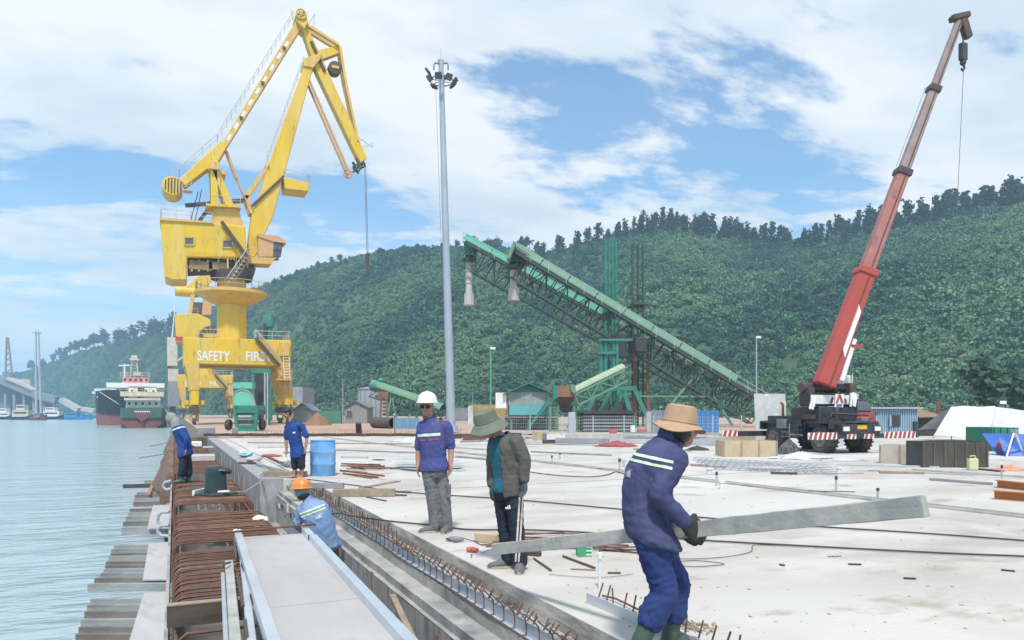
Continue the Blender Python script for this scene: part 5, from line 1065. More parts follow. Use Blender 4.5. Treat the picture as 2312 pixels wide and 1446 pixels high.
# small craft in line with the far shore
def boat(px, wpx, D, label, hullm, housem, hs, mast=True, name='tug_boat'):
    a = pd(px, HY, D); base = V((a.x, a.y, WL)); k = wpx * D / F; root = thing(name, label, 'boat', base)
    def S(f, h, z): return base + RT * f * k + FW * h + Z3 * z
    m = MB(); m.loft([[S(f, -h_, z), S(f, h_, z), S(f, h_ * .8, -.3), S(f, -h_ * .8, -.3)] for f, h_, z in ((-.5, 1.0, 1.5), (-.3, 2.2, 1.2), (.2, 2.4, 1.3), (.42, 1.4, 1.9), (.5, .15, 2.4))]); ob('hull', m, hullm, root)
    for f0, f1, z0, z1 in hs:
        m = MB(); m.loft([[S(f0, -1.5, z0), S(f1, -1.5, z0), S(f1, 1.5, z0), S(f0, 1.5, z0)], [S(f0 + .01, -1.4, z1), S(f1 - .01, -1.4, z1), S(f1 - .01, 1.4, z1), S(f0 + .01, 1.4, z1)]]); hh = ob('house', m, housem, root)
        m = MB(); m.box(S((f0 + f1) / 2, -1.52, z0 + (z1 - z0) * .65), ((f1 - f0) * k * .8, .05, (z1 - z0) * .25), rz=-YAW); ob('window', m, BLK, hh)
    if mast: m = MB(); m.tube(S(0, 0, hs[-1][3]), S(0, 0, hs[-1][3] + 5), .15, 5, .08); m.beam(S(-.08, 0, hs[-1][3] + 3), S(.08, 0, hs[-1][3] + 3), .12, .12); ob('mast', m, GREY, root)
boat(12, 44, 330, 'dark tug with pale wheelhouse at the left edge', HNAV, WHT, ((-.4, .3, 1.2, 3), (-.2, .15, 3, 5))); boat(52, 56, 322, 'dark tug with two storey pale wheelhouse, second from left', HNAV, CREAM, ((-.35, .3, 1.2, 4), (-.2, .15, 4, 6.5)))
boat(88, 34, 300, 'small red brown launch in front of the tugs', HRED, GREY, ((-.2, .2, 1.2, 2.8),), False); boat(122, 52, 335, 'black tug with white stepped wheelhouse left of the blue barge', HNAV, WHT, ((-.4, .3, 1.3, 3.6), (-.3, .1, 3.6, 5.4)))
boat(178, 62, 322, 'bright blue barge next to the dark ship', M('barge_blue', (.03, .20, .42), (.04, .25, .5), scale=.3), M('barge_blue_house', (.05, .28, .5)), ((-.45, .0, 1.3, 3.0), (.1, .4, 1.3, 2.4)), False, 'barge')
boat(520, 60, 260, 'small blue vessel seen between the legs of the second crane', BLUEP, WHT, ((-.3, .1, 1.2, 3.8),), True, 'work_boat') if False else None
# far jetty with galleries, lattice crane, twin masts
JT = thing('far_jetty', 'hazy grey loading jetty with sloping galleries at the far left', 'jetty', V((pd(40, HY, 420).x, pd(40, HY, 420).y, WL)))
Dj = 420.0
for pts, w_ in ((((-40, 842), (0, 857), (91, 895), (130, 904)), 5), (((20, 858), (50, 870), (78, 886)), 4), (((139, 903), (180, 926)), 3.5), (((188, 924), (216, 929)), 3)):
    for a, b in zip(pts[:-1], pts[1:]): m = MB(); m.beam(pd(*a, Dj), pd(*b, Dj), 5, w_ * .75); ob('gallery', m, ROOFG if w_ > 4 else CHUT, JT)
m = MB(); m.prism([pd(-40, 866, Dj + 5), pd(0, 866, Dj + 5), pd(90, 898, Dj + 5), pd(90, 946, Dj + 5), pd(-40, 946, Dj + 5)], FW * 15); ob('shed', m, M('far_grey', (.16, .17, .2), (.2, .2, .22), scale=.1), JT)
m = MB(); m.prism([pd(30, 856, Dj + 22), pd(68, 857, Dj + 22), pd(68, 872, Dj + 22), pd(30, 868, Dj + 22)], FW * 10); ob('roof_house', m, CREAM, JT)
for x in (12, 32, 54, 76, 100, 118): m = MB(); m.beam(pd(x, 890, Dj), pd(x, 947, Dj), 1.2, 1.2); ob('leg', m, GREY, JT)
m = MB(); m.beam(pd(-60, 942, Dj - 3), pd(215, 943, Dj - 3), 8, 2); ob('deck', m, GREY, JT)
LC = thing('far_crane', 'thin hazy lattice crane standing on the far jetty', 'crane', V((pd(20, HY, Dj).x, pd(20, HY, Dj).y, WL)))
m = MB()
for x0, x1 in ((12, 15), (29, 18)): m.beam(pd(x0, 862, Dj + 4), pd(x1, 762, Dj + 4), .7, .7)
for k in range(7): m.beam(pd(12 + k * .5, 855 - k * 13, Dj + 4), pd(28 - k * 1.3, 845 - k * 13, Dj + 4), .4, .4)
ob('lattice_mast', m, M('far_rust', (.3, .2, .19), (.24, .2, .2)), LC); m = MB(); m.box(pd(16, 850, Dj + 4), (4, 3, 5)); ob('machine_house', m, ROOFG, LC)
for x0, lab in ((81, 'left one'), (90, 'right one')):
    b = pd(x0 + (1 if x0 < 85 else 3), 890, 400); t_ = pd(x0 if x0 < 85 else 87, 752, 400); root = thing('far_light_mast', 'faint pale floodlight mast over the far jetty, ' + lab, 'light mast', V((b.x, b.y, WL)))
    m = MB(); m.tube(V((b.x, b.y, WL)), t_, .7, 8, .4); ob('pole', m, GALV, root); m = MB(); m.box(t_, (2.8, 1, .5)); m.tube(t_, t_ + Z3 * 1.8, .15, 5); ob('lamp_ring', m, GREY, root)
# ================================================================ foreground works
REB = M('rusty_rebar', (0.175, 0.088, 0.060), (0.115, 0.062, 0.046), scale=7, rough=.85, bump=.3, bscale=120)
REBD = M('dark_rebar', (0.07, 0.055, 0.05), (0.10, 0.07, 0.06), scale=8, rough=.75)
STEEL = M('new_galvanised_plate', (0.56, 0.61, 0.66), (0.47, 0.52, 0.57), scale=3, rough=.38, metal=.35)
JOI = M('grey_joist', (0.34, 0.35, 0.35), (0.22, 0.23, 0.23), scale=3, rough=.85, stretch=(.4, 2, 2), bump=.3, rust=(0.13, 0.10, 0.085), rustscale=2.2, rustamt=.62)
PLYG = M('film_faced_plywood', (0.44, 0.415, 0.395), (0.35, 0.335, 0.325), scale=1.6, rough=.5, stretch=(1, .35, 1), detail=10, c3=(0.48, 0.475, 0.48), c3scale=.9, rust=(0.30, 0.275, 0.25), rustscale=1.3, rustamt=.6, rough2=.75)
TIMD = M('old_dark_timber', (0.095, 0.075, 0.06), (0.055, 0.045, 0.038), scale=5, rough=.85, stretch=(.6, 3, 3))
BEAMC = M('cement_caked_timber', (0.40, 0.40, 0.37), (0.27, 0.28, 0.265), scale=6, rough=.9, bump=.22, bscale=30, detail=10, c3=(0.47, 0.455, 0.415), c3scale=2.5, rust=(0.30, 0.27, 0.22), rustscale=4, rustamt=.62)
# ---- reinforcement cage of the capping beam
CG = thing('rebar_cage', 'long rusty brown reinforcement cage along the quay edge', 'rebar cage', (0, 4, -.9))
prof = [(.0, -.88), (0, -.10), (.012, -.045), (.045, -.012), (.10, 0), (1.08, 0), (1.15, -.012), (1.185, -.05), (1.19, -.12), (1.19, -.86)]
mbar = MB(); mbar.path([(x, 0, z) for x, z in prof], .0095, 6); sb_me = mbar.mesh('stirrup', True); sb_me.materials.append(REB)
sb2 = sb_me.copy(); sb2.materials.clear(); sb2.materials.append(M('caked_rebar', (0.24, 0.15, 0.11), (0.14, 0.08, 0.06), scale=5, rough=.9)); sb3 = sb_me.copy(); sb3.materials.clear(); sb3.materials.append(M('orange_rebar', (0.20, 0.085, 0.05), (0.13, 0.06, 0.04), scale=6, rough=.85)); sbs = [sb_me, sb_me, sb2, sb3]
gaps = ((3.0, 6.05), (8.6, 9.05), (11.75, 12.85), (15.6, 16.1), (17.3, 19.5))
y = 3.0; nb = 0; rest = MB()
while y < 46:
    if not any(a < y < b for a, b in gaps):
        if nb < 298:
            link('stirrup', random.choice(sbs), CG, None, V((random.gauss(0, .008), y + random.gauss(0, .007), random.gauss(0, .004))) - CG.location, (random.gauss(0, .012), random.gauss(0, .004), random.gauss(0, .007))); nb += 1
        else: rest.path([(x, y, z) for x, z in prof], .0095, 4)
    y += .088 if y < 9 else .098 if y < 20 else .13
if rest.v: o = ob('far_stirrup', rest, REB, CG); o['kind'] = 'stuff'
for x in (.06, .30, .55, .80, 1.05): m = MB(); m.tube((x, 6.11, -.024), (x, 46, -.024), .011, 6); ob('longitudinal_bar', m, REB, CG)
for z in (-.2, -.42, -.65, -.85): m = MB(); m.tube((.016, 3, z), (.016, 46, z), .011, 6); ob('longitudinal_bar', m, REB, CG); m = MB(); m.tube((1.17, 3, z), (1.17, 46, z), .011, 6); ob('longitudinal_bar', m, REB, CG)
# loose grid seen in the open bay at the front
for k in range(15): m = MB(); yy = 3.3 + k * .18; m.path([(.02, yy, -.5), (.03, yy, -.34), (.08, yy, -.30), (1.15, yy, -.30)], .010, 6); ob('lower_bar', m, REB, CG)
for x in (.12, .26, .40, .55): m = MB(); m.tube((x, 3.0, -.27), (x, 6.0, -.27), .012, 6); ob('lower_bar', m, REB, CG)
# bars across the slot
m = MB(); m.path([(.03, 5.6, -.3), (.03, 5.6, -.10), (.08, 5.6, -.06), (1.1, 5.6, -.06)], .012, 6); ob('edge_bar', m, REB, CG)
BD = thing('timber_board', 'dark old board set on edge across the rebar cage', 'board', (0.2, 6.1, -.1)); m = MB(); m.beam((-.05, 6.08, -.05), (.52, 6.08, -.05), .035, .16); ob('board', m, TIMD, BD)
m = MB(); m.beam((-.05, 6.10, .034), (.52, 6.10, .034), .075, .010); ob('top_strip', m, TIM, BD)
# ---- joists over the water and plywood on them
JZ = -.80
JMS = [JOI, M('greenish_joist', (0.30, 0.33, 0.32), (0.19, 0.21, 0.205), scale=3, rough=.85, stretch=(.4, 2, 2), bump=.3, rust=(0.14, 0.10, 0.08), rustscale=2.6, rustamt=.57), M('brown_joist', (0.25, 0.235, 0.21), (0.13, 0.11, 0.10), scale=2.4, rough=.85, stretch=(.4, 2, 2), bump=.3)]
def joist(x0, yp, x1, lab, grp, mt=JOI, h=.15, w_=.045, z=JZ, yr=None):
    a, b = gp(x0, yp, z), gp(x1, yr or yp - 2, z); m = MB(); m.beam(a - Z3 * h / 2, b - Z3 * h / 2, w_, h); return one('joist', m, mt, lab, 'joist', grp, loc=a, bevel=.006)
g1 = [(205, 1352, 382), (198, 1365, 382), (192, 1380, 382), (184, 1398, 382), (179, 1415, 382), (172, 1431, 382)]
g2 = [(258, 1231, 382), (252, 1240, 382), (250, 1249, 382), (246, 1256, 382), (240, 1268, 382), (238, 1276, 382), (235, 1285, 382), (228, 1294, 382), (214, 1305, 382), (199, 1318, 380)]
g3 = [(326, 1085, 384), (309, 1112, 384), (305, 1118, 384), (303, 1125, 384), (301, 1134, 384), (293, 1149, 384), (289, 1157, 384), (284, 1167, 384), (278, 1178, 384), (275, 1191, 384)]
for gi_, (lst, wh) in enumerate(((g1, 'nearest bay'), (g2, 'middle bay'), (g3, 'far bay'))):
    for i, (x0, yp, x1) in enumerate(lst):
        ordw = ('first', 'second', 'third', 'fourth', 'fifth', 'sixth', 'seventh', 'eighth', 'ninth', 'tenth')[len(lst) - 1 - i]
        joist(x0, yp, x1, f'grey timber joist over the water, {wh}, {ordw} from the viewer', f'joists of the {wh}', h=random.uniform(.10, .15), mt=JMS[i % 3 if i != 4 else 2])
joist(278, 1094, 384, 'dark steel joist jutting farthest over the water in the far bay', None, TIMD, .12, .08)
m = MB(); m.beam(gp(176, 1444, JZ) - Z3 * .1, gp(300, 1440, JZ) - Z3 * .1, .08, .14); one('joist', m, M('rusty_red_joist', (.25, .09, .06), (.18, .08, .06)), 'rust red joist at the bottom left corner', 'joist')
m = MB(); a = gp(335, 1117, JZ + .05); m.beam(a, gp(345, 1095, JZ + .05), .09, .05); one('plank_scrap', m, M('orange_scrap', (.45, .2, .1), (.38, .18, .1)), 'short orange plank scrap lying on the far joists', 'plank', loc=a)
def ply(pts, lab):
    P = [gp(x, y_, JZ + .012) for x, y_ in pts]; m = MB(); m.prism(P, Z3 * .018); one('plywood_sheet', m, PLYG, lab, 'plywood', 'plywood over the water', loc=P[0])
ply(((325, 1342), (384, 1339), (384, 1470), (286, 1470)), 'pale plywood sheet on the nearest joists over the water'); ply(((336, 1229), (384, 1226), (384, 1311), (322, 1312)), 'pale plywood sheet on the middle joists over the water')
ply(((364, 1110), (385, 1108), (385, 1139), (361, 1139)), 'small pale plywood sheet on the far joists, behind'); ply(((346, 1143), (384, 1141), (384, 1194), (332, 1196)), 'pale plywood sheet on the far joists, in front')
# side shutter of the cage
m = MB(); m.box2((-.075, 2.6, -.86), (-.045, 24, -.30)); struct('edge_shutter', m, CONCG, 'narrow grey shutter board along the water side of the cage')
for k, (ya, yb_) in enumerate(((1156, 1187), (1186, 1210))):
    m = MB(); dd = 11.4 - k * .8; m.path([pd(382, ya, dd), pd(366, ya + 1, dd), pd(357, ya + 8, dd), pd(356, yb_ - 9, dd), pd(364, yb_ - 1, dd), pd(382, yb_ + 1, dd)], .026, 8)
    one('pipe_loop', m, GALV, 'bent grey pipe loop on the cage side, %s' % ('upper' if k == 0 else 'lower'), 'pipe', smooth=True)
m = MB(); dd = 13.5; m.path([pd(386, 1086, dd), pd(372, 1090, dd), pd(368, 1098, dd), pd(374, 1106, dd), pd(388, 1104, dd)], .028, 8); one('pipe_loop', m, GALV, 'bent grey pipe loop near the far worker', 'pipe', smooth=True)
# old brown quay face further along
m = MB(); rings = []
for k in range(22):
    yy = 20 + k * 1.6; b = .30 + .25 * math.sin(k * .5) ** 2 + random.uniform(-.08, .08)
    rings.append([V((.02, yy, -.15)), V((-b * .5, yy, -.1 + random.uniform(-.1, .12))), V((-b, yy, -.7 + random.uniform(-.1, .1))), V((-b * .8, yy, -1.5)), V((-.1, yy, -2.2)), V((.02, yy, -2.2))])
m.loft(rings); one('fender_wall', m, M('brown_fender', (.14, .085, .065), (.20, .14, .11), scale=2.5, rough=.95, bump=.6, bscale=9), 'weathered brown fender wall bulging from the far quay edge', 'fender', loc=(0, 20, -2))
for k, (px, py, l) in enumerate(((376, 1000, .5), (370, 1025, .6))): m = MB(); a = pd(px, py, 22 - k * 4); m.tube(a, a - RT * l - Z3 * .1, .02, 6); one('jutting_pipe', m, GREY, 'thin pipe jutting from the fender wall, %s' % ('far one' if k == 0 else 'near one'), 'pipe')
# ---- formwork table: plywood with two steel rails
FT_ = thing('formwork_table', 'long plywood formwork panel with pale steel side rails', 'formwork', (.9, 5, .05))
def fp(px, py): return gp(px, py, .10)
aL, aR, bL, bR = V((.62, 8.62, .1)), V((1.36, 8.62, .1)), V((.46, 2.6, .1)), V((1.20, 2.6, .1))
def fl(s_, t, z): p = (aL * (1 - s_) + aR * s_) * (1 - t) + (bL * (1 - s_) + bR * s_) * t; return V((p.x, p.y, z))
cuts = (0.0, .53, 1.0)
for t0, t1 in zip(cuts[:-1], cuts[1:]): m = MB(); m.prism([fl(.04, t0 + .001, .085), fl(.96, t0 + .001, .085), fl(.96, t1 - .001, .085), fl(.04, t1 - .001, .085)], Z3 * .018); ob('plywood_sheet', m, PLYG, FT_)
for s0, t0, t1 in ((0.02, .0, 1.0), (.985, .0, .085), (1.0, .095, 1.0)):
    m = MB(); m.beam(fl(s0, t0, .125), fl(s0, t1, .125), .075, .095); rl = ob('side_rail', m, STEEL, FT_, bevel=.004)
    e = fl(s0, t1 if t1 < .1 else t0, .125); m = MB(); m.box(e + (V((0, -.002, 0)) if t1 < .1 else V((0, .002, 0))), (.06, .012, .075)); ob('tube_mouth', m, BLK, rl)
    if s0 < .5:
        for k in range(5): m = MB(); m.box(fl(s0, .08 + k * .2, .10) - V((.04, 0, 0)), (.006, .28, .03)); ob('slot', m, BLK, rl)
for k in range(5): m = MB(); m.beam(fl(-.05, .06 + k * .22, .045), fl(1.02, .06 + k * .22, .045), .07, .07); ob('bearer', m, TIM, FT_)
m = MB(); m.tube(gp(505, 1203, .2), gp(712, 1184, .2), .013, 6); one('loose_bar', m, REB, 'rusty bar laid across the far end of the formwork panel', 'rebar')
for px, py in ((532, 1200), (686, 1188)): 
    m = MB(); c = gp(px, py, .185); m.ell(c, (.035, .03, .025)); m.ell(c + V((.04, 0, .0)), (.025, .025, .02)); one('mortar_lump', m, WHT, 'white lump on the %s rail end of the formwork panel' % ('left' if px < 600 else 'right'), 'lump', smooth=True)
# strips lying left of the panel
for k, (xa, ya, xb, yb_, w_, mt, lab) in enumerate(((517, 1272, 534, 1490, .07, BEAMC, 'cement caked timber beam lying beside the formwork panel'), (548, 1262, 572, 1490, .055, STEEL, 'pale steel strip between caked beam and formwork panel'), (503, 1300, 512, 1490, .03, GALV, 'thin grey strip left of the caked timber beam'))):
    m = MB(); m.beam(gp(xa, ya, .06), gp(xb, yb_, .06), w_, .06); one('loose_beam', m, mt, lab, 'beam', bevel=.005)
for k, (xa, ya, xb, yb_) in enumerate(((529, 1222, 533, 1262), (536, 1300, 549, 1370), (553, 1400, 558, 1440))):
    m = MB(); m.beam(gp(xa, ya, .09), gp(xb, yb_, .09), .02, .02); one('dark_rod', m, REBD, 'short dark rod beside the panel rail, %s' % ('far', 'middle', 'near')[k], 'rod')
m = MB(); m.path([gp(502, 1301, .06), gp(500, 1285, .1), gp(506, 1274, .14), gp(520, 1270, .12)], .01, 6); one('tie_wire_loop', m, REBD, 'dark wire loop round the end of the caked beam', 'wire', smooth=True)
# ---- steel angle, J bars and starter bars of the rail trench
RA = thing('steel_angle', 'long pale steel angle set in the rail trench', 'steel angle', (2.3, 8, -.15))
yy = 3.0
while yy < 16.5:
    m = MB(); m.box2((2.328, yy, -.155), (2.336, min(yy + 2.98, 16.5), -.045)); ob('upright_plate', m, STEEL, RA); m = MB(); m.box2((2.268, yy, -.153), (2.328, min(yy + 2.98, 16.5), -.146)); ob('shelf_plate', m, STEEL, RA); yy += 3.0
for k, x in enumerate((2.272, 2.285)):
    m = MB(); m.path([(x + .004 * math.sin(3 * t_), t_, -.138 + .006 * math.sin(2.1 * t_ + k)) for t_ in np.arange(3, 16.6, .5)], .0075, 5); ob('edge_bar', m, REBD, RA)
m = MB(); m.path([(2.30 + .006 * math.sin(2 * t_), t_, -.03 + .01 * math.sin(1.7 * t_)) for t_ in np.arange(7.5, 16.6, .5)], .0085, 5); ob('top_bar', m, REB, RA)
mj = MB(); mj.path([(-.012, .20, .02), (0, .05, -.005), (.008, .012, -.03), (.010, 0, -.06), (.010, -.002, -.125), (0, -.003, -.138), (-.055, 0, -.140)], .0065, 6); mj = mj.mesh('anchor_bar', True); mj.materials.append(REBD)
yy = 3.3
while yy < 16.3: link('anchor_bar', mj, RA, None, V((2.318, yy, -.004)) - RA.location, (0, 0, random.gauss(0, .05))); yy += .2 * random.uniform(.85, 1.15)
SB = thing('starter_bars', 'row of rusty starter bars leaning in the trench by the slab edge', 'rebar', (2.45, 7, -.17))
ms = [MB().path([(0, 0, 0), (.085, .02, .125)], .0062, 6).mesh('starter_bar', True), MB().path([(0, 0, 0), (.05, -.05, .12)], .0062, 6).mesh('starter_bar', True)]
for m_ in ms: m_.materials.append(REB)
yy = 3.2
while yy < 8.9:
    link('starter_bar', ms[0], SB, None, V((2.43, yy, -.172)) - SB.location, (random.gauss(0, .12), 0, random.gauss(0, .25))); link('starter_bar', random.choice(ms), SB, None, V((2.44, yy + .04, -.172)) - SB.location, (random.gauss(0, .12), 0, random.gauss(0, .3))); yy += .145 * random.uniform(.8, 1.2)
mu = MB(); mu.path([(0, 0, .19), (0, .005, .05), (-.02, .02, .01), (-.045, .05, .06), (-.05, .055, .17)], .006, 6); mu = mu.mesh('starter_loop', True); mu.materials.append(M('brown_bar', (.13, .085, .06), (.1, .07, .055), scale=6))
while yy < 16.5: link('starter_loop', mu, SB, None, V((2.50, yy, -.172)) - SB.location, (random.gauss(0, .06), random.gauss(0, .06), random.gauss(0, .3))); yy += .17 * random.uniform(.8, 1.2)
# timber prop and formed patches on the trench wall
m = MB(); m.beam((1.98, 7.2, -.36), (1.62, 4.2, -.62), .06, .05); one('timber_prop', m, TIM, 'pale timber prop slanting along the trench wall', 'prop', bevel=.004)
for k, (y_, z) in enumerate(((8.3, -.42), (6.0, -.5))): m = MB(); m.box((2.045, y_, z), (.02, .07, .16)); one('rusty_bracket', m, M('bracket_rust%d' % k, (.18, .09, .06), (.3, .2, .1)), 'rusty bracket on the trench wall, %s one' % ('far' if k == 0 else 'near'), 'bracket')
for k, (y_, x_) in enumerate(((7.3, 1.8), (5.6, 1.75), (4.6, 1.8))): m = MB(); m.path([(x_, y_, -.94), (x_, y_, -.62), (x_ + .02, y_, -.56)], .009, 6); one('dowel_bar', m, REBD, 'upright dowel bar in the trench, %s' % ('farthest', 'middle', 'nearest')[k], 'rebar')
for k in range(14):
    y_ = 12.2 + k * .42; m = MB(); m.box((2.04, y_, -.42 - random.uniform(0, .12)), (.022, random.uniform(.08, .3), random.uniform(.05, .2))); one('wall_patch', m, BLK if k % 3 == 0 else WHT if k % 3 == 1 else GREY, 'small scrap of shuttering stuck on the far trench wall', 'scrap', 'scraps on the trench wall')
# shuttering ribs on the smooth wall
for k in range(16): m = MB(); m.box((1.692, 17.5 + k * 1.7, -.55), (.02, .05, .85)); one('shutter_rib', m, CONCG, 'grey joint rib on the face of the kerb wall', 'rib', 'joint ribs on the kerb wall')
# ---- bollard on its plate
BO = thing('mooring_bollard', 'dark teal cast mooring bollard with beaked head', 'bollard', gp(487, 1120)); bc = gp(487, 1118); s_ = bc.length / F * .97
TEALD = M('bollard_teal', (.013, .034, .040), (.024, .052, .058), scale=4, rough=.45, bump=.15)
k = 11.4 / F; m = MB(); rings = []
for z, r, ox in ((.05, 29, 0), (.10, 28, 0), (.24, 26.5, 0), (.38, 25.5, -.005), (.455, 25, -.005), (.495, 23, -.0), (.51, 18, .0)):
    rings.append([bc + RT * (ox + r * k * math.cos(a)) + FW * (r * k * .95 * math.sin(a)) + Z3 * z for a in np.linspace(0, 2 * math.pi, 21)[:-1]])
m.loft(rings); ob('stem', m, TEALD, BO, True)
m = MB(); c0 = bc + RT * .06 + Z3 * .43; m.loft([[c0 + RT * f + FW * (w_ * math.cos(a)) + Z3 * (h_ * math.sin(a) + dz) for a in np.linspace(0, 2 * math.pi, 13)[:-1]] for f, w_, h_, dz in ((-.05, .15, .07, .0), (.06, .13, .065, .01), (.14, .10, .055, .0), (.19, .075, .045, -.012), (.215, .04, .025, -.018))]); ob('beak', m, TEALD, BO, True)
m = MB(); m.loft([[bc + RT * x + FW * y_ + Z3 * z for x, y_ in ((-.28, -.26), (.16, -.26), (.30, -.20), (.36, -.05), (.36, .1), (.26, .3), (-.24, .3))] for z in (-.01, .05)]); pl = ob('base_plate', m, TEALD, BO, bevel=.012)
m = MB(); m.beam(bc + RT * .12 - FW * .22 + Z3 * .075, bc + RT * .33 - FW * .21 + Z3 * .085, .07, .05); one('wrapped_bundle', m, M('pale_bundle', (.6, .45, .36), (.68, .6, .54), scale=9), 'pale pink wrapped bundle lying on the bollard plate', 'bundle', bevel=.02)
m = MB(); m.beam(bc + RT * -.31 - FW * .2 + Z3 * .055, bc + RT * -.24 + FW * .42 + Z3 * .055, .045, .09); one('white_strip', m, WHT, 'white strip along the left edge of the bollard plate', 'strip')
for i in range(4): m = MB(); p = bc + RT * (-.16 + i * .12) - FW * .33; m.box(p - Z3 * .12, (.035, .02, .2), rz=-YAW); one('anchor_bolt', m, GALV, 'pale upright anchor bolt below the bollard plate', 'bolt', 'anchor bolts under the bollard')
m = MB(); m.path([bc + RT * .36 + Z3 * .05, bc + RT * .5 + FW * .1 + Z3 * .05, bc + RT * .62 + FW * .6 + Z3 * .2, gp(588, 1072, .05), gp(612, 1062, .04)], .012, 6); one('hose', m, GREY, 'grey hose curving from the bollard over the kerb wall', 'hose', smooth=True)
m = MB(); c = gp(585, 1172, .0); m.lump(c + Z3 * .0, (.085, .12, .045), 4, .3); m.lump(c + V((.07, -.13, -.05)), (.04, .05, .09), 5, .3); one('white_rag', m, M('rag_white', (.66, .65, .60), (.5, .5, .46), scale=10), 'white rag hung on the end of the rebar cage', 'rag', smooth=True)
# far clutter on the beam: pale boxes and planks
for i, (px, py, sx, sy, sz, mt, lab) in enumerate(((455, 1040, .75, 1.0, .16, CHUT, 'pale formwork box on the far cage, near one'), (438, 1008, .6, 1.2, .18, WHT, 'white formwork box on the far cage, behind the worker'), (470, 1012, .4, .9, .05, GALV, 'grey sheet across the far trench'), (466, 985, 1.0, .2, .5, GREY, 'grey board standing at the end of the new quay'), (531, 985, .35, .3, .5, GREY, 'grey stub post on the far quay edge'))):
    m = MB(); c = gp(px, py); m.box(c + Z3 * (sz / 2 + .01), (sx, sy, sz), rz=-.02); one('formwork_box' if sz < .3 else 'board', m, mt, lab, 'box' if sz < .3 else 'board', bevel=.01)
# ---- loose things on the slab
def stick(name, a, b, w_, h, mt, lab, cat, grp=None, z=0, round_=False, bevel=.003):
    p, q_ = gp(*a, 0), gp(*b, 0); m = MB()
    if round_: m.tube(p + Z3 * (w_ / 2 + z + .004), q_ + Z3 * (w_ / 2 + z + .004), w_ / 2, 8)
    else: m.beam(p + Z3 * (h / 2 + z + .004), q_ + Z3 * (h / 2 + z + .004), w_, h)
    return one(name, m, mt, lab, cat, grp, smooth=round_, bevel=0 if round_ else bevel, loc=p)
BA = thing('plastic_barrel', 'faded blue plastic barrel standing on the slab', 'barrel', gp(729, 1076)); c = gp(729, 1074)
BLB = M('barrel_blue', (.10, .30, .62), (.20, .42, .66), scale=2.2, rough=.5, rust=(.40, .47, .48), rustscale=2.4, rustamt=.52, detail=8)
m = MB(); m.lathe([(.27, 0), (.285, .03), (.285, .24), (.295, .26), (.295, .29), (.287, .31), (.29, .52), (.297, .54), (.297, .57), (.287, .59), (.28, .76), (.27, .80)], c, 30); ob('shell', m, BLB, BA, True)
m = MB(); m.lathe([(.278, .79), (.283, .80), (.283, .825), (.27, .825)], c, 30); ob('rim', m, BLB, BA, True); m = MB(); m.box(c + Z3 * .40, (.565, .565, .012), rz=.4); 
random.seed(3); OFR = M('offcut_rust', (.30, .12, .06), (.2, .09, .06), scale=6)
for k in range(11):
    a = (random.uniform(758, 800), random.uniform(1052, 1076)); b = (a[0] + random.uniform(40, 95), a[1] + random.uniform(-6, 12)); stick('offcut', a, b, .04, .04, OFR if k % 3 else BRN, 'rusty orange offcut in the heap beside the blue barrel', 'offcut', 'offcuts beside the barrel', z=.02 * (k % 4), round_=k % 2 == 0)
stick('timber_beam', (596, 1076), (692, 1077), .12, .12, TIM, 'weathered timber beam lying behind the orange helmet', 'beam'); stick('timber_beam', (752, 1122), (892, 1121), .14, .13, TIM, 'brown timber beam left of the white helmeted man', 'beam')
stick('steel_beam', (655, 1103), (776, 1103), .12, .10, GREY, 'grey steel beam right of the orange helmet', 'beam'); stick('rod', (892, 1113), (928, 1114), .03, .03, BRN, 'short brown rod behind the brown timber beam', 'rod', round_=True); stick('rod', (888, 1120), (918, 1121), .03, .03, REB, 'short rusty rod beside the brown timber beam', 'rod', round_=True)
stick('rod', (826, 1124), (872, 1133), .02, .02, BRN, 'thin rod in front of the brown timber beam', 'rod', round_=True); stick('plank', (815, 1103), (900, 1088), .12, .02, TIM, 'thin grey plank lying slantwise near the barrel', 'plank'); stick('plank', (782, 1060), (888, 1059), .10, .03, TIM, 'flat plank right of the orange offcuts', 'plank')
for k in range(4): stick('steel_sheet', (892 + k * 3, 1060 - k * 5), (1046 - k * 4, 1064 - k * 5), .42, .012, STEEL, 'pale steel sheet in the stack behind the white helmeted man', 'sheet', 'stacked steel sheets', z=.03 * k)
stick('dark_plate', (846, 1039), (864, 1040), .2, .02, BLK, 'small dark perforated plate on the slab', 'plate'); stick('offcut', (868, 1058), (950, 1066), .05, .04, BRN, 'brown offcut by the steel sheet stack', 'offcut')
for k, (x0, y0, x1, y1, mt, lab) in enumerate(((560, 1037, 600, 1057, GALV, 'pale angle iron by the blue bag'), (596, 1030, 650, 1056, BRN, 'brown scrap bar left of the man in shorts'), (580, 1052, 640, 1066, GREY, 'grey scrap strip near the kerb wall'), (540, 1048, 576, 1049, BRN, 'brown offcut lying across the kerb wall'))): stick('scrap_bar', (x0, y0), (x1, y1), .08, .05, mt, lab, 'scrap')
m = MB(); c = gp(556, 1033); m.lump(c + Z3 * .10, (.2, .28, .11), 6, .3); one('blue_bag', m, M('bag_blue', (.25, .45, .58), (.35, .5, .6), scale=5), 'pale blue bag lying by the kerb wall', 'bag', smooth=True)
m = MB(); c = gp(575, 1043); m.lump(c + Z3 * .08, (.25, .3, .10), 7, .3); one('cement_bag', m, CHUT, 'grey white sack next to the pale blue bag', 'bag', smooth=True)
m = MB(); c = gp(612, 1032); m.lump(c + Z3 * .04, (.36, .14, .04), 8, .35); one('red_cloth', m, REDP, 'red cloth on the slab left of the man in shorts', 'cloth', smooth=True)
m = MB(); c = gp(655, 1056); rr_ = np.random.default_rng(5)
for k in range(9): m.path([c + V((rr_.uniform(-.3, .3), rr_.uniform(-.3, .3), rr_.uniform(0, .2))) for _ in range(4)], .012, 5)
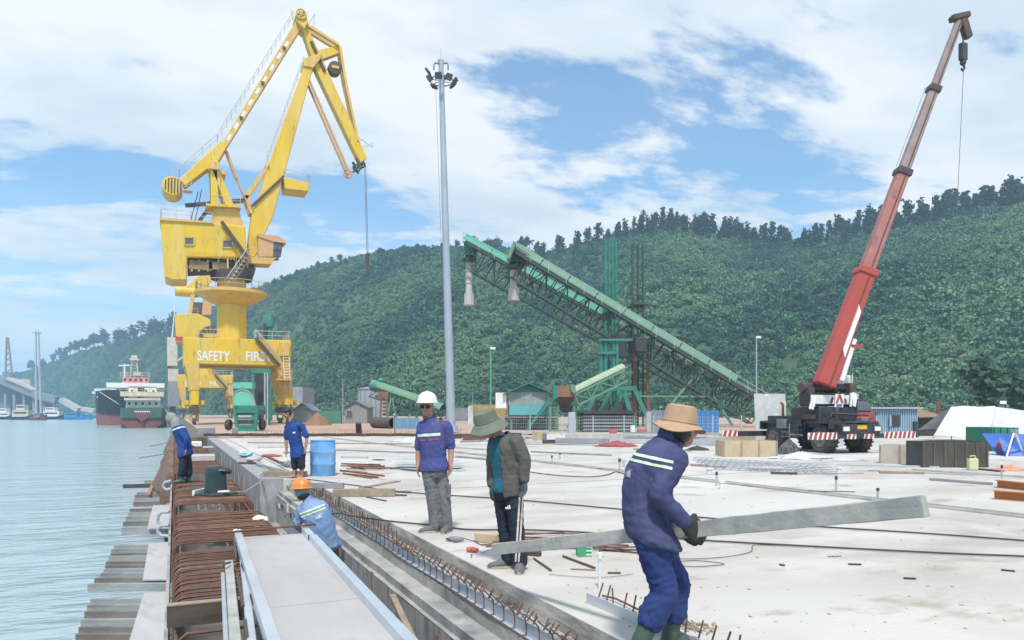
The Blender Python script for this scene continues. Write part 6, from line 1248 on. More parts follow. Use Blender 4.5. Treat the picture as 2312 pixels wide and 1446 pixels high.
one('wire_tangle', m, GREY, 'tangle of grey wire behind the man in shorts', 'wire')
# around the stooping man
m = MB(); m.beam(gp(1078, 1222) + Z3 * .055, gp(1126, 1228) + Z3 * .055, .13, .10); one('timber_block', m, PLY, 'squared pale timber block behind the stooping man', 'block', bevel=.005)
DR = thing('power_drill', 'red tool body lying on the slab', 'tool', gp(1065, 1241)); m = MB(); m.path([gp(1054, 1241, .03), gp(1066, 1241, .032), gp(1078, 1243, .03)], [.024, .03, .022], 10); ob('body', m, M('tool_red', (.6, .10, .08), rough=.4), DR, True)
m = MB(); m.tube(gp(1064, 1241, .05), gp(1064, 1241, .10), .008, 6); ob('spindle', m, BLK, DR); m = MB(); m.path([gp(1078, 1243, .02), gp(1090, 1248, .008), gp(1104, 1242, .008), gp(1116, 1238, .01)], .004, 5); ob('cord', m, GREY, DR)
CT = thing('angle_grinder', 'grey grinder with lead beside the red tool', 'tool', gp(1030, 1219)); m = MB(); m.path([gp(1016, 1216, .03), gp(1030, 1218, .04), gp(1046, 1217, .035)], [.025, .035, .02], 9); ob('body', m, GREY, CT, True)
m = MB(); m.lathe([(.05, 0), (.05, .01)], gp(1016, 1218, .02), 14); ob('disc', m, BLK, CT); m = MB(); m.path([gp(1046, 1216, .03), gp(1070, 1222, .01), gp(1085, 1230, .01)], .005, 5); ob('lead', m, BLK, CT)
rb = np.random.default_rng(9)
for k in range(12):
    x0 = rb.uniform(1085, 1180); y0 = rb.uniform(1205, 1238); x1 = x0 + rb.uniform(120, 260); y1 = y0 + rb.uniform(-12, 14); stick('rebar_piece', (x0, y0), (x1, y1), .016, .016, REB, 'rusty rebar in the loose bundle under the carried beam', 'rebar', 'loose bundle of rebar', z=.012 * (k % 3), round_=True)
for k in range(6):
    x0 = rb.uniform(1330, 1370); y0 = rb.uniform(1236, 1250); stick('rebar_piece', (x0, y0), (x0 + rb.uniform(60, 100), y0 + rb.uniform(0, 14)), .018, .018, REB, 'rusty rebar end by the green crate', 'rebar', 'rebar ends by the green crate', z=.012 * (k % 3), round_=True)
stick('steel_pipe', (1205, 1264), (1244, 1291), .02, .02, BRN, 'short brown pipe below the carried beam, left one', 'pipe', round_=True); stick('steel_pipe', (1271, 1259), (1343, 1286), .022, .022, BRN, 'short brown pipe below the carried beam, right one', 'pipe', round_=True)
stick('brown_block', (1184, 1253), (1220, 1257), .06, .045, BRN, 'rusty brown block by the feet of the stooping man', 'block'); stick('wood_strip', (1288, 1287), (1345, 1289), .02, .01, TIM, 'thin wood strip beside the white stake', 'strip'); stick('wood_strip', (1372, 1296), (1402, 1296), .025, .012, BRN, 'short brown strip right of the white stake', 'strip')
CRT = thing('green_crate', 'small green and white plastic crate on the slab', 'crate', gp(1320, 1258)); c = gp(1320, 1257)
GCR = M('crate_green', (.04, .33, .16), (.05, .28, .14)); 
def cbox(m, x, y_, z, sx, sy, sz): m.box(c + RT * x + FW * y_ + Z3 * z, (sx, sy, sz), rz=-YAW); return m
for sg in (-1, 1): ob('side', cbox(MB(), sg * .075, .06, .055, .008, .13, .11), M('crate_pale', (.55, .68, .58), rough=.4) if sg > 0 else bpy.data.materials.get('crate_pale') or GCR, CRT)
ob('front', cbox(MB(), -.03, -.005, .05, .085, .008, .085), GCR, CRT); ob('back', cbox(MB(), 0, .125, .055, .15, .008, .11), GCR, CRT); ob('floor', cbox(MB(), 0, .06, .006, .15, .13, .008), GCR, CRT)
for z in (.02, .06, .1): ob('slat', cbox(MB(), .045, -.005, z, .065, .01, .016), bpy.data.materials['crate_pale'], CRT)
WS = thing('white_stake', 'white pipe stake standing on the slab in front', 'stake', gp(1354, 1331)); b = gp(1354, 1331); m = MB(); m.tube(b, b + Z3 * .27, .012, 10); ob('pipe', m, M('white_pvc', (.66, .68, .70), rough=.4), WS, True)
m = MB(); m.lathe([(.018, .25), (.021, .26), (.021, .30), (.012, .31)], b, 10); ob('cap', m, WHT, WS, True); m = MB(); m.tube(b + Z3 * .3, b + Z3 * .36, .006, 6); ob('rod', m, REB, WS)
# channel with starter bars at the bottom
CHN = thing('slab_form', 'pale steel edge form with leaning rusty bars in front of the bent worker', 'edge form', gp(1440, 1400)); p, q_ = gp(1325, 1362), gp(1640, 1500); dv = (q_ - p).normalized(); nv = V((-dv.y, dv.x, 0))
m = MB(); m.beam(p + Z3 * .04, q_ + Z3 * .04, .008, .08); ob('face_plate', m, STEEL, CHN); m = MB(); m.beam(p + nv * .05 + Z3 * .006, q_ + nv * .05 + Z3 * .006, .1, .006); ob('foot_plate', m, STEEL, CHN)
mk = MB().path([(0, 0, 0), (.075, .03, .15)], .0065, 6).mesh('starter_bar', True); mk.materials.append(REB); Lc = (q_ - p).length
for k in range(16): link('starter_bar', mk, CHN, None, p + dv * (.09 + k * .115) + nv * .03 + Z3 * .01 - CHN.location, (random.gauss(0, .1), random.gauss(0, .08), random.gauss(0, .2)))
m = MB(); m.path([gp(1360, 1345, .02), gp(1390, 1352, .03), gp(1440, 1376, .03)], .008, 6); ob('lying_bar', m, REB, CHN)
m = MB(); m.path([gp(1510, 1404, .03), gp(1512, 1388, .06), gp(1520, 1375, .09), gp(1552, 1364, .1)], .008, 6); one('hooked_bar', m, REB, 'hooked rusty bar standing right of the boots', 'rebar', smooth=True)
rg = np.random.default_rng(4); m = MB(); c = gp(1556, 1420)
for k in range(60): r_ = rg.uniform(.005, .016); m.ell(c + V((rg.normal() * .12, rg.normal() * .06, r_ * .6)), (r_, r_ * 1.2, r_ * .8), n=5, k=4)
for k in range(8): a = c + V((rg.normal() * .12, rg.normal() * .06, .015)); m.tube(a, a + V((rg.normal() * .1, rg.normal() * .1, .01)), .005, 5)
o = one('rubble_heap', m, M('sandy_rubble', (.45, .36, .26), (.3, .24, .18), scale=20), 'little heap of sandy rubble behind the edge form', 'heap'); o['kind'] = 'stuff'
# cables
def cable(pts, r, mt, lab, sag=.0):
    P = [gp(x, y_, .008 + r) for x, y_ in pts]; S = []
    for i in range(len(P) - 1):
        p0, p1, p2, p3 = P[max(i - 1, 0)], P[i], P[i + 1], P[min(i + 2, len(P) - 1)]
        for k in range(6):
            t_ = k / 6; S.append(.5 * ((2 * p1) + (p2 - p0) * t_ + (2 * p0 - 5 * p1 + 4 * p2 - p3) * t_ ** 2 + (3 * p1 - p0 - 3 * p2 + p3) * t_ ** 3))
    S.append(P[-1]); m = MB(); m.path(S, r, 6); one('cable', m, mt, lab, 'cable', smooth=True)
cable([(690, 1082), (800, 1096), (900, 1110), (1110, 1125), (1190, 1131), (1420, 1152), (1600, 1170), (1830, 1188), (2080, 1204), (2330, 1222), (2700, 1248), (3200, 1280)], .011, BLK, 'black cable running across the slab behind the carried beam')
cable([(742, 1160), (770, 1160), (800, 1166), (880, 1177), (985, 1187), (1060, 1196), (1200, 1197), (1400, 1207), (1600, 1221), (1780, 1231), (1950, 1240), (2150, 1250), (2330, 1257), (2700, 1274), (3200, 1292)], .011, BLK, 'black cable running across the slab below the carried beam')
cable([(1500, 1262), (1580, 1262), (1650, 1256), (1695, 1246), (1700, 1232), (1730, 1231), (1800, 1233)], .004, BRN, 'thin brown wire curling on the slab right of the worker'); cable([(1520, 1270), (1570, 1266), (1635, 1274), (1570, 1280), (1530, 1276)], .004, BRN, 'thin brown wire loop beside the worker')
cable([(1240, 1297), (1300, 1302), (1360, 1304), (1430, 1296)], .004, GREY, 'thin grey wire at the foot of the white stake'); cable([(1190, 1065), (1250, 1073), (1330, 1077), (1372, 1072), (1392, 1066), (1430, 1076)], .012, BRN, 'brown hose lying by the channel kerb')
# pvc stubs and little pipes sticking out of the slab
STB = bpy.data.materials['white_pvc']
for k, (px, yt, yb_, r, lab) in enumerate(((1399, 1037, 1068, .025, 'thin grey stub by the channel, left of a pair'), (1408, 1035, 1055, .03, 'grey stub by the channel, middle of three'), (1416, 1037, 1052, .05, 'wide grey stub by the channel, right of three'), (1246, 1030, 1048, .02, 'thin stub beside the channel, far left'), (1264, 1024, 1038, .02, 'thin stub with hooked top beside the channel'), (1277, 1027, 1037, .05, 'wide stub behind the hooked stub'),
        (1602, 1058, 1070, .07, 'wide stub beside the brown plate'), (1618, 1067, 1097, .02, 'thin stub right of the bent worker'), (1630, 1086, 1105, .05, 'pale blue capped stub right of the bent worker'), (1888, 1077, 1108, .02, 'thin stub with tap, middle of the rear slab'), (1982, 1104, 1127, .02, 'thin stub with dark cap above the carried beam'), (1894, 1056, 1068, .06, 'wide short stub in front of the plastic heap'), (2262, 1052, 1080, .02, 'thin stub near the orange beams'))):
    a = gp(px, yb_); h = (yb_ - yt) * (a.dot(FW)) / F; root = thing('pipe_stub', lab, 'pipe', a); m = MB(); m.tube(a, a + Z3 * h, r, 10); ob('pipe', m, STB if r > .03 else GALV, root, True); m = MB(); m.lathe([(r * 1.3, h * .8), (r * 1.3, h + .01), (r * .8, h + .015)], a, 10); ob('cap', m, BLK if r < .03 else STB, root)
# ---- things around the mobile crane
def crate(name, lab, x0, x1, y0, yb_, dp, mt, cat, battens=3, rot=0, mbat=None):
    a, b = gp(x0, yb_), gp(x1, yb_ + rot); D_ = a.dot(FW); h = (yb_ - y0) * D_ / F; rt = hv(a, b); fw = V((-rt.y, rt.x, 0)); W_ = (b - a).length; root = thing(name, lab, cat, a); an = math.atan2(rt.y, rt.x)
    for (cx_, cy_, sx, sy, nm) in ((W_ / 2, .012, W_, .024, 'panel'), (W_ / 2, dp - .012, W_, .024, 'panel'), (.012, dp / 2, .024, dp - .05, 'panel'), (W_ - .012, dp / 2, .024, dp - .05, 'panel')): m = MB(); m.box(a + rt * cx_ + fw * cy_ + Z3 * (h / 2 + .004), (sx, sy, h), rz=an); ob(nm, m, mt, root)
    m = MB(); m.box(a + rt * W_ / 2 + fw * dp / 2 + Z3 * .02, (W_ - .05, dp - .05, .02), rz=an); ob('floor', m, mt, root)
    for k in range(battens): m = MB(); m.box(a + rt * (W_ * (k + .0) / max(1, battens - 1) * .96 + W_ * .02) - fw * .012 + Z3 * (h / 2 + .004), (.045, .024, h), rz=an); ob('batten', m, mbat or TIM, root)
    return root
crate('plywood_crate', 'long yellowish plywood crate in front of the rear crane wheel', 1632, 1756, 996, 1032, .9, PLY, 'crate', 4); crate('plywood_crate', 'pale weathered plywood crate left of the black tank', 1985, 2080, 1005, 1046, .75, M('pale_ply', (.48, .44, .37), (.40, .36, .3), scale=3), 'crate', 3, 4)
TK = crate('black_tank', 'rusty black steel tank with ribbed sides', 2082, 2232, 998, 1056, .8, M('tank_black', (.05, .045, .045), (.085, .075, .065), scale=2.5, rough=.8), 'tank', 7, 0, M('tank_rib', (.07, .062, .058), (.11, .095, .08), scale=3))
stick('tank_lid', (2150, 1000 + 56), (2232, 1060), .01, .01, BLK, 'thin dark strip at the foot of the black tank', 'strip')
JC = thing('jerry_can', 'pale yellow green jerry can in front of the black tank', 'jerry can', gp(2196, 1063)); c = gp(2196, 1062); m = MB(); m.box(c + Z3 * .15, (.24, .14, .3), rz=-YAW); ob('body', m, M('can_green', (.55, .6, .34)), JC, bevel=.03, seg=2)
m = MB(); m.path([c + Z3 * .3 - RT * .07, c + Z3 * .36 - RT * .05, c + Z3 * .36 + RT * .06, c + Z3 * .3 + RT * .08], .015, 6); ob('handle', m, bpy.data.materials['can_green'], JC); m = MB(); m.lathe([(.03, .29), (.03, .33)], c - RT * .08, 10); ob('cap', m, BLK, JC)
def heap(name, lab, px, py, sx, sy, sz, mt, cat, seed, sharp=1.0):
    r_ = np.random.default_rng(seed); c = gp(px, py); m = MB(); n, k_ = 26, 9; rings = []
    for i in range(k_):
        f = i / (k_ - 1); rings.append([c + RT * (sx * (1 - f ** 1.6 * .97) * math.cos(a) * (1 + r_.normal() * .09 * sharp)) + FW * (sy * (1 - f ** 1.6 * .97) * math.sin(a) * (1 + r_.normal() * .09)) + Z3 * max(.004, sz * f * (1 + r_.normal() * .10 * sharp)) for a in np.linspace(0, 2 * math.pi, n + 1)[:-1]])
    m.loft(rings); return one(name, m, mt, lab, cat, smooth=True, loc=c)
heap('wrapped_coil', 'black plastic wrapped coil beside the long plywood crate', 1781, 1026, .42, .4, .52, M('plastic_black', (.035, .035, .04), (.12, .12, .125), scale=9, rough=.25), 'coil', 3, .4)
PWH = M('white_plastic_sheet', (.62, .65, .70), (.50, .53, .60), scale=4, rough=.4, bump=.6, bscale=7)
heap('plastic_sheet', 'crumpled white plastic sheet in front of the mobile crane', 1808, 1036, .95, .5, .18, PWH, 'plastic sheet', 5, 1.6); heap('plastic_sheet', 'thin white plastic sheet trailing towards the plywood crate', 1905, 1040, .7, .3, .06, PWH, 'plastic sheet', 6, 1.5); heap('plastic_sheet', 'small white plastic sheet at the slab end left of the men', 938, 997, 1.2, .8, .2, PWH, 'plastic sheet', 8, 1.3)
# reinforcement lattice girders on the slab
for k in range(5):
    a, b = gp(1565 + k * 8, 1040 + k * 5), gp(1868 + k * 6, 1058 + k * 4); d_ = (b - a).normalized(); s_ = V((-d_.y, d_.x, 0)); L_ = (b - a).length; root = thing('lattice_girder', 'pale zigzag lattice girder lying by the crane, %s from the viewer' % ('fifth', 'fourth', 'third', 'second', 'first')[k], 'girder', a, 'lattice girders by the crane')
    m = MB(); 
    for o in (-.05, .05): m.tube(a + s_ * o + Z3 * .012, b + s_ * o + Z3 * .012, .008, 5)
    m.tube(a + Z3 * .10, b + Z3 * .10, .009, 5); ob('chord', m, GALV, root)
    m = MB(); n = int(L_ / .2); P = []
    for i in range(n): P += [a + d_ * (i * .2) + s_ * .05 + Z3 * .012, a + d_ * (i * .2 + .1) + Z3 * .1]
    m.path(P, .007, 4); P = [p - s_ * .1 if i % 2 == 0 else p for i, p in enumerate(P)]; m.path(P, .007, 4); ob('zigzag', m, GALV, root)
stick('plank', (1986, 1069), (2086, 1071), .16, .05, TIM, 'thick pale plank in front of the plywood crate', 'plank'); stick('roll', (1692, 1062), (1772, 1064), .1, .1, CHUT, 'pale rolled sheet in front of the lattice girders', 'roll', round_=True); stick('rust_bar', (1740, 1071), (1800, 1072), .08, .05, BRN, 'rusty bar in front of the pale roll', 'bar'); stick('rod', (1800, 1072), (1950, 1070), .02, .02, GREY, 'long grey rod right of the rusty bar', 'rod', round_=True)
stick('steel_strip', (1890, 1050), (2120, 1056), .2, .03, STEEL, 'pale steel strip in front of crate and tank', 'strip'); stick('steel_strip', (1960, 1064), (2200, 1074), .06, .03, GALV, 'thin pale strip lying before the black tank', 'strip'); stick('kerb_batten', (2060, 1062), (2330, 1080), .1, .04, CHUT, 'long pale batten running to the right edge', 'batten'); stick('dark_scrap', (2200, 1060), (2260, 1066), .2, .03, BLK, 'dark scrap sheet right of the jerry can', 'scrap')
OB = M('orange_primer', (.46, .17, .045), (.38, .14, .05), scale=4, rough=.6)
for k, (x0, y0, x1, y1) in enumerate(((2252, 1101, 2400, 1118), (2245, 1127, 2400, 1140))):
    a, b = gp(x0, y0), gp(x1, y1); root = thing('steel_i_beam', 'orange primed steel beam at the right edge, %s one' % ('rear' if k == 0 else 'front'), 'beam', a)
    for z, w_, h in ((.008, .14, .012), (.075, .012, .12), (.142, .14, .012)): m = MB(); m.beam(a + Z3 * z, b + Z3 * z, w_, h); ob('flange' if w_ > .1 else 'web', m, OB, root)
heap('orange_cone', 'orange red plastic scrap near the right edge', 2282, 1062, .5, .2, .12, M('orange_plastic', (.55, .22, .14), (.5, .3, .22)), 'scrap', 12)
m = MB(); c = gp(1886, 1258)
for k in range(5): m.ell(c + V((random.uniform(-.06, .06), random.uniform(-.03, .03), .015)), (.03, .02, .015), n=6, k=4)
one('crumpled_paper', m, CHUT, 'crumpled grey scrap on the open slab at the right', 'scrap')
for x0, y0, x1, y1, lab in ((2260, 1289, 2292, 1292, 'short dark strip on the slab near the right edge'), (1760, 1277, 1772, 1279, 'tiny brown chip left of the crumpled scrap'), (1915, 1276, 1945, 1277, 'small grey strip below the crumpled scrap'), (2040, 1308, 2068, 1309, 'small brown strip in the middle of the open slab'), (1825, 1110, 1930, 1112, 'thin dark strip lying across the channel')): stick('strip', (x0, y0), (x1, y1), .025, .012, BLK, lab, 'strip')
heap('dark_boots', 'dark scrap heap right of the bent worker', 1574, 1017, .45, .3, .16, BLK, 'scrap', 15)
# ---- long row of material at the slab end
rs = np.random.default_rng(12)
mats_ = [TIM, CHUT, BRN, GALV, TIMD, GREY, REB]
labs_ = {0: 'weathered timber length', 1: 'pale precast length', 2: 'rusty steel length', 3: 'pale steel length', 4: 'dark timber length', 5: 'grey pipe length', 6: 'rebar length'}
for k in range(44):
    x0 = rs.uniform(1020, 1590); y0 = rs.uniform(987, 1006); ln = rs.uniform(40, 150); i = int(rs.integers(0, 7)); stick('material_length', (x0, y0), (x0 + ln, y0 + rs.uniform(-2, 3)), rs.uniform(.12, .3), rs.uniform(.06, .26), mats_[i], labs_[i] + ' in the row stored along the slab end', 'stored length', 'material stored along the slab end, kind %s' % labs_[i], z=rs.uniform(0, .1))
stick('hoarding_block', (1212, 1000), (1224, 1001), .5, .55, PLY, 'yellowish block standing in the material row', 'block'); stick('blue_block', (1226, 1001), (1234, 1001), .3, .45, M('dull_blue', (.10, .17, .25)), 'dull blue drum beside the yellowish block', 'drum')
stick('red_box', (1376, 981), (1392, 981), .4, .35, REDP, 'red box behind the fence, left one', 'box'); stick('red_box', (1440, 982), (1460, 982), .4, .35, REDP, 'red box behind the fence, right one', 'box'); stick('white_box', (1424, 982), (1433, 982), .4, .6, WHT, 'white box between the two red boxes', 'box')
heap('red_cloth_heap', 'red cloth heap lying in front of the material row', 1392, 1009, .9, .4, .22, M('dull_red_cloth', (.35, .07, .08), (.28, .08, .08), scale=6), 'cloth', 18, 1.4)
for k in range(26): stick('rust_strip', (455 + k * 18.5, 984.5 + .5 * (k % 3)), (472 + k * 18.5, 985 + .5 * ((k + 1) % 3)), .25, .16, BRN if k % 4 else TIMD, 'rusty edge bar along the far end of the slab', 'bar', 'edge bars along the slab end')
mst = MB().tube((0, 0, 0), (0, 0, .34), .012, 5).mesh('end_bar'); mst.materials.append(REB)
SE = thing('end_starter_bars', 'row of thin upright rusty bars at the far slab end', 'rebar', gp(700, 986))
for k in range(70): link('end_bar', mst, SE, None, gp(560 + k * 6.6, 986 + random.uniform(-.8, .8)) - SE.location, (random.gauss(0, .08), random.gauss(0, .08), 0))
# long battens and joint strips over the far slab
for k, (x0, y0, x1, y1) in enumerate(((560, 1001, 930, 1004), (580, 1012, 690, 1010), (760, 1018, 935, 1024), (640, 1024, 700, 1023), (1030, 1012, 1180, 1022), (1200, 1022, 1380, 1030), (1430, 1016, 1560, 1020), (1690, 1047, 1740, 1048), (2100, 1085, 2240, 1096), (1560, 1052, 1640, 1058), (770, 1034, 830, 1035), (1030, 1033, 1160, 1045), (1640, 1012, 1700, 1010))):
    stick('batten', (x0, y0), (x1, y1), .09, .05, (TIM, CHUT, GREY)[k % 3], '%s batten lying flat on the far slab' % ('weathered', 'pale', 'grey')[k % 3], 'batten', '%s battens on the far slab' % ('weathered', 'pale', 'grey')[k % 3])
# pour joints: shallow dark saw cuts across the slab
JM = M('joint_filler', (.20, .19, .175), (.14, .135, .125), scale=3)
for k, (x0, y0, x1, y1) in enumerate(((780, 1116, 1800, 1062), (700, 1046, 1500, 1020))):
    p, q_ = gp(x0, y0), gp(x1, y1)
    m = MB(); m.beam(p + Z3 * .002, q_ + Z3 * .002, .012, .006); struct('pour_joint', m, JM, 'thin dark pour joint across the pale slab')
# stray chips over the slab: too many and small to count
rc_ = np.random.default_rng(77); m = MB()
for k in range(900):
    px = rc_.uniform(700, 2312); py = 990 + 440 * rc_.uniform() ** 1.6; c = gp(px, py)
    if c.x < 2.75: continue
    s_ = (.003 + .010 * rc_.uniform() ** 3) * (1 + .05 * c.y); m.box(c + Z3 * s_ * .2, (s_ * rc_.uniform(.6, 3), s_, s_ * .4), rz=rc_.uniform(0, 3))
o = struct('slab_litter', m, M('litter_brown', (.36, .32, .27), (.20, .17, .15), scale=1.5), 'small chips and litter scattered over the slab', kind='stuff')
m = MB(); rr_ = np.random.default_rng(31)
for k in range(420):
    x = rr_.uniform(2.36, 2.62) if k % 2 else rr_.uniform(1.3, 2.0); y_ = rr_.uniform(3.2, 17); s_ = rr_.uniform(.005, .022); m.ell(V((x, y_, (-.17 if k % 2 else -.945) + s_ * .5)), (s_, s_ * 1.3, s_ * .8), n=5, k=4)
struct('trench_rubble', m, M('trench_gravel', (.42, .40, .36), (.26, .24, .21), scale=3), 'mortar crumbs and gravel lying in the trench', kind='stuff')
# ================================================================ people
SOLE = M('rubber_sole', (.42, .40, .36), (.33, .31, .28), scale=9, rough=.8)
SKIN = M('skin', (.40, .235, .17), (.33, .18, .125), scale=9, rough=.55)
def fuse(mb, voxel, smooth=4, wr=0.0, seed=0, freq=1.0, name='m'):
    """ closed pieces welded into one continuous skin, smoothed, with cloth folds """
    me = mb.mesh('t'); o = bpy.data.objects.new('t', me); COL.objects.link(o)
    a = o.modifiers.new('r', 'REMESH'); a.mode = 'VOXEL'; a.voxel_size = voxel; a.adaptivity = 0
    if smooth: b = o.modifiers.new('s', 'SMOOTH'); b.factor = .5; b.iterations = smooth
    out = bpy.data.meshes.new_from_object(o.evaluated_get(bpy.context.evaluated_depsgraph_get())); bpy.data.objects.remove(o); bpy.data.meshes.remove(me)
    n = len(out.vertices); co = np.empty(n * 3, np.float32); out.vertices.foreach_get('co', co); co = co.reshape(-1, 3)
    if wr:
        nr = np.empty(n * 3, np.float32); out.vertex_normals.foreach_get('vector', nr); nr = nr.reshape(-1, 3); r = np.random.default_rng(seed); d = np.zeros(n)
        for k in range(9):
            kv = r.normal(size=3) * np.array([1, 1, 1.1]); kv *= freq * 2 * math.pi / r.uniform(.09, .30) / np.linalg.norm(kv); k2 = r.normal(size=3) * 14
            s = np.sin(co @ kv + r.uniform(0, 6.3) + 2.4 * np.sin(co @ k2 + r.uniform(0, 6.3))); m_ = .5 + .5 * np.sin(co @ (r.normal(size=3) * 9) + r.uniform(0, 6.3)); d += (1 - np.abs(s) * 1.6) * m_
        co = co + nr * (wr * d / 3.2)[:, None]; out.vertices.foreach_set('co', co.astype(np.float32).ravel())
    out.shade_smooth(); out.update(); out.name = name; return out
def limb(mb, pts, rad, n=14, sub=5, flat=1.0):
    pts = [V(p) for p in pts]; P = []; Rr = []
    for i in range(len(pts) - 1):
        p0, p1, p2, p3 = pts[max(i - 1, 0)], pts[i], pts[i + 1], pts[min(i + 2, len(pts) - 1)]
        for k in range(sub):
            t = k / sub; P.append(.5 * ((2 * p1) + (p2 - p0) * t + (2 * p0 - 5 * p1 + 4 * p2 - p3) * t ** 2 + (3 * p1 - p0 - 3 * p2 + p3) * t ** 3)); Rr.append(rad[i] * (1 - t) + rad[i + 1] * t)
    P.append(pts[-1]); Rr.append(rad[-1])
    d0 = (P[0] - P[1]).normalized(); d1 = (P[-1] - P[-2]).normalized()
    P = [P[0] + d0 * Rr[0] * .85, P[0] + d0 * Rr[0] * .5] + P + [P[-1] + d1 * Rr[-1] * .5, P[-1] + d1 * Rr[-1] * .85]; Rr = [Rr[0] * .3, Rr[0] * .85] + Rr + [Rr[-1] * .85, Rr[-1] * .3]
    mb.path(P, Rr, n); return mb
def hand(mb, W, d, pn, s=1.0, curl=.5, fat=1.0, side=1):
    """ palm, four fingers and a thumb; d along the hand, pn out of the palm """
    d = V(d).normalized(); pn = V(pn); pn = (pn - d * pn.dot(d)).normalized(); x = d.cross(pn) * side
    m = Matrix((x, pn, d)).transposed(); K = W + d * .085 * s
    mb.loft([[W + d * (f * s) + x * (w_ * s * fat * math.cos(a)) + pn * (t_ * s * fat * math.sin(a)) for a in np.linspace(0, 2 * math.pi, 13)[:-1]] for f, w_, t_ in ((-.02, .024, .02), (.0, .028, .02), (.035, .040, .019), (.07, .043, .017), (.09, .040, .013))])
    for i, (ox, ln) in enumerate(((.031, .070), (.010, .078), (-.011, .073), (-.030, .058))):
        p = K + x * ox * s - d * .006; dir_ = d.copy(); pts = [p]
        for seg, f in enumerate((.42, .33, .27)):
            dir_ = (Matrix.Rotation(-curl * (.5 + .35 * seg) * side, 3, x) @ dir_) if False else (dir_ * math.cos(curl * (.55 + .25 * seg)) + pn * math.sin(curl * (.55 + .25 * seg))).normalized()
            p = p + dir_ * ln * s * f; pts.append(p)
        limb(mb, pts, [.0098 * s * fat, .0092 * s * fat, .0086 * s * fat, .0075 * s * fat], 8, 2)
    b = W + d * .028 * s + x * .034 * s; limb(mb, [b, b + (d * .6 + x * .7 + pn * .35) * .034 * s, b + (d * 1.5 + x * .85 + pn * .95) * .032 * s], [.013 * s * fat, .0115 * s * fat, .009 * s * fat], 8, 2)
def head(mb, C, up, fw, s=1.0):
    up = V(up).normalized(); fw = V(fw); fw = (fw - up * fw.dot(up)).normalized(); rt = fw.cross(up); m = Matrix((rt, fw, up)).transposed()
    E = lambda c, r: mb.ell(C + m @ (V(c) * s), [q_ * s for q_ in r], m, 16, 12)
    E((0, -.012, .022), (.074, .094, .092)); E((0, .022, -.035), (.060, .066, .078)); E((0, .058, -.082), (.028, .026, .026))
    E((0, .050, -.075), (.045, .034, .026)); E((0, .078, .022), (.052, .018, .014)); E((.038, .062, -.022), (.024, .022, .022)); E((-.038, .062, -.022), (.024, .022, .022))
    limb(mb, [C + m @ (V((0, .086, .012)) * s), C + m @ (V((0, .104, -.026)) * s)], [.010 * s, .016 * s], 8, 2); E((0, .083, -.058), (.024, .012, .008)); E((0, .082, -.066), (.021, .011, .007))
    for q_ in (-1, 1): E((q_ * .078, -.005, -.008), (.010, .022, .034))
    return m
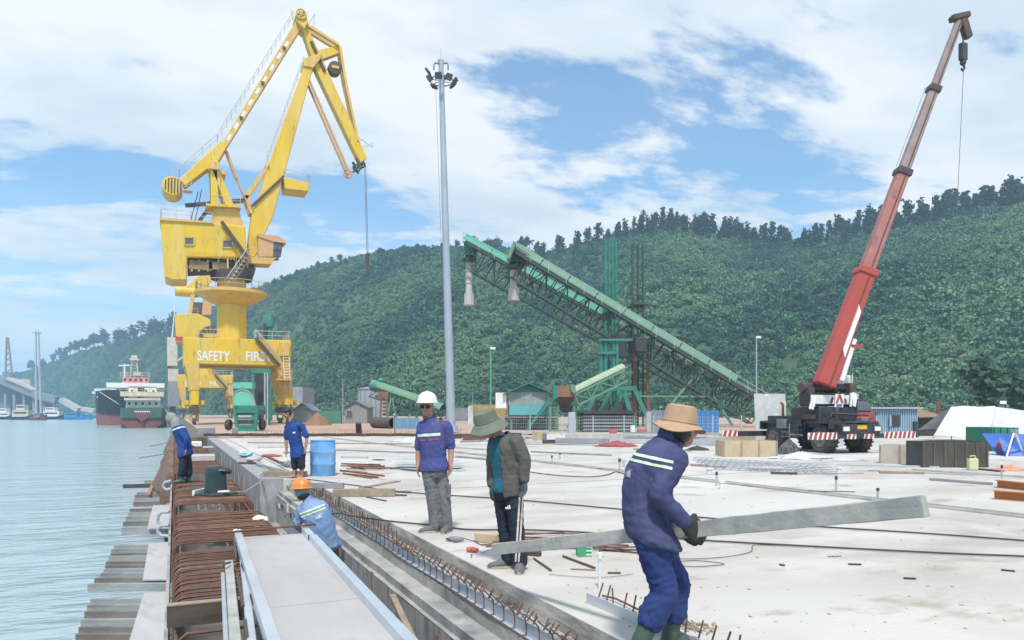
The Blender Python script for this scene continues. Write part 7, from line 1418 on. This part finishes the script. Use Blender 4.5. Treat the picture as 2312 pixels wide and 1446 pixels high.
def person(name, label, spec):
    D = spec['D']; J = {k: (pd(v[0], v[1], D + v[2]) if not isinstance(v, V) else v) for k, v in spec['J'].items()}
    base = gp(*spec['foot']) if 'foot' in spec else V((J['anL'].x, J['anL'].y, spec.get('z', 0)))
    root = thing(name, label, 'person', base); S = spec.get('S', 1.0); fw = (RT * spec['face'][0] + FW * spec['face'][1]).normalized(); O = root.location
    hipC = (J['hiL'] + J['hiR']) / 2; N_ = J['neck']; up = (N_ - hipC).normalized(); rt = J['shR'] - J['shL']; rt = (rt - up * rt.dot(up)).normalized(); f = up.cross(rt).normalized()
    if f.dot(fw) < 0: f = -f
    mid = J.get('mid', (hipC + N_) / 2 - f * .01)
    def spine(t): return hipC * (1 - t) ** 2 + (mid * 2 - (hipC + N_) / 2) * 2 * t * (1 - t) + N_ * t * t
    def torso(mb, secs, grow=0.0, n=20):
        rings = []
        for t, hw, hd, of in secs:
            c = spine(t) + f * of; rings.append([c + rt * ((hw * S + grow) * (abs(math.cos(a)) ** .85) * (1 if math.cos(a) >= 0 else -1)) + f * ((hd * S + grow) * math.sin(a)) for a in np.linspace(0, 2 * math.pi, n + 1)[:-1]])
        mb.loft(rings)
    full = [(-.16, .10, .08, 0), (-.10, .145, .11, 0), (0, .158, .118, 0), (.22, .140, .105, .0), (.42, .142, .108, .005), (.66, .160, .112, .008), (.80, .165, .102, .0), (.90, .135, .082, 0), (.96, .08, .066, 0), (1.0, .06, .058, 0)]
    # body ------------------------------------------------------------
    mb = MB(); torso(mb, full, -.012); limb(mb, [N_ - up * .05, N_ + (J['head'] - N_) * .45], [.055 * S, .052 * S]); hm_ = head(mb, J['head'], spec.get('hup', J['head'] - N_), RT * spec['look'][0] + FW * spec['look'][1] + Z3 * spec['look'][2], S)
    for q_ in 'LR':
        limb(mb, [J['sh' + q_] - up * .03, J['el' + q_], J['wr' + q_]], [.050 * S, .043 * S, .030 * S]); 
        if not spec.get('gloves'): hd_ = spec['hand' + q_]; hand(mb, J['wr' + q_], J['ha' + q_] - J['wr' + q_], RT * hd_[0] + FW * hd_[1] + Z3 * hd_[2], 1.02 * S, hd_[3], 1.12, hd_[4])
        limb(mb, [J['hi' + q_], J['kn' + q_], J['kn' + q_].lerp(J['an' + q_], .35), J['an' + q_]], [.080 * S, .050 * S, .052 * S, .034 * S])
        if spec.get('sandal'): limb(mb, [J['an' + q_] - Z3 * .02, J['to' + q_]], [.036 * S, .028 * S])
    def cl(nm, mb_, mat, vox, sm, wr, seed, fq=1.0):
        me = fuse(mb_, vox, sm, wr, seed, fq, nm)
        for v in me.vertices: v.co -= O
        return link(nm, me, root, mat)
    cl('body', mb, SKIN, .0075, 2, 0, 1)
    # upper garment ----------------------------------------------------
    g = spec['top']; mb = MB(); h0 = g.get('hem', -.16); secs = [(h0, .165, .128, 0), (h0 + .08, .170, .132, 0)] + [s_ for s_ in full if s_[0] > h0 + .1 and s_[0] < .97] + [(1.0, .075, .070, 0)]
    torso(mb, secs, g.get('grow', .022), 26)
    for q_ in 'LR':
        W_ = J['el' + q_].lerp(J['wr' + q_], g.get('sleeve', .92)); sh = J['sh' + q_]
        if g.get('sleeve', .92) > 0: limb(mb, [sh - up * .02 - (J['sh' + q_] - spine(.85)) * .25, sh.lerp(J['el' + q_], .12), sh.lerp(J['el' + q_], .55), J['el' + q_], J['el' + q_].lerp(W_, .55), W_], [.075 * S, .076 * S, .068 * S, .060 * S, .054 * S, g.get('cuff', .044) * S])
        else: limb(mb, [sh - up * .03 - (sh - spine(.85)) * .5, sh.lerp(J['el' + q_], .15)], [.05 * S, .045 * S])
    if g.get('collar', True): limb(mb, [N_ - up * .05, N_ + up * .03 - f * .01], [.085 * S, .070 * S])
    tp_ = cl('shirt' if g.get('shirt') else 'jacket', mb, g['mat'], .011, 3, g.get('wr', .006), g.get('seed', 3))
    # trousers -----------------------------------------------------------
    t_ = spec['legs']; mb = MB(); torso(mb, [(-.20, .10, .09, 0), (-.12, .15, .115, 0), (-.02, .162, .122, 0), (.12, .155, .115, 0)], .012, 22)
    for q_ in 'LR':
        A_ = J['an' + q_]; K_ = J['kn' + q_]; H_ = J['hi' + q_]; e = t_.get('end', .96)
        if e < 0: limb(mb, [H_, H_.lerp(K_, .5), H_.lerp(K_, 1 + e)], [.098 * S, .092 * S, .090 * S])
        else: limb(mb, [H_, H_.lerp(K_, .45), K_, K_.lerp(A_, .5 * e), K_.lerp(A_, e)], [.098 * S, .088 * S, t_.get('k', .070) * S, t_.get('c', .066) * S, t_.get('a', .060) * S])
    cl('trousers' if t_.get('end', 1) > 0 else 'shorts', mb, t_['mat'], .011, 3, t_.get('wr', .006), 11, 1.1)
    # footwear ------------------------------------------------------------
    fo_ = spec.get('shoes')
    if fo_:
        for q_ in 'LR':
            A_, T_ = J['an' + q_], J['to' + q_]; mb = MB(); dv = T_ - A_; dv.z = 0; dv = dv.normalized() if dv.length > .02 else fw; sv = dv.cross(Z3); zb = fo_.get('z', base.z if 'z' not in spec else spec['z']); H0 = V((A_.x, A_.y, zb)) - dv * .055 * S
            mb.loft([[H0 + dv * (x * S) + sv * (w_ * S * math.cos(a)) + Z3 * (.004 + h_ * S * max(0, math.sin(a) * .5 + .5)) for a in np.linspace(0, 2 * math.pi, 15)[:-1]] for x, w_, h_ in ((-.01, .022, .06), (.01, .036, .085), (.07, .042, .10), (.13, .046, .085), (.20, .050, .065), (.25, .042, .050), (.275, .02, .03))])
            if fo_.get('boot'): limb(mb, [V((A_.x, A_.y, zb + .05)), A_ + Z3 * .02, A_.lerp(J['kn' + q_], fo_['boot'])], [.05 * S, .054 * S, fo_.get('top', .068) * S])
            sh_o = cl('boot' if fo_.get('boot') else 'shoe', mb, fo_['mat'], .009, 2, .001, 5)
            if not fo_.get('boot'):
                ms_ = MB(); ms_.loft([[H0 + dv * (.132 * S + x * S) + sv * (y_ * S) + Z3 * z for x, y_ in [(.148 * math.cos(a), (.052 if math.cos(a) > 0 else .044) * math.sin(a)) for a in np.linspace(0, 2 * math.pi, 19)[:-1]]] for z in (.003, .024)]); ob('sole', ms_, SOLE, sh_o)
    if spec.get('gloves'):
        for q_ in 'LR':
            hd_ = spec['hand' + q_]; mb = MB(); hand(mb, J['wr' + q_], J['ha' + q_] - J['wr' + q_], RT * hd_[0] + FW * hd_[1] + Z3 * hd_[2], spec.get('gs', 1.0) * S, hd_[3], spec.get('gf', 1.18), hd_[4]); limb(mb, [J['el' + q_].lerp(J['wr' + q_], .86), J['wr' + q_]], [.036 * S, .032 * S]); cl('glove', mb, spec['gloves'], .0075, 2, .001, 8)
    return dict(root=root, J=J, up=up, rt=rt, f=f, hm=hm_, top=tp_, spine=spine, S=S, cl=cl, O=O)
def band(src, planes, off, mat, name, parent):
    """ a strip cut out of a garment by planes (point, normal keeps the positive side), laid just above it """
    me = src.data.copy(); bm = bmesh.new(); bm.from_mesh(me); O = woff(src)
    for p, n in planes: bmesh.ops.bisect_plane(bm, geom=bm.verts[:] + bm.edges[:] + bm.faces[:], plane_co=V(p) - O, plane_no=n, clear_inner=True)
    bm.normal_update()
    for v in bm.verts: v.co += v.normal * off
    bm.to_mesh(me); bm.free(); me.materials.clear(); me.name = name
    if len(me.polygons): return link(name, me, parent, mat)
def bucket_hat(P, C, up, fw, mat, crown=.085, brim=.165, h=.10, droop=.05, wav=.012, seed=1, ridge=True):
    up = V(up).normalized(); fw = V(fw); fw = (fw - up * fw.dot(up)).normalized(); m = Matrix((fw.cross(up), fw, up)).transposed(); mb = MB(); rings = []; r = np.random.default_rng(seed); ph = r.uniform(0, 6, 3)
    prof = [(crown * .25, h), (crown * .72, h * .985), (crown * .92, h * .90), (crown * .99, h * .6), (crown * 1.06, .02), (crown * 1.09, 0), (crown * 1.3, -droop * .25), (brim * .9, -droop * .8), (brim, -droop), (brim * .99, -droop - .004), (crown * 1.28, -droop * .25 - .005), (crown * 1.05, -.006), (crown * .97, .02), (crown * .90, h * .6), (crown * .6, h * .95), (crown * .2, h * .97)]
    for q_, z in prof:
        k = max(0, (q_ - crown * 1.1) / (brim - crown * 1.1)); rings.append([C + m @ V((q_ * math.cos(a), q_ * 1.1 * math.sin(a), z + k * wav * (math.sin(2 * a + ph[0]) + .6 * math.sin(3 * a + ph[1])))) for a in np.linspace(0, 2 * math.pi, 37)[:-1]])
    mb.loft(rings); ht = ob('hat', mb, mat, P['root'], True)
    mb = MB(); rr = [C + m @ V((crown * 1.085 * math.cos(a), crown * 1.19 * math.sin(a), .008)) for a in np.linspace(0, 2 * math.pi, 37)]; mb.path(rr, .004, 5); ob('hat_band', mb, mat, ht, True)
def helmet(P, C, up, fw, mat, s=1.0):
    up = V(up).normalized(); fw = V(fw); fw = (fw - up * fw.dot(up)).normalized(); m = Matrix((fw.cross(up), fw, up)).transposed(); mb = MB(); rings = []
    for i in range(10):
        a0 = math.pi / 2 * i / 9.5; z = .128 * math.cos(a0) ** .9 if a0 < math.pi / 2 else 0; q_ = .108 * math.sin(a0) + .012
        rings.append([C + m @ (V((q_ * math.cos(a), q_ * 1.16 * math.sin(a), z * (1 + .035 * (abs(math.cos(a)) < .25)))) * s) for a in np.linspace(0, 2 * math.pi, 33)[:-1]])
    for q_, z in ((.124, .004), (.135, -.004), (.134, -.010), (.112, -.006)): rings.append([C + m @ (V((q_ * math.cos(a), q_ * 1.14 * math.sin(a) + max(0, math.sin(a)) ** 3 * (.035 if q_ > .13 else 0), z - max(0, math.sin(a)) * .006)) * s) for a in np.linspace(0, 2 * math.pi, 33)[:-1]])
    mb.loft(rings); h = ob('helmet', mb, mat, P['root'], True)
    mb = MB(); mb.path([C + m @ (V((0, .125 * math.sin(a), .131 * math.cos(a))) * s) for a in np.linspace(-1.1, 1.1, 13)], .008 * s, 6); ob('ridge', mb, mat, h, True); return m
NAVYC = M('navy_work_cloth', (.048, .060, .150), (.036, .044, .115), scale=6, rough=.85, bump=.55, bscale=11, c3=(.068, .08, .175), c3scale=2.5)
BLUEC = M('blue_trousers_cloth', (.018, .042, .165), (.012, .03, .125), scale=6, rough=.85, bump=.55, bscale=11)
ROYAL = M('royal_blue_cloth', (.012, .062, .26), (.010, .045, .20), scale=6, rough=.85, bump=.5, bscale=12)
LBLUE = M('light_blue_cloth', (.17, .27, .46), (.13, .22, .40), scale=5, rough=.85, bump=.5, bscale=12, c3=(.24, .34, .50), c3scale=3)
VIOL = M('violet_blue_cloth', (.055, .07, .24), (.04, .055, .19), scale=6, rough=.85, bump=.5, bscale=12, c3=(.10, .09, .24), c3scale=3)
GRYC = M('grey_cargo_cloth', (.17, .175, .18), (.125, .13, .135), scale=6, rough=.85, bump=.5, bscale=12)
OLIV = M('olive_grey_cloth', (.105, .10, .09), (.075, .072, .066), scale=7, rough=.85, bump=.5, bscale=12); TEALC = M('teal_tshirt', (.012, .13, .18), (.01, .10, .145), scale=6, rough=.8, bump=.5, bscale=12)
BLKC = M('black_track_cloth', (.008, .012, .026), (.012, .018, .036), scale=6, rough=.7, bump=.5, bscale=12); HIVIS = M('reflective_tape', (.62, .74, .52), (.52, .66, .45), scale=10, rough=.4); SILV = M('silver_tape', (.66, .70, .70), (.55, .6, .6), scale=10, rough=.35)
STRAW = M('tan_felt', (.45, .30, .19), (.38, .24, .15), scale=14, rough=.9, bump=.3, bscale=220); KHAK = M('khaki_hat_cloth', (.15, .18, .135), (.115, .14, .105), scale=8, rough=.9); RUBG = M('green_rubber', (.07, .105, .075), (.05, .08, .06), scale=8, rough=.5)
GLVD = M('dark_glove', (.022, .025, .024), (.035, .038, .036), scale=12, rough=.7); SHOE = M('grey_canvas', (.15, .145, .14), (.11, .105, .10), scale=9, rough=.85); HAIR = M('black_hair', (.012, .011, .012), (.022, .02, .02), scale=30, rough=.5, stretch=(1, 1, .3)); CLOTH = M('grey_hood_cloth', (.30, .31, .30), (.22, .23, .23), scale=6, rough=.9)
# --- the carried beam
bA, bB = pd(1115, 1241, 6.2), pd(2090, 1143, 3.2)
m = MB(); dv = (bB - bA).normalized(); nseg = 24; rings = []; rr_ = np.random.default_rng(2); sd_ = dv.cross(Z3).normalized(); u_ = sd_.cross(dv)
for i in range(nseg + 1):
    c = bA.lerp(bB, i / nseg); j = lambda: rr_.normal() * .0018
    rings.append([c - sd_ * .022 - u_ * (.047 + j()), c + sd_ * .022 - u_ * (.047 + j()), c + sd_ * (.022 + j()), c + sd_ * .022 + u_ * (.047 + j()), c - sd_ * .022 + u_ * (.047 + j()), c - sd_ * (.022 + j())])
m.loft(rings); one('carried_beam', m, BEAMC, 'long cement caked timber beam carried by the worker in the tan hat', 'beam', bevel=.003, loc=bA)
# --- worker in front, carrying the beam
D_F = 4.42
F_ = person('person', 'worker in navy jacket, tan hat and green boots carrying a long beam', dict(D=D_F, face=(.78, .62), look=(.75, .62, -.18), S=1.0, z=0, foot=(1455, 1487), J=dict(
    head=(1541, 968, .03), neck=(1512, 994, .02), mid=(1456, 1098, .02), shL=(1500, 1018, .20), shR=(1530, 1030, -.13), elL=(1500, 1125, .36), wrL=(1545, 1200, .36), haL=(1578, 1212, .30), elR=(1487, 1118, -.20), wrR=(1549, 1182, -.17), haR=(1582, 1204, -.10),
    hiL=(1478, 1212, .09), hiR=(1462, 1204, -.06), knL=(1527, 1318, .16), anL=(1512, 1450, .20), toL=(1545, 1466, .24), knR=(1500, 1335, -.05), anR=(1444, 1462, -.05), toR=(1480, 1486, -.02)),
    top=dict(mat=NAVYC, hem=-.10, grow=.030, wr=.008, seed=4, cuff=.048), legs=dict(mat=BLUEC, wr=.008, k=.084, c=.086, a=.090, end=.50), shoes=dict(mat=RUBG, boot=.60, top=.064), gloves=GLVD, gs=1.22, gf=1.35, handR=(-.25, 1.0, -.2, .75, 1), handL=(.2, -1.0, 0, .8, -1), hup=V((RT.x * .12, RT.y * .12, 1)), sandal=False))
bucket_hat(F_, pd(1534, 956, D_F + .03), RT * .16 + Z3, RT * .8 + FW * .6, STRAW, .094, .158, .112, .034, .012, 3)
J = F_['J']; up = F_['up']; sp_ = F_['spine']
for t0, t1, mt in ((.725, .752, HIVIS), (.785, .812, HIVIS)): band(F_['top'], [(sp_(t0), up), (sp_(t1), -up), (sp_(.77) + F_['f'] * .05, (-F_['f']))], .004, mt, 'reflective_stripe', F_['root'])
band(F_['top'], [(sp_(.56), up), (sp_(.655), -up), (sp_(.6), -F_['f']), (sp_(.6) - F_['rt'] * .05, F_['rt']), (sp_(.6) + F_['rt'] * .09, -F_['rt'])], .003, M('worn_white_print', (.36, .37, .40), (.08, .085, .18), scale=26, lo=.47, hi=.53), 'worn_print', F_['root'])
mb = MB(); C = J['head']; mm_ = F_['hm']; mb.ell(C + mm_ @ V((0, -.03, -.02)), (.083, .078, .075), mm_, 14, 10); ob('hair', mb, HAIR, F_['root'], True)
# --- stooping man with khaki hat
D_E = 6.96
E_ = person('person', 'man in grey jacket, teal shirt and black track trousers looking down', dict(D=D_E, face=(-.72, -.69), look=(-.72, -.55, -.62), S=.97, foot=(1150, 1285), z=0, J=dict(
    head=(1100, 962, -.06), neck=(1132, 982, -.02), shL=(1164, 992, -.13), shR=(1118, 994, .13), elL=(1184, 1042, -.15), wrL=(1183, 1088, -.17), haL=(1182, 1118, -.19), elR=(1112, 1050, .17), wrR=(1111, 1098, .06), haR=(1110, 1126, .02),
    hiL=(1160, 1102, -.06), hiR=(1133, 1102, .06), knL=(1165, 1182, -.08), anL=(1174, 1270, -.05), toL=(1172, 1294, -.20), knR=(1139, 1180, .05), anR=(1150, 1264, .06), toR=(1108, 1277, .02)),
    top=dict(mat=TEALC, hem=-.06, grow=.010, wr=.004, sleeve=0, collar=False, seed=8, shirt=True), legs=dict(mat=BLKC, wr=.007, k=.074, c=.078, a=.078, end=.97), shoes=dict(mat=SHOE), gloves=M('grey_glove', (.09, .095, .10), (.06, .065, .07), scale=9), handL=(-.5, -.5, 0, .45, 1), handR=(.5, .2, 0, .45, -1), hup=RT * -.42 - FW * .22 + Z3))
bucket_hat(E_, pd(1099, 952, D_E - .06), RT * -.30 - FW * .22 + Z3, RT * -.7 - FW * .7, KHAK, .102, .178, .105, .075, .016, 5)
J = E_['J']; sp_ = E_['spine']; mb = MB(); S_ = .97; up, rt, f = E_['up'], E_['rt'], E_['f']
# open jacket over the shirt: back shell and two fronts with sleeves
rings = []
for t, hw, hd in ((-.13, .185, .148), (0, .19, .15), (.3, .175, .138), (.55, .178, .14), (.75, .186, .138), (.88, .160, .115), (.97, .10, .09)):
    c = sp_(t); outer = [c + rt * hw * math.cos(a) + f * hd * math.sin(a) for a in np.linspace(R(120), R(366), 22)]; inner = [c + rt * (hw - .016) * math.cos(a) + f * (hd - .016) * math.sin(a) for a in np.linspace(R(366), R(120), 22)]; rings.append(outer + inner)
mb.loft(rings)
for q_ in 'LR': limb(mb, [J['sh' + q_] - up * .02, J['sh' + q_].lerp(J['el' + q_], .5), J['el' + q_], J['el' + q_].lerp(J['wr' + q_], .5), J['el' + q_].lerp(J['wr' + q_], .9)], [.078, .070, .062, .056, .050])
limb(mb, [J['neck'] - f * .06 - up * .03 - rt * .05, J['neck'] - f * .075 - up * .0, J['neck'] - f * .06 - up * .03 + rt * .05], [.026, .03, .026]); E_['cl']('open_jacket', mb, OLIV, .010, 2, .006, 21)
mb = MB(); C = J['head']; mm_ = E_['hm']; mb.ell(C + mm_ @ V((0, -.03, .0)), (.08, .075, .08), mm_, 14, 10); ob('hair', mb, HAIR, E_['root'], True)
tr = [o for o in E_['root'].children if o.name.startswith('trousers')][0]
for o_ in (-.014, .014):
    pl = [(J['knL'] + RT * (.032 + o_ - .008), RT + Z3 * -.06), (J['knL'] + RT * (.032 + o_ + .008), -RT - Z3 * -.06), (J['knL'], -FW), (J['anL'] + Z3 * .02, Z3)]
    band(tr, pl, .003, M('track_stripe_white', (.62, .56, .52)) if o_ < 0 else bpy.data.materials['track_stripe_white'], 'white_stripe', E_['root'])
lg = pd(1147, 1150, D_E - .16); mb = MB()
for i, (x0, h_) in enumerate(((-.020, .010), (-.004, .022), (.012, .034))): mb.prism([lg + RT * x0, lg + RT * (x0 + .011), lg + RT * (x0 + .011 - .009 + .006) + Z3 * h_, lg + RT * (x0 - .006) + Z3 * h_], FW * .06)
# small three bar mark, laid on the trouser leg
ob('three_bar_mark', mb, WHT, E_['root'])
# --- man with white helmet
D_D = 9.1
D_P = person('person', 'man in white helmet, sunglasses, violet blue shirt and grey cargo trousers', dict(D=D_D, face=(-.28, -.96), look=(-.22, -.97, -.06), S=.98, foot=(990, 1201), z=0, J=dict(
    head=(965, 921, -.04), neck=(972, 947, .0), shL=(1006, 958, -.05), shR=(955, 959, .05), elL=(1018, 1006, .0), wrL=(1017, 1048, -.06), haL=(1017, 1074, -.09), elR=(946, 1010, .08), wrR=(944, 1050, .03), haR=(942, 1076, .0),
    hiL=(993, 1058, .02), hiR=(968, 1058, -.02), knL=(1004, 1128, -.02), anL=(1010, 1192, .03), toL=(1001, 1207, -.16), knR=(976, 1128, -.03), anR=(983, 1190, .0), toR=(953, 1202, -.07)),
    top=dict(mat=VIOL, hem=-.05, grow=.024, wr=.006, sleeve=.10, cuff=.052, seed=14, shirt=True), legs=dict(mat=GRYC, wr=.008, k=.074, c=.074, a=.072, end=.97), shoes=dict(mat=SHOE), handL=(-.7, -.5, 0, .4, 1), handR=(.8, .0, 0, .4, -1), hup=V((0, 0, 1))))
helmet(D_P, pd(965, 908, D_D - .04), Z3, RT * -.22 - FW * .97, M('white_helmet', (.74, .73, .70), rough=.35)); J = D_P['J']; up = D_P['up']; sp_ = D_P['spine']; f = D_P['f']
band(D_P['top'], [(sp_(.66), up), (sp_(.715), -up), (sp_(.7) + f * .03, f), (sp_(.7) - D_P['rt'] * .15, D_P['rt']), (sp_(.7) + D_P['rt'] * .15, -D_P['rt'])], .004, HIVIS, 'reflective_stripe', D_P['root'])
RDT = M('red_trim', (.40, .10, .12))
for o_ in (-.075, .065): band(D_P['top'], [(sp_(.575), up), (sp_(.61), -up), (sp_(.6) + f * .05, f), (sp_(.6) + D_P['rt'] * (o_ - .045), D_P['rt']), (sp_(.6) + D_P['rt'] * (o_ + .045), -D_P['rt'])], .005, RDT, 'red_pocket_flap', D_P['root'])
for q_ in 'LR': band(D_P['top'], [(J['sh' + q_] + Z3 * .035, Z3), (sp_(.9) + (J['sh' + q_] - sp_(.9)) * .45, (J['sh' + q_] - sp_(.9)).normalized())], .004, RDT, 'red_shoulder', D_P['root'])
mb = MB(); C = J['head']; mm_ = D_P['hm']
for q_ in (-1, 1): mb.ell(C + mm_ @ V((q_ * .034, .083, .012)), (.032, .012, .021), mm_, 12, 8)
mb.box(C + mm_ @ V((0, .092, .018)), (.03, .008, .008), m=mm_)
for q_ in (-1, 1): mb.tube(C + mm_ @ V((q_ * .064, .075, .015)), C + mm_ @ V((q_ * .078, -.01, .01)), .004, 5)
ob('sunglasses', mb, M('sunglass_black', (.008, .008, .01), rough=.15), D_P['root'], True)
mb = MB(); lk = J['knL'].lerp(J['hiL'], .3) + RT * .055 - FW * .04; mb.box(lk, (.05, .12, .17), rz=-YAW + .5); D_P['cl']('cargo_pocket', mb, GRYC, .009, 4, .003, 3)
# --- man in blue shirt and shorts
D_C = 16.7
C_P = person('person', 'bareheaded man in blue shirt and black shorts beside the barrel', dict(D=D_C, face=(-.75, -.66), look=(-.85, -.45, -.25), S=.95, foot=(672, 1078), z=0, sandal=True, J=dict(
    head=(648, 934, -.06), neck=(658, 953, .0), shL=(680, 959, -.08), shR=(650, 961, .12), elL=(692, 985, -.10), wrL=(690, 1012, -.12), haL=(687, 1027, -.14), elR=(646, 988, .13), wrR=(647, 1018, .10), haR=(644, 1033, .08),
    hiL=(680, 1026, -.05), hiR=(665, 1026, .06), knL=(681, 1056, -.06), anL=(682, 1074, -.04), toL=(672, 1080, -.12), knR=(666, 1056, .05), anR=(665, 1073, .06), toR=(653, 1078, .02)),
    top=dict(mat=ROYAL, hem=-.10, grow=.026, wr=.006, sleeve=.10, cuff=.052, seed=24, shirt=True), legs=dict(mat=BLKC, wr=.005, end=-.06), handL=(-.8, -.3, 0, .4, 1), handR=(.6, .2, 0, .4, -1)))
J = C_P['J']; mb = MB(); C = J['head']; mm_ = C_P['hm']; mb.ell(C + mm_ @ V((0, -.024, .045)), (.082, .095, .080), mm_, 16, 12); mb.ell(C + mm_ @ V((0, -.055, -.005)), (.076, .06, .075), mm_, 14, 10); me = fuse(mb, .008, 2, .003, 4, 1.6, 'hair')
for v in me.vertices: v.co -= C_P['O']
link('hair', me, C_P['root'], HAIR)
lp = C_P['spine'](.66) + C_P['f'] * .145 - C_P['rt'] * .06; mb = MB(); mb.box(lp, (.05, .02, .03)); 
band(C_P['top'], [(C_P['spine'](.64), C_P['up']), (C_P['spine'](.68), -C_P['up']), (C_P['spine'](.66), C_P['f']), (C_P['spine'](.66) - RT * -.02, RT), (C_P['spine'](.66) + RT * .075, -RT)], .004, WHT, 'white_badge', C_P['root'])
# --- worker in orange helmet down in the trench
D_B = 9.7
B_P = person('person', 'worker in orange helmet and light blue jacket stooping in the trench', dict(D=D_B, face=(-.42, .9), look=(-.75, .62, -.15), S=1.0, z=-.93, foot=(740, 1340), J=dict(
    head=(681, 1111, -.02), neck=(697, 1131, .0), shL=(682, 1150, .0), shR=(728, 1146, .0), elL=(672, 1184, .02), wrL=(684, 1200, .16), haL=(690, 1196, .25), elR=(748, 1190, .04), wrR=(742, 1226, .18), haR=(735, 1240, .24),
    mid=(722, 1182, -.06), hiL=(726, 1234, -.01), hiR=(748, 1236, .0), knL=(720, 1290, .12), anL=(722, 1340, .0), toL=(715, 1345, .15), knR=(752, 1292, .12), anR=(754, 1342, .0), toR=(750, 1346, .15)),
    top=dict(mat=LBLUE, hem=-.12, grow=.034, wr=.008, seed=34), legs=dict(mat=M('brown_trousers', (.16, .11, .07), (.12, .08, .05), scale=6), wr=.006), shoes=dict(mat=RUBG, z=-.94), handL=(0, -.3, -1, .6, 1), handR=(0, -.3, -1, .6, -1), hup=RT * -.10 + Z3))
helmet(B_P, pd(680, 1101, D_B - .02), RT * -.05 + Z3, RT * -.75 + FW * .62, M('orange_helmet', (.68, .24, .045), (.62, .21, .04), rough=.35)); up = B_P['up']; sp_ = B_P['spine']; J = B_P['J']; f = B_P['f']
for t0, t1, mt in ((.735, .765, HIVIS), (.80, .83, HIVIS)): band(B_P['top'], [(sp_(t0), up), (sp_(t1), -up), (sp_(.78), -f), (sp_(.78) - B_P['rt'] * .17, B_P['rt']), (sp_(.78) + B_P['rt'] * .17, -B_P['rt'])], .005, mt, 'reflective_stripe', B_P['root'])
band(B_P['top'], [(sp_(.60), up), (sp_(.68), -up), (sp_(.6), -f), (sp_(.6) - RT * .0, RT), (sp_(.6) + RT * .10, -RT)], .004, M('worn_pale_print', (.48, .52, .58), (.2, .29, .46), scale=20, lo=.45, hi=.55), 'worn_print', B_P['root'])
mb = MB(); C = J['head']; mm_ = B_P['hm']; mb.lathe([(.088, -.03), (.092, -.01), (.092, .02), (.088, .03)], C + mm_ @ V((0, -.005, -.005)), 20, mm_); ob('head_band', mb, M('teal_head_band', (.14, .36, .36), (.11, .3, .31), scale=8), B_P['root'], True)
mb = MB(); mb.ell(C + mm_ @ V((0, -.04, -.045)), (.078, .065, .06), mm_, 14, 10); ob('hair', mb, HAIR, B_P['root'], True)
# --- far worker bending over the water
D_A = 15.3
A_P = person('person', 'hooded worker in blue jacket and rubber boots bending over the quay edge', dict(D=D_A, face=(-.97, -.1), look=(-.9, -.1, -.45), S=.95, foot=(418, 1092), z=0, J=dict(
    head=(386, 947, .0), neck=(398, 962, .0), mid=(411, 985, 0), shL=(404, 968, -.14), shR=(406, 966, .16), elL=(420, 992, -.19), wrL=(420, 1014, -.15), haL=(418, 1026, -.14), elR=(424, 990, .18), wrR=(428, 1000, .16), haR=(434, 1008, .16),
    hiL=(415, 1022, -.07), hiR=(421, 1022, .08), knL=(412, 1052, -.08), anL=(411, 1082, -.06), toL=(402, 1093, -.08), knR=(425, 1052, .08), anR=(425, 1084, .08), toR=(417, 1095, .06)),
    top=dict(mat=ROYAL, hem=-.10, grow=.034, wr=.006, seed=44), legs=dict(mat=BLKC, wr=.006, end=.6, k=.085, c=.09, a=.09), shoes=dict(mat=RUBG, boot=.5, top=.062), handL=(-.6, -.4, 0, .5, 1), handR=(.5, .3, 0, .5, -1)))
J = A_P['J']; mb = MB(); C = J['head']; mm_ = A_P['hm']; mb.ell(C + mm_ @ V((0, -.02, .02)), (.10, .115, .115), mm_, 16, 12); limb(mb, [C + mm_ @ V((0, -.05, -.06)), J['neck'], J['neck'] + RT * .02 - Z3 * .05], [.085, .10, .12]); me = fuse(mb, .009, 3, .006, 9, 1.0, 'hood')
for v in me.vertices: v.co -= A_P['O']
link('hood', me, A_P['root'], CLOTH)
band(A_P['top'], [(A_P['spine'](.78), A_P['up']), (A_P['spine'](.84), -A_P['up'])], .004, HIVIS, 'reflective_stripe', A_P['root'])
# ================================================================ the air
hm = bpy.data.materials.new('haze_air'); hm.use_nodes = True; t = hm.node_tree; t.nodes.remove(t.nodes['Principled BSDF'])
pv = t.nodes.new('ShaderNodeVolumePrincipled'); pv.inputs['Color'].default_value = (0.52, 0.80, 1.0, 1); pv.inputs['Density'].default_value = 0.00052; pv.inputs['Anisotropy'].default_value = 0.2
t.links.new(pv.outputs[0], t.nodes['Material Output'].inputs['Volume'])
mb = MB(); mb.box2((-3100, -80, -8), (2600, 3600, 190)); ho = struct('haze', mb, hm, 'thin bluish haze in the air over the harbour', kind='stuff')
SC.cycles.volume_step_rate = 10
